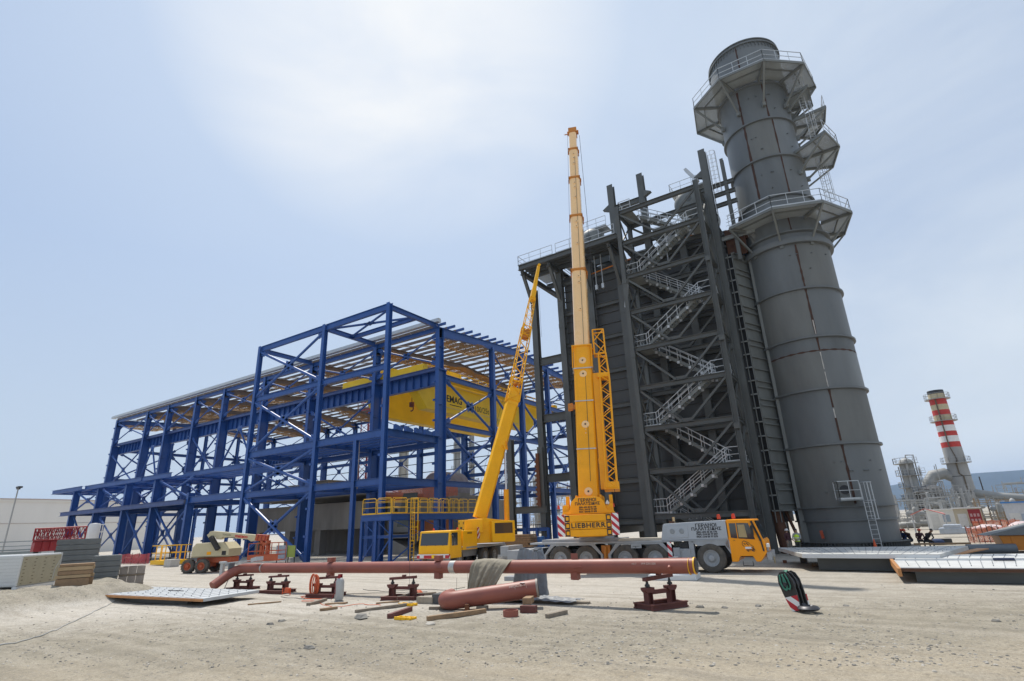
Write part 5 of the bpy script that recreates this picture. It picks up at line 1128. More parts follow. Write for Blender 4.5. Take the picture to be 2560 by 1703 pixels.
def loop_rail(a, b, z, h=1.35):
    a, b = Vector((*a, z)), Vector((*b, z)); d = (b-a).normalized(); Zu_ = Vector((0, 0, 1)); mb = MB(); r = .032
    mb.tube([a, a+Zu_*(h-.12), a+Zu_*h+d*.12, b+Zu_*h-d*.12, b+Zu_*(h-.12), b], r, 6)
    for q in (.42, .78): mb.tube([a+Zu_*h*q, b+Zu_*h*q], r*.7, 5)
    mb.beam(a+Zu_*.06, b+Zu_*.06, .012, .12); return mb
prs = [((-39.2, 34.65), (-37.5, 34.65)), ((-37.3, 34.65), (-35.6, 34.65)), ((-35.55, 34.75), (-35.55, 36.5))] + [((-35.55, 37.9+k*1.5), (-35.55, 39.2+k*1.5)) for k in range(6)] + [((-37.15, 36.5+k*1.7), (-37.15, 38.0+k*1.7)) for k in range(6)] + [((-39.2, 36.25), (-37.3, 36.25))]
for a, b in prs: ap('guard_rail', loop_rail(a, b, 4.06), YELR)
lx, ly = -35.3, 36.75
mb = MB()
for q in (0, .48): mb.beam((lx+.0, ly+q, 0), (lx, ly+q, 5.4), .06, .05)
for i in range(15): mb.beam((lx, ly, .3+i*.3), (lx, ly+.48, .3+i*.3), .035, .035)
ld = ap('ladder', mb, YELR); mb = MB()
for h in (1.75, 2.9, 4.1, 5.35): mb.tube([(lx, ly, h), (lx+.35, ly-.1, h), (lx+.62, ly+.24, h), (lx+.35, ly+.58, h), (lx, ly+.48, h)], .03, 5)
for x, y in ((lx+.35, ly-.1), (lx+.62, ly+.24), (lx+.35, ly+.58)): mb.beam((x, y, 1.75), (x, y, 5.35), .05, .03)
part('safety_cage', mb, YELR, ld)
# ================================================================== concrete works under and behind the hall
TF = thing('turbine_foundation', 'raw concrete turbine foundation in the shade under the blue hall', 'concrete structure', (-58, 52, 0))
mb = MB(); mb.bx(-77, -52, 48.0, 49.4, 3.0, 6.3); part('front_wall', mb, CONCD, TF)
mb = MB(); mb.bx(-52, -45, 50, 52, 2.4, 6.3); mb.bx(-45, -40.6, 54, 56, 0, 6.2); part('stepped_wall', mb, CONC, TF)
mb = MB()
for x in (-77, -70, -63.5, -57, -52.6): mb.bx(x, x+1.1, 48.2, 49.3, 0, 3.0)
part('piers', mb, CONCD, TF)
mb = MB(); mb.bx(-77, -46, 55, 70, 0, 6.2); part('core', mb, CONCD, TF)
mb = MB(); mb.bx(-52, -41, 48.4, 54, 1.75, 2.15); mb.prism([(0, 0), (5, 0), (0, 1.75)], (-50, 48.5, 0), (1, 0, 0), (0, 0, 1), -3); part('side_slab', mb, CONC, TF)
mb = MB()
for x, z in ((-66, 4.4), (-64.9, 4.4), (-50.5, 4.9)): mb.box((x, 47.98 if x < -52 else 49.98, z), (.5, .06, .5))
part('wall_pockets', mb, DARK, TF)
mb = MB(); mb.sheet([[Vector((-53+i*.5, 49.6+.15*math.sin(i*1.3), 6.2+j*.28-.1*abs(math.sin(i*.9)))) for i in range(26)] for j in range(6)]); single('safety_barrier', mb, NETO, 'faded orange barrier net hung along the concrete edge inside the hall', 'net')
mb = MB(); mb.sheet([[Vector((-46+i*.5, 48.2+.2*math.sin(i*1.1), 2.2+j*.34)) for i in range(13)] for j in range(5)]); single('safety_barrier', mb, mat('rust_sheet', (.36, .12, .04), .8, dirt=.5, scale=3), 'rusty orange sheet barrier standing on the low concrete slab', 'barrier')
mb = MB(); mb.prism([(0, 0), (2.6, 0), (2.9, 3.6), (.9, 3.6)], (-46.5, 46.2, 3.0), (1, 0, 0), (0, 0, 1), -.25); single('formwork_panel', mb, mat('formwork_grey', (.12, .135, .125), .7), 'tall grey green formwork panel leaning by the orange net', 'panel')
def board(px0, py0, px1, py1, v, m, lab, lines):
    a, b = onv(px0, py1, v), onv(px1, py1, v); c = onv(px0, py0, v); h = c.z-a.z; t = thing('notice_board', lab, 'notice board', ((a.x+b.x)/2, v, max(0, a.z)))
    mb = MB(); mb.bx(a.x, b.x, v, v+.04, a.z, a.z+h); part('panel', mb, m, t); mb = MB()
    for q in range(lines): mb.bx(a.x+.15, a.x+.15+(b.x-a.x-.3)*(.5+.45*abs(math.sin(q*2.1))), v-.004, v, a.z+h*(.9-.8*q/lines), a.z+h*(.9-.8*q/lines)+.03)
    if lines: part('printed_lines', mb, mat('print_grey', (.28, .30, .34)), t)
    mb = MB()
    for x in (a.x+.1, b.x-.1): mb.bx(x-.04, x+.04, v+.05, v+.12, 0, a.z+h*.9)
    part('post', mb, DARK, t)
board(688, 1364, 714, 1402, 35.5, mat('board_grey', (.36, .39, .44), .5), 'pale grey site notice board with printed lines under the hall', 8)
board(717, 1364, 736, 1393, 35.6, mat('board_green', (.34, .40, .06), .5), 'yellow green site notice board beside the grey one', 0)
# turbine casing on the operating floor and shrouded equipment
pg = onv(1091, 1178, 57.5); r_ = 2.35; gx, gzc = pg.x, pg.z-2.35
mb = MB(); mb.lathe([(0, 0), (2.1, 0), (2.35, .3), (2.35, 5.0), (2.1, 5.3), (0, 5.3)], 28, (gx, 57, gzc), 'Y'); g = thing('generator_casing', 'mauve grey cylindrical machine casing on the hall floor behind the corner column', 'machine', (gx, 59, 6)); part('barrel', mb, mat('mauve_grey', (.24, .215, .235), .5, dirt=.45, scale=1.6, dirtcol=(.12, .09, .09)), g, smooth=40); mb = MB(); mb.bx(gx-2.3, gx+2.3, 57.4, 62, 6.25, gzc-.6); part('bed', mb, CONCD, g)
for (x, y, sx, sy, h, lab, m) in ((-57, 62, 6, 3, 2.2, 'white sheeted equipment crate on the upper hall floor', WHITE), (-64.5, 50, 5, 3, 2.0, 'timber formwork crate on the hall floor behind cross bracing', WOODG), (-70.5, 50, 2.4, 2.5, 1.8, 'grey green machine crate on the hall floor by the left tower post', CONC)):
    mb = MB(); mb.box((0, 0, h/2), (sx, sy, h)); mb.box((0, 0, h+.05), (sx+.2, sy+.2, .1))
    for k in range(5): mb.box((-sx/2+sx*k/4, -sy/2-.03, h/2), (.12, .06, h))
    single('crate', mb, m, lab, 'crate', bevel=.03); o = SC.objects[-1] if False else None
    bpy.context.view_layer.update(); COL.objects[-1].location = (x, y, 7.32)
# grey loose columns beside the boiler inlet
for (px, py, v, lab) in ((1275, 1100, 43.5, 'free standing dark grey steel column left of the boiler, shorter one'), (1352, 1118, 44.5, 'dark grey column close behind the inlet column carrying a rusty toothed rack')):
    p = onv(px, py, v); mb = MB(); mb.ib((0, 0, 0), (0, 0, p.z), .55, .55, (0, 1, 0)); mb.ib((.3, 0, 4.0), (3.2, .8, 4.0), .4, .6) if v < 44 else None
    t = single('steel_column', mb, DGREY, lab, 'steel column', loc=(0, 0, 0)); t.location = (p.x, p.y, 0)
    if v > 44:
        t2 = MB(); t2.bx(-.35, -.05, -.5, -.36, 4.2, p.z-.6)
        nt_ = int((p.z-5.2)/.42)
        for k in range(nt_): t2.bx(-.5, -.35, -.5, -.36, 4.4+k*.42, 4.6+k*.42)
        part('toothed_rack', t2, RUST, t, local=True)
# ================================================================== long red pipe on stands
PA, PB_ = Vector((-29.9, 18.35, 1.07)), Vector((-5.55, 19.02, 1.31)); pd = (PB_-PA).normalized(); pn = Vector((-pd.y, pd.x, 0)).normalized(); PR = .245
def PP(t, n=0, z=0): return PA+pd*t+pn*n+Vector((0, 0, z))
PL = (PB_-PA).length
LPIPE = thing('red_pipe', 'long red oxide steel pipe with bent left end resting on a row of stands', 'pipe', (-17.7, 18.7, 0))
def elbow(p, d0, d1, rad, n=8):
    """points of a bend leaving p along d0 and turning to d1"""
    d0, d1 = Vector(d0).normalized(), Vector(d1).normalized(); ang = d0.angle(d1); ax_ = d0.cross(d1).normalized(); c = p + ax_.cross(d0)*rad
    return [c + Matrix.Rotation(ang*i/n, 3, ax_) @ (p-c) for i in range(n+1)]
eb = elbow(PA, -pd, Vector((.03, -.82, -.50)), .75)
mb = MB(); mb.tube([PB_] + [PP(PL*k/12) for k in range(11, 0, -1)] + eb + [eb[-1]+Vector((.03, -.82, -.50)).normalized()*.75], PR, 28, True); part('pipe_body', mb, REDOX, LPIPE, smooth=40)
mb = MB(); mb.tube([PP(PL-.03), PP(PL+.02)], PR*.86, 24); part('open_end', mb, DARK, LPIPE)
mb = MB(); mb.tube([PP(PL-.05), PP(PL-.01)], PR+.02, 28); mb.tube([PP(PL-.2, -.05, -.02), PP(PL-.19, -.05, -.02)], PR+.012, 28); part('yellow_end_band', mb, YELR, LPIPE)
for px, w in ((664, .10), (1126, .28)):
    t = ((onv(px, 1418, 18.5)-PA).dot(pd)); mb = MB(); mb.tube([PP(t-w/2), PP(t+w/2)], PR+.006, 28); part('bare_weld_band', mb, mat('bare_steel', (.50, .49, .46), .35, metal=.6, dirt=.3, scale=8), LPIPE, smooth=40)
for px in (826, 1088, 1425):
    t = ((onv(px, 1418, 18.5)-PA).dot(pd)); mb = MB(); mb.beam(PP(t, 0, -.46), PP(t, 0, .44), .03, .26, pd); mb.beam(PP(t, 0, .25), PP(t, 0, .46), .30, .26, pd) if px < 1400 else None; mb.beam(PP(t, -.24, -.02), PP(t+.4, -.26, .0), .02, .1, pn) ; mb.beam(PP(t, 0, -.44), PP(t, 0, -.2), .28, .26, pd); part('lug_plate', mb, REDOX, LPIPE)
t = ((onv(1671, 1413, 18.7)-PA).dot(pd)); mb = MB(); mb.tube([PP(t, -.18, 0), PP(t+.02, -.33, -.05)], [.07, .05], 12); part('branch_stub', mb, REDOX, LPIPE, smooth=40)
CH = mat('chalk', (.55, .42, .36), .9)
t = ((onv(1620, 1413, 18.7)-PA).dot(pd))
for txt, dt_, s in (('W4 DN 500', 0, .10), ('H2-7', -.5, .08), ('B6', -6.1, .13), ('E', -5.75, .13)): lettering(txt, PP(t+dt_, -PR*.93-.012, PR*.36), pd, Vector((0, .36, .93)), s, CH, LPIPE, name='chalk_mark')
# pipe stands: a frame with two screw jacks and a tilted saddle
def make_stand(lab):
    t = thing('pipe_stand', lab, 'pipe stand', (0, 0, 0), 0, 'rusty jack stands under the long pipe'); P = lambda n, mb, m=REDST, **k: part(n, mb, m, t, local=True, **k)
    mb = MB()
    for y in (-.42, .42): mb.ib((-.78, y, .08), (.78, y, .08), .12, .16)
    for x in (-.7, .7): mb.ib((x, -.38, .08), (x, .38, .08), .1, .14)
    P('base_frame', mb)
    for x in (-.5, .5):
        mb = MB(); mb.ib((x, 0, .08), (x, 0, .52), .22, .22, (1, 0, 0), .02, .02); mb.prism([(-.12, 0), (.12, 0), (.2, .08), (.2, .14), (-.2, .14), (-.2, .08)], (x, -.12, .44), (1, 0, 0), (0, 0, 1), -.24); P('post', mb)
        mb = MB(); mb.tube([(x, 0, .56), (x, 0, .80)], .03, 8); mb.tube([(x, 0, .6), (x, 0, .66)], .09, 6); mb.tube([(x, 0, .6), (x, 0, .76)], [.07, .035], 8); P('jack_screw', mb, DARK)
    mb = MB(); mb.beam((-.42, 0, .44), (.42, 0, .44), .1, .12); P('cross_beam', mb)
    mb = MB(); mb.beam((-.62, 0, .80), (.62, 0, .86), .16, .10); mb.box((.05, 0, .9), (.12, .16, .1)); P('saddle', mb)
    return t
LB = ['leftmost rusty pipe stand under the bent end of the pipe', 'rusty pipe stand next to the flat grey panel', 'rusty pipe stand draped with a coil of orange hose', 'rusty pipe stand between gas bottle and khaki tarpaulin', 'rightmost rusty pipe stand on a square base under the pipe end']
stand = make_stand(LB[0]); spots = [(-32.4, 18.5, 10), (-26.3, 18.0, 10), (-22.2, 17.7, 12), (-17.6, 17.95, 14), (-6.95, 19.2, 62)]
for i, (x, y, a) in enumerate(spots):
    z = gz(x, y); o = stand if i == 0 else dup(stand, (x, y, z), R(a), LB[i], 'rusty jack stands under the long pipe')
    o.location = (x, y, z); o.rotation_euler = (0, 0, R(a))
    if i == 0: o.location = (-30.0, 18.4, z)
    s_ = (PP((Vector((x, y, 0))-PA).dot(pd)).z-PR)/.93; o.scale = (1, 1, max(.85, s_-.02)) 
# hose on the third stand
mb = MB(); hx, hy = -22.65, 17.5
for k in range(7): mb.tube([Vector((hx+.10*math.cos(k*1.7)+(.16+.012*k)*math.sin(t), hy-.05*k*.3-.06, .50+(.40+.012*k)*math.cos(t))) for t in [2*math.pi*q/16 for q in range(17)]], .022, 5)
mb.tube([(hx, hy-.2, .1), (hx-.4, hy-.5, .03), (hx+.4, hy-.8, .02), (hx+1.4, hy-.6, .02), (hx+1.9, hy-1.1, .02), (hx+.9, hy-1.4, .02)], .02, 5); single('hose', mb, mat('hose_orange', (.62, .12, .04), .5), 'coil of orange hose hung on a pipe stand and trailing on the ground', 'hose')
# grey bracket and sheet strapped to the pipe's left part
t = ((onv(593, 1418, 18.5)-PA).dot(pd)); BRK = thing('pipe_clamp', 'galvanised clamp frame across the left part of the red pipe', 'clamp', PP(t), 0)
mb = MB(); mb.beam(PP(t-.55, -.35, -.5), PP(t-.55, -.35, .32), .26, .14); mb.tube([PP(t-.55, -.35, .3), PP(t-.55, -.35, .38)], .2, 12); part('post', mb, GALV, BRK)
mb = MB(); mb.beam(PP(t-.7, -.3, .28), PP(t+2.2, -.3, .42), .3, .04); mb.beam(PP(t+2.2, -.3, .42), PP(t+2.7, -.3, .5), .4, .2); part('top_plate', mb, GALV, BRK)
mb = MB(); mb.beam(PP(t+.25, -.33, -.36), PP(t+.25, -.33, .28), .34, .05, (1, 0, 0)); mb.beam(PP(t+.25, -.33, -.36), PP(t+.05, -.5, -1.1), .03, .03); part('side_plate', mb, mat('blue_grey_plate', (.16, .19, .21), .5), BRK)
# khaki tarpaulin over the pipe, hanging on the near side
def cloth(name, rows, m, lab, cat='tarpaulin', thick=.012):
    mb = MB(); mb.sheet(rows); o = single(name, mb, m, lab, cat, smooth=75); s = o.modifiers.new('thickness', 'SOLIDIFY'); s.thickness = thick; d = o.modifiers.new('smooth', 'SUBSURF'); d.levels = 2; d.render_levels = 3
    tx = bpy.data.textures.get('cloth_creases') or bpy.data.textures.new('cloth_creases', 'CLOUDS'); tx.noise_scale = .34; tx.noise_depth = 3
    w = o.modifiers.new('creases', 'DISPLACE'); w.texture = tx; w.strength = .07; w.mid_level = .5; w.texture_coords = 'LOCAL'; return o
t0_ = ((onv(1212, 1418, 18.6)-PA).dot(pd)); rows = []; rk = random.Random(2)
prof = [(.34, .05), (.27, .20), (.10, .275), (-.12, .27), (-.275, .14), (-.31, -.1), (-.36, -.35), (-.42, -.62), (-.40, -.86), (-.50, -1.0)]
for j, (n_, z_) in enumerate(prof):
    row = []
    for i in range(34):
        q = i/33; lean = -.55*max(0, j-3)/6; w = 1.75-.55*max(0, j-4)/5; f = max(0, (j-2)/7)
        fold = .10*f*math.sin(q*22+j*.35)+.07*f*math.sin(q*9+1+j*.2)+.012*math.sin(i*2.7+j); row.append(PP(t0_+(q-.30)*w+lean*.6, n_-abs(fold)*.9-(.10 if j > 4 else 0)*math.sin(q*3), z_*(1-.25*q*f)+.03*math.sin(q*5)))
    rows.append(row)
cloth('tarpaulin', rows, TARP, 'khaki tarpaulin draped over the middle of the long red pipe')
rows = []; cx_, cy_ = PP(t0_+1.15).x, 20.2
for j in range(12):
    a0_ = .35+.075*j; row = []
    for i in range(40):
        a = 2*math.pi*i/39; rr = .40+.16*(j/11)+(.05+.09*(j/11))*math.sin(a*5+j*.25)+.05*math.sin(a*11+j*.5); row.append(Vector((cx_+rr*1.25*math.cos(a), cy_+rr*.9*math.sin(a), max(.02, 1.78-1.73*(j/11)**1.1+.08*math.sin(a*3)*(1-j/11)))))
    rows.append(row)
cloth('tarpaulin', rows, TARPG, 'grey blue tarpaulin shrouding a tall stack behind the red pipe')
# crumpled grey sheet on the ground right of the short pipe
rows = []; c0 = at(1345, 1506)
for j in range(14):
    row = []
    for i in range(22): x, y = (i/21-.5)*3.4, (j/13-.5)*1.1; row.append(Vector((c0.x+x*.95+.1*math.sin(j*2), c0.y+y+x*.10, .05+.13*abs(math.sin(i*1.1+j*.7))*(1-abs(x)/2.3)+.10*abs(math.sin(j*1.9+i*.4))*(1-abs(y)/.7)*.8+gz(c0.x, c0.y))))
    rows.append(row)
cloth('tarpaulin', rows, TARPG, 'crumpled grey sheet lying on the gravel behind the short pipe')
# ---- short bent pipe on blocks
q0, q1 = at(1150, 1500, .27), at(1392, 1470, .62); q0 = Vector((-13.5, 16.45, .32)); q1 = onv(1345, 1470, 17.9); sd = (q1-q0).normalized()
SP = thing('pipe_elbow', 'short red oxide pipe with a bend at its left end propped on wooden blocks', 'pipe', (q0.x, q0.y, 0))
eb = elbow(q0, -sd, Vector((.18, .98, .1)), .42)
mb = MB(); mb.tube([q1, (q0+q1)/2] + eb + [eb[-1]+Vector((.1, .98, .12))*.1], .30, 28, True); part('pipe_body', mb, REDOX, SP, smooth=40)
mb = MB(); mb.lathe([(.24, -.06), (.312, -.06), (.312, .012), (.24, .012), (.24, -.5), (0, -.5)], 28, (0, 0, 0), 'X'); Mq = sd.to_track_quat('X', 'Z').to_matrix(); mb.v = [q1+Mq @ p for p in mb.v]; part('bevelled_end', mb, mat('end_ring', (.30, .26, .22), .6), SP, smooth=30)
mb = MB(); mb.lathe([(.001, .018), (.245, .018)], 24, (0, 0, 0), 'X'); mb.v = [q1+Mq @ p for p in mb.v]; part('bore', mb, BLACK, SP)
sn = Vector((sd.y, -sd.x, 0)).normalized(); su = sn.cross(sd); su = -su if su.z < 0 else su
lettering('HFDC-B-4', q0+sd*2.25+sn*.25+su*.18, sd, (su*.8-sn*.6).normalized(), .13, CH, SP, name='chalk_mark')
mb = MB(); o_ = q0+sd*2.38+sn*.28+su*.12
for a, b, c, d in ((-.2, -.06, .2, -.06), (-.2, .06, .2, .06), (-.2, -.06, -.2, .06), (.2, -.06, .2, .06)): mb.beam(o_+sd*a+su*b, o_+sd*c+su*d, .012, .012)
part('chalk_box', mb, CH, SP); mb = MB(); mb.box(q0+sd*2.45+sn*.17+su*.255, (.16, .1, .012)); part('tape', mb, WHITE, SP)
def timber(px0, py0, px1, py1, w, h, m, lab, z=0, cat='timber', zr=0.0):
    a, b = at(px0, py0), at(px1, py1); a.z = gz(a.x, a.y)+h/2+z; b.z = gz(b.x, b.y)+h/2+z+zr; c = (a+b)/2
    mb = MB(); mb.beam(a-c, b-c, w, h); return single('timber', mb, m, lab, cat, group='timbers lying on the site', bevel=.008) if False else _place(single('timber', mb, m, lab, cat, group='loose timbers on the gravel', bevel=.008), c)
def _place(o, c): o.location = c; return o
timber(985, 1532, 1000, 1518, .2, .2, WOODG, 'weathered block', 0) if False else None
TB = [(1068, 1551, 1214, 1533, .16, .14, WOOD, 'longest squared pale timber in front of the short bent pipe'), (888, 1531, 1030, 1514, .14, .10, WOODG, 'long thin weathered timber left of the yellow clamps'),
      (972, 1543, 1027, 1527, .15, .15, REDST, 'short red stained timber between two yellow clamps'), (620, 1516, 702, 1505, .12, .05, WOOD, 'thin plank with orange edge right of the flat grey panel'),
      (770, 1515, 814, 1500, .16, .10, WOODG, 'short timber on end facing gas bottle, left of it'), (816, 1509, 866, 1510, .2, .06, WOOD, 'flat plank below the gas bottle'),
      (800, 1527, 843, 1522, .14, .09, WOOD, 'brown plank end lying below the gas bottle plank'), (1072, 1524, 1118, 1521, .12, .08, WOODG, 'thin plank tucked under the bend of the short pipe'),
      (1367, 1545, 1416, 1535, .14, .12, WOODG, 'lone weathered timber right of the red pipe ring'), (940, 1512, 998, 1507, .12, .06, WOOD, 'pale plank in front of the fourth pipe stand'),
      (1338, 1508, 1475, 1510, .18, .07, WOODG, 'plank in front of the crumpled grey sheet'), (1040, 1490, 1090, 1486, .2, .1, WOODG, 'plank lying behind the concrete block'), (996, 1503, 1040, 1489, .16, .16, WOODG, 'squared timber beside the fourth pipe stand')]
for a in TB: timber(*a)
def block(name, px, py, d, rz, m, lab, cat, z=0.0, bev=.01, group=None):
    p = at(px, py); p.z = gz(p.x, p.y)+z; mb = MB(); mb.box((0, 0, d[2]/2), d); return _place_rot(single(name, mb, m, lab, cat, bevel=bev, group=group), p, rz)
def _place_rot(o, p, rz): o.location = p; o.rotation_euler = (0, 0, R(rz)); return o
block('concrete_block', 1066, 1509, (.75, .3, .24), 6, mat('pale_block', (.33, .29, .23), .9, dirt=.4, scale=6), 'pale wooden grey block between pipe stand and dark block', 'block')
block('dark_block', 1113, 1508, (.85, .6, .34), 12, mat('dark_block', (.085, .088, .09), .8), 'dark grey block beside the bend of the short pipe', 'block')
block('wood_block', 1322, 1532, (.55, .22, .22), 10, REDST, 'lower red brown block propping the short pipe', 'block'); block('wood_block', 1322, 1527, (.28, .60, .20), 20, WOOD, 'upper cross block propping the short pipe', 'block', z=.22)
block('wood_block', 1152, 1535, (.5, .14, .10), 5, WOODG, 'small timber chock under the bend of the short pipe', 'block'); block('chock', 1168, 1528, (.14, .2, .22), 25, RUST, 'rusty little chock standing against the short pipe', 'chock')
block('stone_slab', 1206, 1524, (.4, .2, .12), 20, WOODG, 'flat wooden offcut behind the long pale timber', 'offcut')
p = at(1277, 1540); p.z = gz(p.x, p.y); mb = MB(); mb.lathe([(.21, 0), (.25, 0), (.25, .2), (.21, .2)], 28, close=True); _place(single('pipe_ring', mb, REDOX, 'cut ring of red pipe lying on the gravel', 'pipe ring', smooth=40), p)
for px, py, lab in ((1013, 1516, 'upper yellow clamp bracket on the gravel by the red timber'), (1006, 1548, 'lower yellow clamp bracket on the gravel by the red timber')):
    p = at(px, py); p.z = gz(p.x, p.y); mb = MB()
    mb.beam((-.36, 0, .05), (.36, .05, .05), .05, .09); mb.beam((-.34, .22, .05), (.36, .27, .05), .05, .09)
    for x in (-.33, -.1, .12, .33): mb.beam((x, -.02, .06), (x, .28, .06), .05, .05)
    _place(single('clamp_bracket', mb, YELR, lab, 'bracket'), p)
mb = MB(); p = at(886, 1482); mb.lathe([(0, 0), (.2, 0), (.19, .12), (.1, .2), (0, .2)], 12); _place(single('rag_heap', mb, mat('hose_orange', (.62, .12, .04)), 'small orange lump lying behind the timbers', 'rag'), at(1046, 1488))
mb = MB(); mb.bx(-.16, .16, -.06, .06, .08, .3); mb.bx(-.4, -.37, -.02, .02, 0, .3); mb.bx(.2, .23, -.02, .02, 0, .3); mb.bx(-.4, .23, -.01, .01, .06, .09); _place(single('cable_reel', mb, mat('signal_orange', (.62, .1, .03)), 'little orange tool between two pipe stands', 'tool'), at(718, 1487))
# gas bottle
g = thing('gas_bottle', 'pale grey gas bottle with red valve guard standing in front of the pipe', 'gas bottle', at(847, 1500)); mb = MB(); mb.lathe([(0, .02), (.17, .02), (.19, .06), (.19, .72), (.16, .82), (.06, .88), (0, .88)], 28); part('cylinder', mb, mat('bottle_grey', (.42, .43, .42), .4, dirt=.2, scale=5), g, smooth=50, local=True)
mb = MB(); mb.lathe([(.15, 0), (.17, 0), (.17, .05), (.15, .05)], 24, close=True); part('foot_ring', mb, GALV, g, local=True); mb = MB(); mb.lathe([(.09, .85), (.10, .85), (.10, 1.02), (.09, 1.02)], 18, a0=.4, a1=5.6); mb.bx(-.03, .03, -.03, .03, .86, 1.0); part('valve_guard', mb, RED, g, local=True)
mb = MB(); mb.tube([(.0, -.1, .95), (-.05, -.21, .75), (-.02, -.2, .3), (-.15, -.3, .02)], .012, 5); part('hose', mb, RED, g, local=True)
# hook block resting on the ground
hb = at(2003, 1529); HB = thing('hook_block', 'black crane hook block with red and white stripes and a green sling', 'hook block', (hb.x, hb.y, 0), R(-24), tilt=Matrix.Rotation(R(-15), 4, 'Y'))
PRF = [(-.15, 0), (.15, 0), (.23, .5), (.25, .84), (.19, 1.03), (.08, 1.12), (-.08, 1.12), (-.19, 1.03), (-.25, .84), (-.23, .5)]
HBK = mat('hook_black', (.014, .015, .015), .45, dirt=.5, scale=8, dirtcol=(.05, .045, .04))
for y in (-.19, .0, .19):
    mb = MB(); mb.prism(PRF, (0, y, .02), (1, 0, 0), (0, 0, 1), -.05); part('cheek_plate', mb, HBK, HB, local=True, bevel=.01)
for y in (-.195, .255):
    mb = MB(); mb.prism([(-.145, .02), (.145, .02), (.215, .42), (-.215, .42)], (0, y, .02), (1, 0, 0), (0, 0, 1), -.055 if y > 0 else .006); part('striped_plate', mb, STRW, HB, local=True)
mb = MB(); mb.tube([(0, -.27, .78), (0, .28, .78)], .06, 14); part('axle', mb, DARK, HB, smooth=40, local=True)
mb = MB()
for y in (-.1, .1): mb.lathe([(0, -.05), (.19, -.05), (.235, -.04), (.2, 0), (.235, .04), (.19, .05), (0, .05)], 28, (0, y, .78), 'Y')
part('sheave', mb, mat('sheave_steel', (.05, .05, .055), .35, metal=.6), HB, smooth=30, local=True)
mb = MB(); mb.lathe([(.10, .0), (.26, .0), (.31, .04), (.26, .10), (.18, .12), (.12, .08), (.10, .04)], 32, (0, 0, 0)); Mr = Matrix.Rotation(R(15), 3, 'Y'); mb.v = [Mr @ p+Vector((.34, -.12, .0)) for p in mb.v]; mb.beam((.0, -.05, .12), (.24, -.08, .14), .14, .12); part('hook_ring', mb, mat('hook_dark', (.05, .05, .055), .45, metal=.4), HB, smooth=40, local=True)
SLING = mat('sling_green', (.05, .20, .135), .75, dirt=.3, scale=9)
for k, (x, w) in enumerate(((-.07, .05), (.04, .04))):
    mb = MB(); pts = [Vector((x*.4+.05, .02, 1.16)), Vector((x-.03, -.20, 1.06)), Vector((x-.07, -.225, .86)), Vector((x-.03, -.235, .68)), Vector((x+.04, -.235, .62)), Vector((x+.10, -.23, .70)), Vector((x+.10, -.225, .9)), Vector((x+.05, -.20, 1.06)), Vector((x*.4+.08, .02, 1.16))]
    for a, b in zip(pts, pts[1:]): mb.beam(a, b, w, .012, (0, -1, .1))
    part('sling', mb, SLING, HB, local=True)
# steel pad under the crane's outrigger
p0_, p1_ = at(1620, 1452), at(1742, 1452); c = (p0_+p1_)/2; mb = MB(); mb.box((0, .8, .12), ((p1_-p0_).length, 1.5, .24)); _place_rot(single('outrigger_pad', mb, PANEL, 'flat pale steel pad under the front outrigger leg', 'pad', bevel=.015), c, 8)
mb = MB(); mb.box((0, 0, .1), (1.3, .8, .2)); _place_rot(single('outrigger_pad', mb, CGREY, 'small grey pad on the gravel behind the short pipe', 'pad', bevel=.01), at(1296, 1450), 10)
# ---- flat insulated wall panels
def wallpanel(lab, corners, z, th, m_edge, edge_side, ribs, legs=.82, m_top=None, tabs=False):
    """corners of the slab in order, near left first; small studs and seams on top"""
    cs = [Vector((c.x, c.y, 0)) for c in corners]; ctr = sum(cs, Vector())/len(cs); t = thing('wall_panel', lab, 'panel', (ctr.x, ctr.y, 0)); n = len(cs); mb = MB()
    mb.add([c+Vector((0, 0, z)) for c in cs]+[c+Vector((0, 0, z+th)) for c in cs], [tuple(range(n))[::-1], tuple(range(n, 2*n))] + [(i, (i+1) % n, n+(i+1) % n, n+i) for i in range(n)]); part('slab', mb, m_top or PANEL, t, bevel=.008)
    a, b = cs[edge_side], cs[(edge_side+1) % n]; d = (b-a).normalized(); o = Vector((d.y, -d.x, 0)); mb = MB(); mb.beam(a+o*.03+Vector((0, 0, z+th*.42)), b+o*.03+Vector((0, 0, z+th*.42)), .05, th*.75); part('edge_trim', mb, m_edge, t)
    mb = MB(); a0_, b0_, c0_, d0_ = cs[0], cs[1], cs[2], cs[3]
    for i in range(1, ribs):
        q = i/ribs; p, r_ = a0_+(b0_-a0_)*q, d0_+(c0_-d0_)*q; mb.beam(p+Vector((0, 0, z+th+.004)), r_+Vector((0, 0, z+th+.004)), .03, .012)
    part('seams', mb, mat('seam_grey', (.25, .26, .27), .6), t); mb = MB()
    for i in range(ribs):
        for j in range(1, 6):
            q, w = (i+.5)/ribs, j/6; p = (a0_+(b0_-a0_)*q)*(1-w)+(d0_+(c0_-d0_)*q)*w; mb.box(p+Vector((0, 0, z+th+.02)), (.03, .03, .05))
    part('studs', mb, mat('stud_grey', (.32, .33, .34), .5), t); mb = MB()
    for i in range(n):
        p = ctr+(cs[i]-ctr)*legs; mb.box(p+Vector((0, 0, z/2)), (.35, .35, z))
    mb.beam(ctr+(cs[0]-ctr)*(legs+.08)+Vector((0, 0, z*.5)), ctr+(cs[1]-ctr)*(legs+.08)+Vector((0, 0, z*.5)), .2, z*.9); part('bearers', mb, DGREY, t); return t
ORGE = mat('panel_edge_orange', (.46, .21, .07), .6, dirt=.4, scale=6)
LPAN = mat('grey_film_panel', (.47, .49, .50), .5, dirt=.3, scale=2)
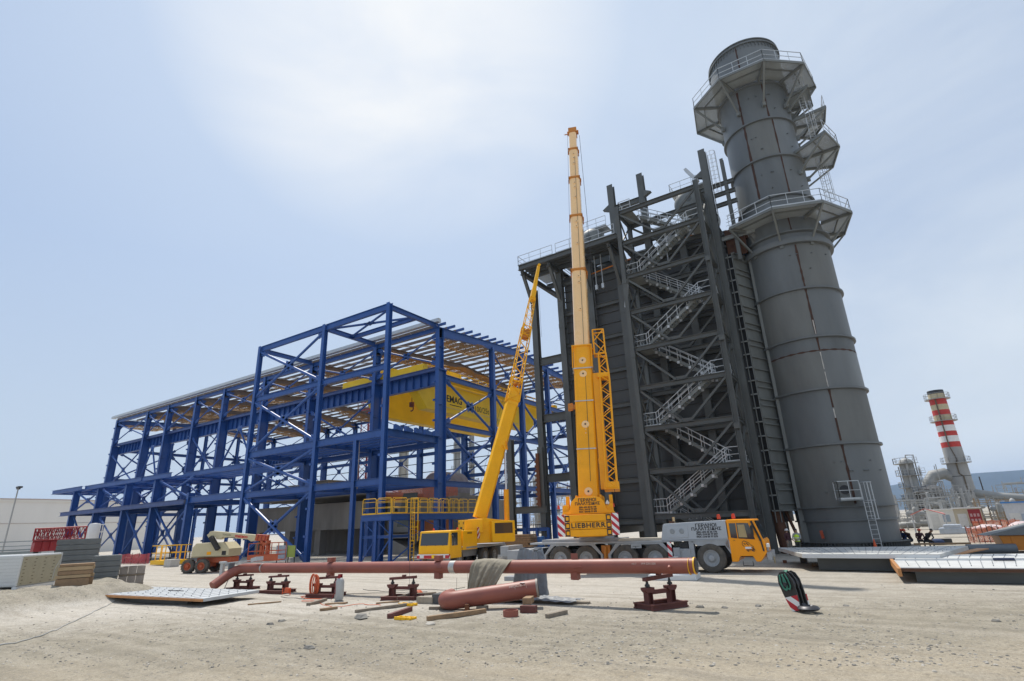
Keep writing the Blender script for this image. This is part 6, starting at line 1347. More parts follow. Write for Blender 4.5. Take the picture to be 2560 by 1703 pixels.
b_ = at(508, 1503, .25); a_ = b_+(at(318, 1494, .25)-b_)*1.75; c_ = at(648, 1478, .3); q = [a_, b_, c_, a_+(c_-b_)]
wallpanel('flat pale grey panel with an orange front edge lying on the left bank', q, .22, .13, ORGE, 0, 16, legs=.6, m_top=LPAN)
q = [at(2005, 1389, .75), at(2349, 1389, .75), at(2424, 1368, .75), at(1945, 1372, .75)]
q = [at(2005, 1386, .8), at(2349, 1387, .8), at(2420, 1366, .8), at(2300, 1359.5, .8), at(1945, 1370, .8)]
q = [q[0], q[1], q[2], q[4]]
tA = wallpanel('long white insulated panel with slanted end lying in front of the big stack', q, .62, .2, PANEL, 0, 12, legs=.7, m_top=mat('dusty_panel', (.50, .50, .48), .6, dirt=.3, scale=1.5))
mb = MB(); a_ = at(2349, 1390, .6); b_ = at(2428, 1372, .6); mb.beam(a_+Vector((.15, -.2, 0)), b_+Vector((.5, -.1, 0)), .5, .05); part('orange_flap', mb, ORGE, tA)
q = [at(2252, 1424, .5), at(2760, 1428, .5), at(2760, 1400, .5), at(2234, 1402, .5)]
tB = wallpanel('front white insulated panel at the right edge with torn orange wrapping', q, .42, .16, RUSTB, 0, 9, legs=.78, m_top=mat('white_film_panel', (.56, .56, .54), .5, dirt=.3, scale=2))
mb = MB(); mb.beam(q[3]+Vector((-.1, 0, -.02)), q[0]+Vector((-.05, -.15, -.1)), .12, .3); part('orange_wrapping', mb, ORGE, tB)
q = [at(2238, 1399, .62), at(2760, 1398, .62), at(2760, 1384, .62), at(2240, 1391, .62)]
wallpanel('rear white insulated panel at the right edge, behind the front one', q, .5, .16, PANEL, 0, 9, legs=.7, m_top=mat('white_film_panel', (.56, .56, .54), .5))
mb = MB(); mb.tube([(-.35, 0, .07), (.35, .02, .07)], .06, 10); _place(single('gas_tube', mb, mat('navy', (.02, .03, .07), .4), 'short dark navy tube lying on the front white panel', 'tube'), at(2511, 1403, .585)+Vector((0, 0, 0)))
mb = MB(); mb.beam((-1.3, 0, .05), (1.3, .1, .05), .12, .1); _place(single('timber', mb, WOOD, 'thin plank lying on the panel near the seated workers', 'timber', group='loose timbers on the gravel'), at(2355, 1362, .83))
for px, py, lab in ((2168, 1413, 'small rusty offcut standing under the panel by the stack'), (1963, 1408, 'rusty lump beside the crane truck front'), (2036, 1416, 'pale chip of wood on the ground by the stack')):
    mb = MB(); mb.box((0, 0, .2 if px == 2168 else .08), (.2, .16, .4 if px == 2168 else .16)); mb.box((0, 0, .45), (.1, .1, .14)) if px == 2168 else None; _place(single('offcut', mb, RUST if px < 2000 or px > 2100 else WOOD, lab, 'offcut'), at(px, py))

# low blue frame, timber pile and barrel seen between the two cranes
p0_, p1_ = onv(1262, 1340, 44), onv(1372, 1338, 44); t = thing('low_blue_frame', 'low dark blue steel frame standing on the ground between the two cranes', 'steel frame', (p0_.x, p0_.y, 0)); mb = MB()
for z in (.5, 1.5, 2.3): mb.ib((p0_.x, 44, z), (p1_.x, 44, z), .2, .3)
for k in range(5): x = p0_.x+(p1_.x-p0_.x)*k/4; mb.ib((x, 44, 0), (x, 44, 2.4), .2, .25, (0, 1, 0))
part('frame', mb, BLUE, t)
p = onv(1302, 1350, 41); mb = MB(); rs_ = random.Random(6)
for k in range(6): mb.box((rs_.uniform(-.1, .1), 0, .14+k*.17), (2.5+rs_.uniform(-.3, .3), 1.2, .15), rs_.uniform(-.03, .03))
_place(single('timber_stack', mb, WOOD, 'stack of brown timbers between the two cranes', 'timber stack', bevel=.01), Vector((p.x, p.y, .9))); mb = MB(); mb.box((0, 0, .45), (3, 1.3, .9)); _place(single('steel_box', mb, CGREY, 'grey steel box carrying the brown timber stack', 'box', bevel=.03), Vector((p.x, p.y, 0)))
p = onv(1352, 1350, 41); mb = MB(); mb.lathe([(0, 0), (.29, 0), (.30, .02), (.30, .29), (.31, .3), (.30, .31), (.30, .58), (.31, .59), (.30, .6), (.30, .86), (.27, .88), (0, .88)], 20); _place(single('barrel', mb, mat('barrel_blue', (.02, .10, .30), .4), 'blue plastic barrel between the two cranes', 'barrel', smooth=40), Vector((p.x, p.y, .9)))
mb = MB(); mb.box((0, 0, .45), (.9, .9, .9)); _place(single('crate', mb, WOODG, 'weathered crate under the blue barrel', 'crate'), Vector((p.x, p.y, 0)))

for (x, y, z0, z1, lab) in ((-44.6, 38.5, 6.9, 11.6, 'pale rope with a hook hanging from the tower floor beside a blue post'), (-42.0, 39.6, 7.6, 11.5, 'pale rope hanging from the tower floor, right of the hooked one')):
    mb = MB(); mb.tube([(0, 0, z1-z0), (.06, 0, (z1-z0)*.8), (0, .02, .3), (0, 0, 0)], .035, 5); mb.ball((0, 0, 0), .12, 4); _place(single('rope', mb, mat('rope_pale', (.45, .40, .32), .9), lab, 'rope'), Vector((x, y, z0)))
for pts, lab in (([(700, 1492), (760, 1497), (820, 1489), (905, 1485), (1000, 1482), (1080, 1480)], 'thin dark cable lying behind the pipe stands'), ([(905, 1475), (960, 1480), (1050, 1474), (1120, 1476), (1170, 1468)], 'second thin dark cable lying near the orange lump'), ([(790, 1504), (830, 1520), (905, 1512), (960, 1516)], 'thin reddish cable by the gas bottle')):
    P = [at(*q) for q in pts]; Q = []
    for a, b in zip(P, P[1:]):
        for k in range(8): q = a+(b-a)*k/8; q.z = gz(q.x, q.y)+.015; q.y += .06*math.sin(k*1.1+a.x*3); Q.append(q)
    mb = MB(); mb.tube(Q, .012, 5); single('cable', mb, DARK if 'dark' in lab else mat('hose_orange', (.62, .12, .04)), lab, 'cable', smooth=60)
# ================================================================== storage yard at the left
a_ = far(41, 1468, 40.0); a_.z = .52; e1 = Vector((-.66, .755, 0)).normalized(); e2 = Vector((-e1.y, e1.x, 0)); hh = 1.55
wl = 1.0
while PJ(a_+e1*wl)[0] < 140: wl += .02
WP = thing('wrapped_pack', 'white film wrapped pack of slotted boards on a white pallet at the left edge', 'pack', a_)
o = a_+Vector((0, 0, .15)); ln = 4.2
def wbox(mb, x0, x1, y0, y1, z0, z1):
    mb.add([o+e1*x+e2*y+Vector((0, 0, z)) for z in (z0, z1) for x, y in ((x0, y0), (x1, y0), (x1, y1), (x0, y1))], [(3, 2, 1, 0), (4, 5, 6, 7), (0, 1, 5, 4), (1, 2, 6, 5), (2, 3, 7, 6), (3, 0, 4, 7)]); return mb
FILM = mat('white_film', (.62, .63, .62), .28, dirt=.15, scale=3, coat=.4)
part('film_cover', wbox(MB(), 0, wl, .04, ln, 0, hh), FILM, WP, bevel=.05)
part('board_ends', wbox(MB(), .08, wl-.1, .0, .06, .05, hh-.1), mat('cream_board', (.42, .38, .27), .7, dirt=.2), WP)
mb = MB()
for j in range(8):
    for i in range(4): wbox(mb, .15+i*.24*wl+(j % 2)*.05, .30+i*.24*wl+(j % 2)*.05, -.004, .0, .12+j*.17, .145+j*.17)
part('slots', mb, mat('slot_brown', (.08, .06, .035), .8), WP)
mb = MB()
for j in range(9): wbox(mb, -.008, .0, .1, ln, .08+j*.16, .10+j*.16)
wbox(mb, -.012, 0, 1.2, 1.35, 0, hh)
part('film_creases', mb, mat('film_crease', (.5, .51, .5), .3), WP)
mb = MB(); wbox(mb, -.03, wl+.03, -.02, .2, -.15, 0); wbox(mb, -.03, wl+.03, 1.3, 1.7, -.15, 0); wbox(mb, -.03, wl+.03, 3, 3.4, -.15, 0); part('pallet', mb, WHITE, WP)
mb = MB(); wbox(mb, wl-.06, wl-.02, -.02, .03, .02, hh); mb.tube([o+e1*(wl-.1)+e2*-.02+Vector((0, 0, hh*.8)), o+e1*(wl-.45)+e2*-.02+Vector((0, 0, hh*.45)), o+e1*(wl-.5)+e2*-.02+Vector((0, 0, .15))], .012, 4); part('film_fold', mb, FILM, WP)
def slabs(lab, near, rz, w, d, n, th, m, jit=.04, z0=0.0, name='panel_stack'):
    """every slab of the pile is a thing of its own"""
    rs_ = random.Random(int(w*100)); names = ['bottom', 'second from bottom', 'third from bottom', 'fourth from bottom', 'fifth from bottom', 'sixth from bottom', 'seventh from bottom', 'eighth from bottom', 'ninth from bottom']
    ex = Vector((math.cos(rz), math.sin(rz), 0)); ey = Vector((-ex.y, ex.x, 0))
    for k in range(n):
        which = 'topmost' if k == n-1 else names[k]
        mb = MB(); mb.box((0, 0, th*.46), (w, d, th*.86)); mb.box((0, 0, th*.95), (w*.96, d*.96, th*.1)); mb.box((0, -d/2+.002, th*.5), (w*.99, .02, th*.2))
        c = near-ex*(w/2)+ey*(d/2)+Vector((rs_.uniform(-jit, jit), rs_.uniform(-jit, jit), z0+k*th))
        o_ = single('wall_slab', mb, m, f'{which} grey slab of {lab}', 'slab', group='grey slabs piled at the left', bevel=.008); o_.location = c; o_.rotation_euler = (0, 0, rz+rs_.uniform(-.01, .01))
SLAB = mat('slab_grey', (.135, .145, .145), .65, dirt=.35, scale=1.6)
def frontal(xl, xr, y, d):
    a, b = far(xl, y, d), far(xr, y, d); return b.xy.to_3d(), math.atan2(b.y-a.y, b.x-a.x), (b-a).length
q, rz, w = frontal(218, 288, 1467, 44); slabs('the lower pile by the block pallets', q, rz-.06, w*1.02, 1.5, 6, .315, SLAB)
q, rz, w = frontal(131, 242, 1400, 53); slabs('the taller pile behind the sawn timbers', q, rz-.05, w, 1.8, 8, .37, SLAB)
q, rz, w = frontal(139, 228, 1453, 37.5); q.z = .62; ex = Vector((math.cos(rz), math.sin(rz), 0)); ey = Vector((-ex.y, ex.x, 0))
rs_ = random.Random(4); hs_ = (.40, .16, .20, .20, .13)
for k, h in enumerate(hs_):
    zk = sum(hs_[:k]); mb = MB()
    for r_ in range(3): mb.box((rs_.uniform(-.06, .06), -.3+r_*.3, h/2), (w+rs_.uniform(-.12, .05), .28, h*.9), rs_.uniform(-.02, .02))
    o_ = single('timber', mb, WOOD if k % 2 == 0 else mat('fresh_timber', (.42, .30, .17), .75, dirt=.4, scale=5), ('thick lowest', 'dark thin second', 'pale rough middle', 'brown upper', 'thin pale topmost')[k]+' layer of sawn timbers beside the wrapped pack', 'timber layer', bevel=.01)
    o_.location = q-ex*(w/2)+ey*.5+Vector((0, 0, zk)); o_.rotation_euler = (0, 0, rz-.08)
q, rz, w = frontal(292, 356, 1466, 45.5); ex = Vector((math.cos(rz), math.sin(rz), 0)); q = q-ex*(w/2); q.z = 0
for k, lab in enumerate(('lower pallet of wrapped grey brown blocks beside the slab pile', 'upper pallet of wrapped grey brown blocks beside the slab pile')):
    t = thing('block_pallet', lab, 'pallet', q+Vector((0, 0, k*.57)), rz); mb = MB()
    for y in (-.4, 0, .4): mb.box((0, y, .04), (w, .12, .08))
    mb.box((0, 0, .09), (w*1.03, 1.0, .025)); part('pallet', mb, WOODG, t, local=True); mb = MB()
    for i in range(3): mb.box((-w/3+i*w/3, 0, .33), (w/3-.02, .95, .45))
    part('blocks', mb, mat('wrapped_blocks', (.27, .235, .205), .5, dirt=.35, scale=3), t, local=True, bevel=.01)
mb = MB(); mb.add([(-.5, -.65, 0), (.45, -.6, .02), (.5, .6, .05), (-.45, .65, .02)], [(0, 1, 2, 3)]); _place(single('plastic_sheet', mb, FILM, 'crumpled clear sheet on top of the upper block pallet', 'sheet'), q+Vector((0, 0, 1.15)))
p0, p1 = far(84, 1346, 66), far(212, 1344, 66); t = thing('crane_section', 'red lattice crane section lying high on a red frame behind the grey slabs', 'lattice section', ((p0.x+p1.x)/2, (p0.y+p1.y)/2, 0)); ex_ = (p1-p0).normalized(); ez = Vector((0, 0, 1)); ey_ = ez.cross(ex_)
c0, c1 = Vector((p0.x, p0.y, 3.5)), Vector((p1.x, p1.y, 3.55)); mb = MB(); lattice(mb, c0, c1, 1.5, .95, 1.5, 1.05, ey_, ez, 14, .05, .03); lattice(mb, c0+ex_*.2, c1-ex_*.6, 1.1, .8, 1.1, .8, ey_, ez, 20, .03, .03); part('lattice_frame', mb, RED, t); mb = MB()
for q in (.05, .2, .35): mb.box(c0+(c1-c0)*(q+.06)+Vector((0, 0, -1.05)), (.7, .7, .8))
mb.beam(c0+Vector((0, 0, -.62)), c1+Vector((0, 0, -.6)), .4, .16); part('ballast_boxes', mb, RED, t); mb = MB()
for q in (.1, .5, .9): p = c0+(c1-c0)*q; mb.beam((p.x, p.y, 0), (p.x, p.y, 2.9), .3, .3)
part('support_legs', mb, DARK, t)
p = far(232, 1340, 70); t = thing('white_silo', 'white tank with pipe fittings standing behind the red lattice section', 'tank', (p.x, p.y, 0)); mb = MB(); mb.lathe([(0, 2.0), (.4, 2.0), (.5, 2.3), (.5, 4.2), (.42, 4.4), (0, 4.45)], 20); part('vessel', mb, WHITE, t, smooth=40, local=True); mb = MB(); mb.beam((-.2, -.6, 3.6), (.3, .9, 3.6), .1, .1); mb.beam((0, .7, 2), (0, .7, 4.3), .06, .06); mb.beam((-.1, .3, 4.3), (.2, 1.0, 4.3), .08, .08); part('pipes', mb, WHITE, t, local=True); mb = MB()
for a in range(4): mb.beam((.4*math.cos(a*1.57), .4*math.sin(a*1.57), 0), (.4*math.cos(a*1.57), .4*math.sin(a*1.57), 2.3), .15, .15)
part('legs', mb, WHITE, t, local=True)
# low barrier nets, yellow skid, pale block
def netrun(name, pts, h, m, lab, cat='net', nseg=18, posts=True):
    pts = [Vector((p.x, p.y, 0)) for p in pts]; t = thing(name, lab, cat, pts[0]); rows = []; rs_ = random.Random(len(lab)); P = []
    for a, b in zip(pts, pts[1:]): P += [a+(b-a)*i/nseg for i in range(nseg)]
    P.append(pts[-1]); nz = Vector((0, 0, 1))
    for j in range(4): rows.append([p+nz*(.06+(h-.12*abs(math.sin(i*.55)))*j/3)+Vector((rs_.uniform(-.05, .05), rs_.uniform(-.05, .05), 0)) for i, p in enumerate(P)])
    mb = MB(); mb.sheet(rows); part('netting', mb, m, t); mb = MB()
    for i in range(0, len(P), 4): mb.tube([P[i], P[i]+nz*(h+.12)], .025, 5)
    part('stakes', mb, DARK, t); return t
netrun('barrier_net', [at(292, 1411), at(372, 1411)], 1.15, NETR, 'dark red barrier net strung between blue columns at the far left')
p0, p1 = at(374, 1414), at(420, 1414); t = thing('railed_skid', 'small yellow railed skid beside a blue column at the left', 'skid', p0); d = (p1-p0); mb = MB(); nz = Vector((0, 0, 1)); n_ = Vector((-d.y, d.x, 0)).normalized()*2.2
for s in (0, 1):
    q = p0+n_*s; rail_run(mb, [q+nz*.5, q+d+nz*.5], 1.5, .9, .04, toe=False)
rail_run(mb, [p0+nz*.5, p0+n_+nz*.5], 1.5, .9, .04, toe=False); rail_run(mb, [p0+d+nz*.5, p0+d+n_+nz*.5], 1.5, .9, .04, toe=False); part('railing', mb, YELR, t); mb = MB(); mb.beam(p0+n_*.5+nz*.28, p0+d+n_*.5+nz*.28, 2.2, .44); part('tray', mb, YELR, t)
block('pale_block', 428, 1417, (1.3, .9, .7), 0, mat('pale_block2', (.5, .48, .44), .9), 'pale concrete block between the yellow skid and boom lift', 'block')
# cable across the gravel
pts = [at(x, y) for x, y in ((-60, 1628), (40, 1607), (110, 1585), (170, 1560), (230, 1532), (270, 1512), (300, 1502))]
pp = []
for a, b in zip(pts, pts[1:]):
    for k in range(10): q = a+(b-a)*k/10; q.z = gz(q.x, q.y)+.02; q.x += .03*math.sin(k*1.3+a.x); pp.append(q)
mb = MB(); mb.tube(pp, .017, 6); single('cable', mb, mat('cable_grey', (.40, .41, .40), .6), 'pale cable snaking over the gravel at the lower left', 'cable', smooth=60)
# strap over the panel edge, thin rods
mb = MB(); a = at(347, 1503); mb.beam(a+Vector((0, 0, .02)), a+Vector((.05, .3, .40)), .05, .02); single('strap', mb, WHITE, 'white strap over the orange edge of the flat grey panel', 'strap')
mb = MB(); mb.beam((-.6, 0, 0), (.6, .1, 0), .03, .03); _place(single('rod', mb, DARK, 'thin dark rod lying on the flat grey panel', 'rod'), at(437, 1477, .37))
for x, y0_, y1_, v_ in ((1023, 1200, 1514, 16.2), (1141, 1445, 1512, 18.0), (1169, 1400, 1490, 18.2)):
    a = at(x, y1_); b = onv(x+1, y0_ if y0_ > 1300 else 1396, a.y); mb = MB(); mb.tube([a, b], .008, 4); single('thin_wire', mb, DARK, ('long thin vertical wire crossing the pipe left of the bare band', 'thin wire hanging below the bare band of the pipe', 'thin wire hanging just left of the khaki tarpaulin')[(1023, 1141, 1169).index(x)], 'wire')
# ================================================================== white oil tank far left
q = far(-60, 1350, 245); a = R(-79.5); t = thing('storage_tank', 'huge white storage tank with a low rim behind the blue hall at the left', 'storage tank', (235*math.sin(a), 235*math.cos(a), 0)); TR = 62
mb = MB(); mb.lathe([(TR, -1), (TR, 12.1), (TR+.25, 12.1), (TR+.25, 12.6), (TR-.6, 12.7), (0, 15)], 160); part('shell', mb, TANKW, t, smooth=30, local=True); mb = MB(); mb.lathe([(TR, 12.62), (TR+.4, 12.62), (TR+.4, 12.8), (TR, 12.8)], 160); mb.lathe([(TR, 7.2), (TR+.14, 7.25), (TR, 7.3)], 160); part('rim_rail', mb, mat('rim_pink', (.50, .40, .36), .6), t, local=True)
mb = MB()
for k in range(3): b = R(-40+k*9); mb.beam((TR*math.cos(b)*1.004, TR*math.sin(b)*1.004, 0), (TR*math.cos(b)*1.004, TR*math.sin(b)*1.004, 8.5), .35, .3)
mb.prism([(-1.3, 0), (1.3, 0), (.9, 2.3), (-.7, 2.3)], (TR*.99*math.cos(R(-27)), TR*.99*math.sin(R(-27)), 12.7), (0, 1, 0), (0, 0, 1), .4); part('stand_pipes', mb, mat('tank_trim', (.55, .49, .44), .6), t, local=True)
p = far(12, 1355, 95); t = thing('lamp_post', 'grey lamp post with a small floodlight head in front of the white tank', 'lamp post', (p.x, p.y, 0)); mb = MB(); mb.tube([(0, 0, 0), (0, 0, 9.6)], .10, 8, r2=.07); part('pole', mb, REFS, t, local=True); mb = MB(); mb.box((.3, 0, 9.6), (1.1, .4, .2)); mb.box((-.3, .1, 9.5), (.5, .3, .25)); part('lamp_head', mb, DARK, t, local=True)
mb = MB(); p0, p1 = far(0, 1352, 80), far(110, 1352, 80); mb.beam((p0.x, p0.y, 1.0), (p1.x, p1.y, 1.0), .1, 2.0); rail_run(mb, [Vector((p0.x, p0.y, 2.1)), Vector((p1.x, p1.y, 2.1))], .9, 3, .04); single('grey_hoarding', mb, mat('hoarding', (.22, .25, .25), .6), 'low grey railed hoarding along the foot of the white tank', 'hoarding')
# ================================================================== refinery in the background
def rack(lab, x0, x1, y, h, seed, dens=1.0, m1=REFS, m2=REFG, depth=5.0, name='pipe_rack', rz=0.0):
    """open frame hung with pipes, vessels and rails"""
    rs_ = random.Random(seed); w = x1-x0; t = thing(name, lab, 'pipe rack', (x0, y, 0), rz); fr = MB(); n = max(2, int(w/3.2))
    lv = [h*(.22+.78*k/max(1, int(h/2.4))) for k in range(int(h/2.4)+1)]
    for i in range(n+1):
        for v in (0, depth): fr.beam((w*i/n, v, 0), (w*i/n, v, h*rs_.uniform(.7, 1.05)), .15, .15)
    for z in lv:
        for v in (0, depth):
            a, b = sorted((rs_.uniform(0, w*.3), rs_.uniform(w*.6, w))); fr.beam((a, v, z), (b, v, z), .12, .15)
    part('frame', fr, m2, t, local=True); pm = MB()
    for k in range(int(w*h*.26*dens)):
        z = rs_.choice(lv)+rs_.uniform(.1, .5); a = rs_.uniform(0, w); l = rs_.uniform(1.5, w*.6); v = rs_.uniform(-.4, depth); r = rs_.choice((.04, .05, .07, .10, .13)); b = min(w, a+l)
        if rs_.random() < .65: pm.tube([(a, v, z-rs_.uniform(.5, 2)), (a, v, z), (b, v, z), (b, v, z+rs_.uniform(-1.8, 1.2))], r, 5)
        else: pm.tube([(a, v, max(0, z-3)), (a, v, z+rs_.uniform(.3, 1.5))], r, 5)
    part('pipework', pm, m1, t, local=True); rl = MB()
    for z in lv[::2]: rail_run(rl, [(0, -.2, z), (w, -.2, z)], 1.0, 1.6, .03, toe=False)
    part('railings', rl, m1, t, local=True)
    for k in range(int(1.2*dens)):
        mb = MB(); a = rs_.uniform(0, w-2.5); z = rs_.uniform(.5, h*.7); r = rs_.uniform(.28, .5); mb.lathe([(0, -.2), (r*.8, 0), (r, .2), (r, 2.2), (r*.8, 2.4), (0, 2.6)], 12, (a, rs_.uniform(0, depth), z), 'X' if rs_.random() < .6 else 'Z'); part('drum', mb, m2, t, smooth=40, local=True)
    return t
def vessel(lab, px, py0, dist, dia, ztop, m=REFG, rings=4, name='process_column', ladder=True, seed=1):
    p = far(px, py0, dist); t = thing(name, lab, 'process column', (p.x, p.y, 0)); r = dia/2; mb = MB(); mb.lathe([(r*1.08, 0), (r, 1.5), (r, ztop-.4), (r*.8, ztop), (r*.3, ztop+.35), (0, ztop+.4)], 24); part('shell', mb, m, t, smooth=40, local=True); rs_ = random.Random(seed)
    for k in range(rings):
        z = ztop*(k+1)/(rings+.3); mb = MB(); a0 = rs_.uniform(0, 3); mb.lathe([(r, z-.06), (r+.9, z-.06), (r+.9, z), (r, z)], 20, a0=a0, a1=a0+rs_.uniform(3, 6)); P = [Vector(((r+.85)*math.cos(a0+q*.5), (r+.85)*math.sin(a0+q*.5), z)) for q in range(8)]; rail_run(mb, P, 1.0, 1.2, .035, toe=False); part('gallery', mb, REFS, t, local=True)
    mb = MB(); mb.tube([(r+.25, -.3, 0), (r+.25, -.3, ztop+.8), (r*.2, -.2, ztop+.9), (r*.1, 0, ztop)], .14, 6); mb.tube([(-r-.2, -.2, 1), (-r-.2, -.2, ztop*.9)], .1, 6)
    if ladder: mb.beam((0, -r-.3, 0), (0, -r-.3, ztop), .35, .1)
    part('riser_pipes', mb, REFS, t, local=True); return t
# red and white chimney on the right
CP = far(2436, 1309, 140); CPb = Vector((CP.x, CP.y, 0))
def cz(k): q = (k-75)/1115; return far(2331.5+111.5*q, 982+327*q, 140).z-far(2443, 1309, 140).z
CH_ = thing('banded_chimney', 'tall grey chimney with red and white bands and small galleries at the right', 'chimney', CPb)
ZT = cz(75); rad = lambda z: 1.85-(1.85-1.40)*z/ZT
segs = [(75, 105, DARK), (105, 145, mat('cream_band', (.52, .44, .28), .7)), (145, 195, None), (195, 240, mat('cream_band', (.52, .44, .28))), (240, 285, None), (285, 330, mat('cream_band', (.52, .44, .28))), (330, 370, None), (370, 420, WHITE), (420, 460, None), (460, 510, WHITE), (510, 555, None), (555, 1190, mat('chimney_grey', (.34, .335, .32), .8, dirt=.35, scale=.5, streak=True))]
REDB = mat('band_red', (.50, .045, .035), .6, dirt=.25, scale=2)
for a, b, m in segs:
    z0, z1 = cz(b), cz(a); mb = MB(); mb.lathe([(rad(z0), z0), (rad(z1), z1)] + ([(rad(z1)-.2, z1), (rad(z1)-.2, z1-1)] if a == 75 else []), 32); part('red_band' if m is None else 'shaft' if a == 555 else 'pale_band', mb, m or REDB, CH_, smooth=40, local=True)
for k in (145, 330, 685):
    z = cz(k); mb = MB(); r = rad(z); mb.lathe([(r, z-.1), (r+.75, z-.1), (r+.75, z), (r, z)], 24); rail_run(mb, [Vector(((r+.7)*math.cos(i*math.pi/6), (r+.7)*math.sin(i*math.pi/6), z)) for i in range(13)], 1.05, 1, .03, toe=False); part('gallery', mb, REFS, CH_, local=True)
for k in (800, 935, 1065): z = cz(k); mb = MB(); mb.lathe([(rad(z), z-.05), (rad(z)+.05, z), (rad(z), z+.05)], 32); part('shaft_joint', mb, DARK, CH_, local=True)
mb = MB(); zs = [cz(k) for k in (150, 540, 660, 690, 780, 800, 910, 930, 1040, 1060, 1180)]; dx = [-.5, -.5, .1, -.2, -.2, .35, .35, .9, .9, 1.35, 1.45]
for (z0, x0), (z1, x1) in zip(zip(zs, dx), list(zip(zs, dx))[1:]): mb.beam((x0, -rad(z0)-.06, z0), (x1, -rad(z1)-.06, z1), .22, .16)
part('cable_riser', mb, mat('riser_brown', (.14, .11, .075), .8), CH_, local=True)
# flue with a bent duct to the chimney, hood and side duct
FL = thing('flue_duct', 'grey bent flue rising beside the banded chimney with a spreading hood below', 'duct', CPb+Vector((-6, 1, 0)))
o = CPb; z1 = cz(790)
mb = MB(); mb.tube([o+Vector((-1.2, 0, z1-.3)), o+Vector((-2.4, -.2, z1+.5)), o+Vector((-4.2, -.4, z1+.2)), o+Vector((-5.3, -.5, z1-1.3)), o+Vector((-5.4, -.5, z1-3))], [1.0, 1.1, 1.15, 1.15, 1.15], 18); mb.tube([o+Vector((-5.3, -.5, z1-3)), o+Vector((-5.2, -.5, z1-6.5))], 1.7, 18); mb.tube([o+Vector((-5.1, -.5, z1-6.5)), o+Vector((-4.8, -.5, 4.2))], [1.5, .95], 18); part('duct', mb, REFG, FL, smooth=40)
mb = MB(); mb.add([o+Vector(p) for p in ((-5.8, -1.2, 4.4), (-3.9, -1.2, 4.4), (-3.9, .6, 4.4), (-5.8, .6, 4.4), (-10, -1.6, .8), (.2, -1.6, 1.2), (.2, 1, 1.2), (-10, 1, .8), (-4.8, -1.6, 2.8))], [(0, 1, 2, 3), (0, 4, 8), (0, 8, 1), (1, 8, 5), (1, 5, 6, 2), (2, 6, 7, 3), (3, 7, 4, 0)]); part('hood', mb, REFG, FL)
mb = MB(); mb.tube([o+Vector((.8, -.5, 5.4)), o+Vector((4.5, -1, 4.5)), o+Vector((8.0, -1, 3.9)), o+Vector((9.4, -1, 2.8)), o+Vector((9.6, -1, .3))], [.8, .7, .75, .75, .7], 16); part('side_duct', mb, REFG, FL, smooth=40)
mb = MB(); rr = random.Random(8)
for k in range(6): z = 2.5+k*1.4; rail_run(mb, [o+Vector((-8.2, -2, z)), o+Vector((-3.4-(k % 3), -2, z))], 1.0, 1.2, .03, toe=True)
for x in (-8.2, -6.2, -3.5): mb.beam(o+Vector((x, -2, 0)), o+Vector((x, -2, 11)), .14, .14); mb.beam(o+Vector((x, 2, 0)), o+Vector((x, 2, 11)), .14, .14)
part('access_frame', mb, REFS, FL)
vessel('pale grey process column with piping and galleries left of the banded chimney', 2300, 1290, 128, 2.3, 11.6, seed=4, rings=5)
vessel('dark lower vessel standing between process column and flue', 2345, 1295, 126, 3.6, 6.5, mat('vessel_brown', (.17, .16, .15), .7, dirt=.4), 2, seed=6)
p = far(2238, 1318, 112); rack('pale tangle of pipework directly right of the big stack foot', p.x, p.x+11, p.y, 4.0, 21, 2.6)
p = far(2236, 1322, 128); rack('pale pipe rack standing further behind the stack foot', p.x, p.x+13, p.y, 4.7, 33, 2.4)
p = far(2452, 1315, 118); rack('brownish pipe unit with rails at the right beyond the chimney', p.x, p.x+9, p.y, 3.3, 22, 2.2, REFB, REFG)
p = far(2500, 1300, 150); rack('long rusty pipe rack at the far right edge', p.x, p.x+24, p.y, 4.4, 23, 1.8, REFB, REFB)
p = far(2250, 1325, 98); rack('white pipe bank close behind the seated workers', p.x, p.x+7.5, p.y, 3.6, 51, 3.2, REFS, REFG, 3)
p = far(2305, 1318, 118); rack('dense pipework between process column and flue', p.x, p.x+8, p.y, 5.2, 52, 3.0, REFS, REFG, 4)
p = far(2385, 1315, 132); rack('pale pipework at the foot of the banded chimney', p.x, p.x+9, p.y, 4.2, 53, 2.6, REFS, REFG, 4)
p = far(2448, 1318, 108); rack('low tangled pipework right of the chimney foot', p.x, p.x+8, p.y, 3.0, 54, 3.2, REFB, REFS, 3)
p = far(2512, 1290, 170); rack('small pale scaffold tower on the skyline at the right', p.x, p.x+7, p.y, 7.4, 24, 1.4)
p = far(2478, 1290, 160); mb = MB(); mb.tube([(0, 0, 0), (0, 0, 9)], .12, 6); _place(single('mast', mb, DARK, 'thin dark mast on the skyline right of the chimney', 'mast'), Vector((p.x, p.y, 0)))
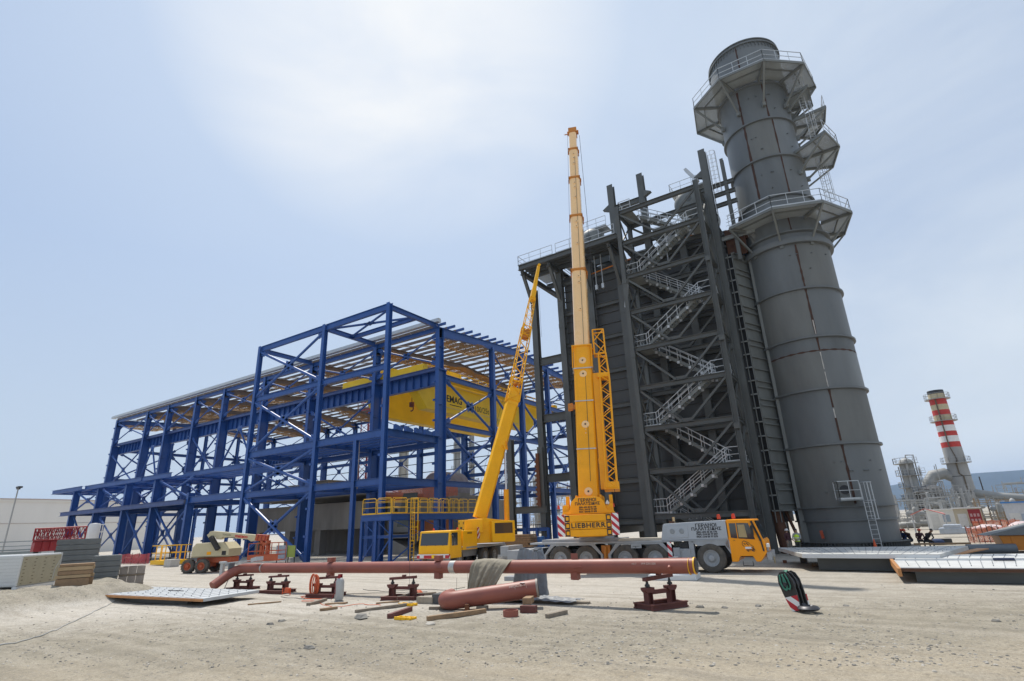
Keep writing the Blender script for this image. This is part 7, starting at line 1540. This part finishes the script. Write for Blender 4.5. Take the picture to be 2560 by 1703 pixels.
# refinery seen through the hall and beyond the inlet
for i, (px, py, dist, dia, zt, lab) in enumerate(((1005, 1300, 150, 2.6, 25, 'beige process column seen through the hall between blue posts'), (1144, 1300, 165, 2.0, 30, 'thin process column right of the hall corner column'), (1182, 1300, 172, 1.6, 33, 'tall slim scaffolded column behind the hall gable'), (1352, 1300, 170, 2.6, 17, 'stout process column seen between boiler inlet columns'), (1010, 1290, 210, 5, 8, 'squat vessel far behind the hall floor'))):
    vessel(lab, px, py, dist, dia, zt, mat('column_beige', (.44, .41, .33), .7) if i == 0 else REFG, 6 if dia < 2.2 else 3, seed=i+10)
for i, (px0, px1, dist, h, lab) in enumerate(((1150, 1250, 120, 11, 'scaffold clad pipe rack seen through the right end of the hall'), (1240, 1340, 128, 14, 'dense pale pipe rack between hall gable and boiler inlet'), (1320, 1440, 140, 13, 'pale pipe rack behind the boiler inlet columns'), (1080, 1180, 140, 13, 'pipe rack behind the hall corner column'), (820, 960, 160, 8, 'low distant pipe rack seen under the hall floor'))):
    a, b = far(px0, 1310, dist), far(px1, 1310, dist); rack(lab, a.x, a.x+(b-a).length, a.y, h, 40+i, 2.0, REFS if i % 2 else REFB, REFG, 6, rz=math.atan2(b.y-a.y, b.x-a.x))
p = far(909, 1300, 125); t = thing('tower_crane_mast', 'red lattice tower crane mast standing behind the blue hall', 'crane mast', (p.x, p.y, 0)); mb = MB(); lattice(mb, (0, 0, 0), (0, 0, 27.5), 2.2, 2.2, 2.2, 2.2, Vector((1, 0, 0)), Vector((0, 1, 0)), 24, .12, .06); mb.tube([(0, 0, 0), (0, 0, 27)], .22, 6); part('mast', mb, RED, t, local=True); mb = MB(); mb.box((0, 0, 28.2), (2.6, 2.6, 1.6)); lattice(mb, (-3, 0, 30), (22, 4, 31), 1.4, 1.6, 1.2, 1.2, Vector((0, 1, 0)), Vector((0, 0, 1)), 18, .09, .05); part('slewing_jib', mb, RED, t, local=True)
p = far(917, 1300, 118)
# sheds, canopy, nets and skip on the right
def shed(px0, px1, pyb, dist, h, d, m, lab, roof=None, door=True, name='site_cabin'):
    a, b = far(px0, pyb, dist), far(px1, pyb, dist); w = (b-a).length; t = thing(name, lab, 'cabin', (a.x, a.y, 0), math.atan2(b.y-a.y, b.x-a.x)); mb = MB(); mb.bx(0, w, 0, d, 0, h); part('walls', mb, m, t, local=True); mb = MB(); mb.bx(-.15, w+.15, -.2, d+.2, h, h+.15); part('roof', mb, roof or WHITE, t, local=True)
    if door: mb = MB(); mb.bx(w*.12, w*.12+.9, -.03, 0, 0, 2.0); part('door', mb, mat('door_pale', (.62, .62, .6)), t, local=True); mb = MB(); mb.bx(w*.55, w*.8, -.03, 0, 1.0, 1.9); part('window', mb, mat('window_blue', (.35, .42, .5), .2), t, local=True)
    return t
shed(2330, 2402, 1336, 95, 2.5, 4, WHITE, 'long low white cabin behind the seated workers')
sh = shed(2400, 2470, 1338, 90, 2.6, 3, mat('cabin_cream', (.52, .46, .34), .7), 'cream site cabin right of the white one')
a, b = far(2434, 1330, 88), far(2466, 1330, 88); t = thing('information_sign', 'dark red sign with pale blotches by the cream cabin', 'sign', (a.x, a.y, 0), math.atan2(b.y-a.y, b.x-a.x)); w = (b-a).length; mb = MB(); mb.bx(0, w, -.05, 0, .9, 2.5); part('board', mb, mat('sign_red', (.28, .02, .025), .5), t, local=True); mb = MB()
for i in range(3):
    for j in range(2): mb.bx(w*(.12+.28*i), w*(.3+.28*i), -.056, -.05, 1.05+j*.6, 1.4+j*.6)
part('pale_marks', mb, mat('sign_marks', (.5, .3, .3)), t, local=True); mb = MB(); mb.beam((.2, .05, 0), (.2, .05, 2.5), .08, .08); mb.beam((w-.2, .05, 0), (w-.2, .05, 2.5), .08, .08); part('posts', mb, DARK, t, local=True)
shed(2528, 2600, 1330, 80, 3.0, 6, mat('cabin_white', (.55, .57, .6)), 'pale cabin with a bright blue roof at the right edge', mat('roof_blue', (.05, .22, .55), .5)); 
a, b = far(2288, 1336, 80), far(2378, 1336, 80); t = thing('canopy', 'faded pink shade canopy on posts behind the seated workers', 'canopy', (a.x, a.y, 0), math.atan2(b.y-a.y, b.x-a.x)); w = (b-a).length; mb = MB(); mb.add([(0, 0, 2.2), (w*.45, 0, 2.8), (w, 0, 2.1), (0, 3, 2.1), (w*.45, 3, 2.8), (w, 3, 2.2), (0, 0, 2.14), (w*.45, 0, 2.72), (w, 0, 2.04), (0, 3, 2.04), (w*.45, 3, 2.72), (w, 3, 2.14)], [(0, 1, 4, 3), (1, 2, 5, 4), (6, 9, 10, 7), (7, 10, 11, 8), (0, 6, 7, 1), (1, 7, 8, 2)]); part('roof', mb, mat('canopy_pink', (.55, .19, .17), .7), t, local=True); mb = MB()
for x in (.1, w*.45, w-.1):
    for y in (.1, 2.9): mb.tube([(x, y, 0), (x, y, 2.2)], .05, 6)
part('posts', mb, GALV, t, local=True)
mb = MB(); mb.box((0, 0, .6), (2.4, 1.2, .6)); mb.box((-.1, 0, 1.0), (1.4, 1.1, .4)); p = far(2392, 1344, 72); _place_rot(single('covered_trailer', mb, mat('trailer_pale', (.45, .5, .56), .4), 'pale blue grey covered trailer by the cabins', 'trailer', bevel=.1), Vector((p.x, p.y, 0)), -10)
q = [at(2424, 1359), at(2512, 1358), at(2600, 1352)]; netrun('barrier_net', q, 1.25, NETO, 'bright orange barrier net crossing the view at the right', nseg=26)
netrun('barrier_net', [at(2440, 1343), at(2560, 1340)], 1.5, NETO, 'second orange barrier net further back at the right edge', nseg=26)
mb = MB(); rs_ = random.Random(9)
p = at(2560, 1352); rows = [[Vector((p.x-3.2+i*.4, p.y-.8+j*.35, .9+.55*math.sin(i*.5+.3)*math.sin(j*.9+.4)+rs_.uniform(-.12, .18))) for i in range(14)] for j in range(6)]; mb.sheet(rows); single('plastic_heap', mb, mat('pale_plastic', (.62, .50, .50), .5), 'heap of pale plastic sheeting over the orange net at the right edge', 'heap', smooth=50)
p = at(2520, 1382, 0); t = thing('skip', 'rust orange skip under a grey sloped lid at the right edge', 'skip', p, R(5)); mb = MB(); mb.prism([(0, .12), (4.2, .12), (4.4, 1.0), (-.2, 1.0)], (0, 0, 0), (1, 0, 0), (0, 0, 1), -2.0); part('tub', mb, ORGD, t, local=True, bevel=.03); mb = MB(); mb.prism([(-.9, 1.02), (4.4, 1.02), (4.4, 2.15), (3.0, 2.0)], (0, -.1, 0), (1, 0, 0), (0, 0, 1), -2.2); part('lid', mb, mat('lid_grey', (.17, .18, .18), .7), t, local=True)
mb = MB()
for k in range(5): mb.box((.4+k*.85, -.02, .55), (.08, .06, .8))
part('ribs', mb, ORGD, t, local=True)
a, b = at(2418, 1373, .25), at(2540, 1371, .25); mb = MB(); mb.tube([a, b], .28, 16); single('ground_pipe', mb, mat('steel_blue_grey', (.13, .15, .17), .5), 'thick blue grey pipe lying on the ground before the orange net', 'pipe', smooth=40)
for px, py, m, lab in ((2342, 1359, mat('bag_blue', (.03, .05, .12), .8), 'dark blue bag on the ground right of the seated workers'), (2360, 1358, DARK, 'dark box on the ground right of the blue bag')): 
    p = at(px, py, .1); p.z = .0; mb = MB(); mb.ball((0, 0, .22), .5, 6, (1.1, .7, .5)) if px == 2342 else mb.box((0, 0, .22), (1.1, .6, .45)); _place(single('bag' if px == 2342 else 'box', mb, m, lab, 'bag' if px == 2342 else 'box', bevel=.03), p)
def cone(p, lab):
    t = thing('traffic_cone', lab, 'traffic cone', p); mb = MB(); mb.lathe([(0, 0), (.15, 0), (.14, .04), (.12, .05), (.03, .62), (0, .62)], 16); part('body', mb, mat('cone_orange', (.70, .10, .02), .5), t, smooth=40, local=True); mb = MB(); mb.box((0, 0, .02), (.36, .36, .04)); part('base', mb, BLACK, t, local=True)
cone(Vector((-1.2, 46.2, .33)), 'orange traffic cone at the foot of the big stack')
mb = MB(); mb.beam((0, 0, 0), (.05, 0, -.55), .2, .06); _place(single('orange_rag', mb, mat('rag_orange', (.38, .06, .02), .7), 'orange rag hanging on the foot of the big stack', 'rag'), Vector((-4.35, 47.1, 1.55)))
mb = MB(); mb.beam((0, 0, 0), (3.2, .7, 0), .3, .34); _place(single('steel_beam', mb, DGREY, 'dark steel beam used as a bench by the seated workers', 'beam'), Vector((.5, 44.9, .34)))
# ================================================================== people
SKM = {'skin': SKIN}
def person(lab, loc, rz, J, cols, helmet=None, vest=None, beard=False):
    """J: joints in local metres; one continuous body from a skinned skeleton; facing -Y"""
    t = thing('person', lab, 'person', loc, rz); names = [n for n in J if n != 'face']; ix = {n: i for i, n in enumerate(names)}
    E = [('pelvis', 'spine'), ('spine', 'chest'), ('chest', 'neck'), ('neck', 'head'), ('head', 'crown')]
    for s in 'lr': E += [('pelvis', s+'hip'), (s+'hip', s+'knee'), (s+'knee', s+'ankle'), (s+'ankle', s+'toe'), ('chest', s+'sho'), (s+'sho', s+'elb'), (s+'elb', s+'wri'), (s+'wri', s+'hand')]
    rad = dict(pelvis=.135, spine=.125, chest=.15, neck=.055, head=.085, crown=.075, hip=.095, knee=.062, ankle=.043, toe=.04, sho=.07, elb=.045, wri=.032, hand=.042)
    me = bpy.data.meshes.new('tmpbody'); me.from_pydata([J[n] for n in names], [(ix[a], ix[b]) for a, b in E], []); o = bpy.data.objects.new('tmpbody', me); link(o)
    o.modifiers.new('skin', 'SKIN'); sub = o.modifiers.new('sub', 'SUBSURF'); sub.levels = 2; sub.render_levels = 2
    if not me.skin_vertices:
        bm = bmesh.new(); bm.from_mesh(me); bm.verts.layers.skin.verify(); bm.to_mesh(me); bm.free()
    for i, n in enumerate(names):
        r = rad.get(n) or rad[n[1:]]; sv = me.skin_vertices[0].data[i]; sv.radius = (r, r); sv.use_root = (n == 'pelvis')
    bpy.context.view_layer.update(); ev = o.evaluated_get(bpy.context.evaluated_depsgraph_get()); m2 = ev.to_mesh(); vs = [v.co.copy() for v in m2.vertices]; fs = [tuple(p.vertices) for p in m2.polygons]; ev.to_mesh_clear(); bpy.data.objects.remove(o); bpy.data.meshes.remove(me)
    def dseg(p, a, b):
        a, b = Vector(a), Vector(b); q = b-a; k = max(0, min(1, (p-a).dot(q)/max(1e-9, q.dot(q)))); return (p-a-q*k).length
    mb = MB(); mb.v = vs; mb.f = fs
    reg = {('neck', 'head'): 2, ('head', 'crown'): 2}
    for f in fs:
        c = sum((vs[i] for i in f), Vector())/len(f); best = min(E, key=lambda e: dseg(c, J[e[0]], J[e[1]])); k = best[1]
        if best in reg or 'hand' in k: q = 2
        elif k[1:] in ('knee', 'ankle', 'hip') and k[0] in 'lr' or best[0] == 'pelvis' and k != 'spine': q = 1
        elif k[1:] == 'toe': q = 3
        else: q = 0
        mb.mi.append(q)
    body = part('body', mb, [cols[0], cols[1], SKIN, BLACK], t, smooth=180, local=True)
    hd_ = Vector(J['head']); cw_ = Vector(J['crown']); mid = (hd_+cw_)/2; f_ = Vector(J.get('face', mid+Vector((0, -.1, -.02))))-mid; f_.normalize(); sdv = f_.cross(Vector((0, 0, 1))).normalized()
    mb = MB(); mb.ball(mid+f_*.095-Vector((0, 0, .02)), .022, 4); mb.ball(mid+sdv*.09, .025, 4, (.6, 1, 1.3)); mb.ball(mid-sdv*.09, .025, 4, (.6, 1, 1.3)); part('nose_and_ears', mb, SKIN, body, local=True)
    mb = MB(); mb.ball(mid+f_*.085+sdv*.035+Vector((0, 0, .015)), .011, 3); mb.ball(mid+f_*.085-sdv*.035+Vector((0, 0, .015)), .011, 3); part('eyes', mb, BLACK, body, local=True)
    for s in 'lr':
        w = Vector(J[s+'wri']); h = Vector(J[s+'hand']); d = (h-w).normalized(); sx = d.cross(Vector((0, 0, 1)) if abs(d.z) < .9 else Vector((1, 0, 0))).normalized(); mb = MB()
        for k in range(4): b = h+sx*(-.027+.018*k); mb.tube([b, b+d*(.05+.008*(1.5-abs(k-1.5))), b+d*.08+Vector((0, 0, -.015))], .009, 5)
        mb.tube([h-d*.02+sx*.035, h+d*.03+sx*.055], .010, 5); part('fingers', mb, SKIN, body, local=True)
    if helmet:
        mb = MB(); c = cw_+Vector((0, 0, -.035)); mb.lathe([(.15, 0), (.155, -.012), (.118, .0), (.112, .05), (.085, .10), (.04, .125), (0, .13)], 18, c); part('helmet', mb, helmet, t, smooth=50, local=True)
    else:
        mb = MB(); mb.ball(mid+Vector((0, .02, .05)), .098, 6, (1, 1, .85)); part('hair', mb, BLACK, t, smooth=60, local=True)
    if vest:
        mb = MB(); ch, pe = Vector(J['chest']), Vector(J['pelvis']); rows = []; n = 20
        for q, rx, ry in ((-.02, .17, .15), (.35, .165, .15), (.7, .20, .165), (1.0, .205, .16), (1.22, .12, .10)):
            c = pe+(ch-pe)*q; rows.append([c+Vector((rx*math.cos(2*math.pi*i/n), ry*math.sin(2*math.pi*i/n), 0)) for i in range(n+1)])
        mb.sheet(rows); v_ = part('vest', mb, vest, t, smooth=60, local=True); mb = MB()
        for q in (.2, .62): c = pe+(ch-pe)*q; mb.sheet([[c+Vector(((.192 if q > .5 else .18)*math.cos(2*math.pi*i/n)*1.03, .165*math.sin(2*math.pi*i/n)*1.03, h)) for i in range(n+1)] for h in (-.025, .025)])
        part('reflective_band', mb, mat('reflective', (.7, .7, .68), .4), v_, local=True)
    return t
def standing(la=(.28, -.05, .95), ra=(-.28, -.08, .95), le=(.27, .02, 1.17), re=(-.27, .02, 1.17)):
    d = dict(pelvis=(0, 0, .96), spine=(0, .01, 1.12), chest=(0, .02, 1.34), neck=(0, .01, 1.52), head=(0, -.01, 1.62), crown=(0, -.005, 1.72), face=(0, -.2, 1.66))
    for s, g in (('l', 1), ('r', -1)): d.update({s+'hip': (g*.10, 0, .90), s+'knee': (g*.12, -.02, .50), s+'ankle': (g*.13, .02, .09), s+'toe': (g*.15, -.15, .045), s+'sho': (g*.20, .02, 1.43)})
    d.update(lelb=le, relb=re, lwri=la, rwri=ra, lhand=tuple(Vector(la)+(Vector(la)-Vector(le)).normalized()*.09), rhand=tuple(Vector(ra)+(Vector(ra)-Vector(re)).normalized()*.09)); return d
def sitting(lean=.12, kz=.50, kx=.42, fx=.40, hands='lap', twist=0.0, head=-.04):
    d = dict(pelvis=(0, 0, .55), spine=(0, -.03*lean*8, .70), chest=(0, -.10-lean, .92), neck=(0, -.16-lean*1.3, 1.09), head=(twist*.03, -.20-lean*1.5+head, 1.18), crown=(twist*.04, -.22-lean*1.5+head, 1.28), face=(twist*.2, -.4-lean*1.5, 1.18))
    for s, g in (('l', 1), ('r', -1)): d.update({s+'hip': (g*.10, -.04, .52), s+'knee': (g*.16, -kx, kz), s+'ankle': (g*.15, -fx, .09), s+'toe': (g*.17, -fx-.17, .045), s+'sho': (g*.19, -.11-lean, 1.0), s+'elb': (g*.25, -.18-lean, .74), s+'wri': (g*.10, -kx+.04, kz+.12), s+'hand': (g*.04, -kx-.03, kz+.11)})
    return d
VEST = mat('hi_vis_vest', (.55, .80, .05), .6); HELR = mat('helmet_red', (.62, .07, .015), .35); HELW = mat('helmet_white', (.7, .7, .7), .35)
CL = lambda n, c: mat('cloth_'+n, c, .85, dirt=.3, scale=8)
FC = math.radians(-15)
p = at(1997, 1369); person('person in a yellow green hi vis vest standing by the stack foot', Vector((p.x, p.y, 0))*.80, R(-8), standing((.06, -.24, 1.1), (-.06, -.25, 1.08), (.26, -.08, 1.16), (-.26, -.08, 1.16)), (CL('pale', (.3, .32, .33)), CL('olive', (.06, .065, .05))), None, VEST)
p = at(1974, 1369); person('person in a maroon shirt and white helmet standing left of the hi vis worker', Vector((p.x, p.y, 0))*.81, R(60), standing((.10, -.28, 1.05), (-.30, -.12, .98)), (CL('maroon', (.07, .025, .03)), CL('beige', (.22, .20, .17))), HELW)
seats = [(2247, 1361, 'person in dark clothes and red helmet seated nearest the stack, hands on knees', (CL('black', (.02, .02, .022)), CL('charcoal', (.025, .026, .03))), HELR, 5, sitting(.10)),
    (2266, 1361, 'person in a blue shirt and red helmet seated second from the stack', (CL('blue', (.03, .06, .17)), CL('navy', (.015, .018, .03))), HELR, -30, sitting(.06, twist=1)),
    (2281, 1361, 'person in a dark jacket and red helmet seated third from the stack', (CL('brown', (.06, .035, .03)), CL('navy', (.015, .018, .03))), HELR, -40, sitting(.16)),
    (2302, 1361, 'bareheaded person in dark red shirt seated fourth from the stack', (CL('maroon', (.07, .025, .03)), CL('navy', (.015, .018, .03))), HELR, 10, sitting(.2)),
    (2318, 1362, 'person in black seated farthest from the stack, bent far forward', (CL('black', (.02, .02, .022)), CL('charcoal', (.025, .026, .03))), None, 40, sitting(.26, head=-.08))]
for i, (px, py, lab, cols, hel, a, J) in enumerate(seats):
    lab = 'person in dark red shirt and red helmet seated fourth from the stack' if i == 3 else lab
    p = at(px, py, .22); person(lab, Vector((p.x*.95, p.y*.95, .08)), R(a), J, cols, hel)
# ================================================================== air
mb = MB(); mb.bx(-5600, 6200, -700, 7200, -3, 260)
hz = bpy.data.materials.new('haze_air'); hz.use_nodes = True; t = hz.node_tree; t.nodes.clear(); o_ = t.nodes.new('ShaderNodeOutputMaterial'); v_ = t.nodes.new('ShaderNodeVolumePrincipled')
v_.inputs['Color'].default_value = (.38, .60, 1.0, 1); v_.inputs['Density'].default_value = HAZE; v_.inputs['Anisotropy'].default_value = .2; t.links.new(v_.outputs[0], o_.inputs['Volume'])
struct('haze', mb, hz, kind='stuff')
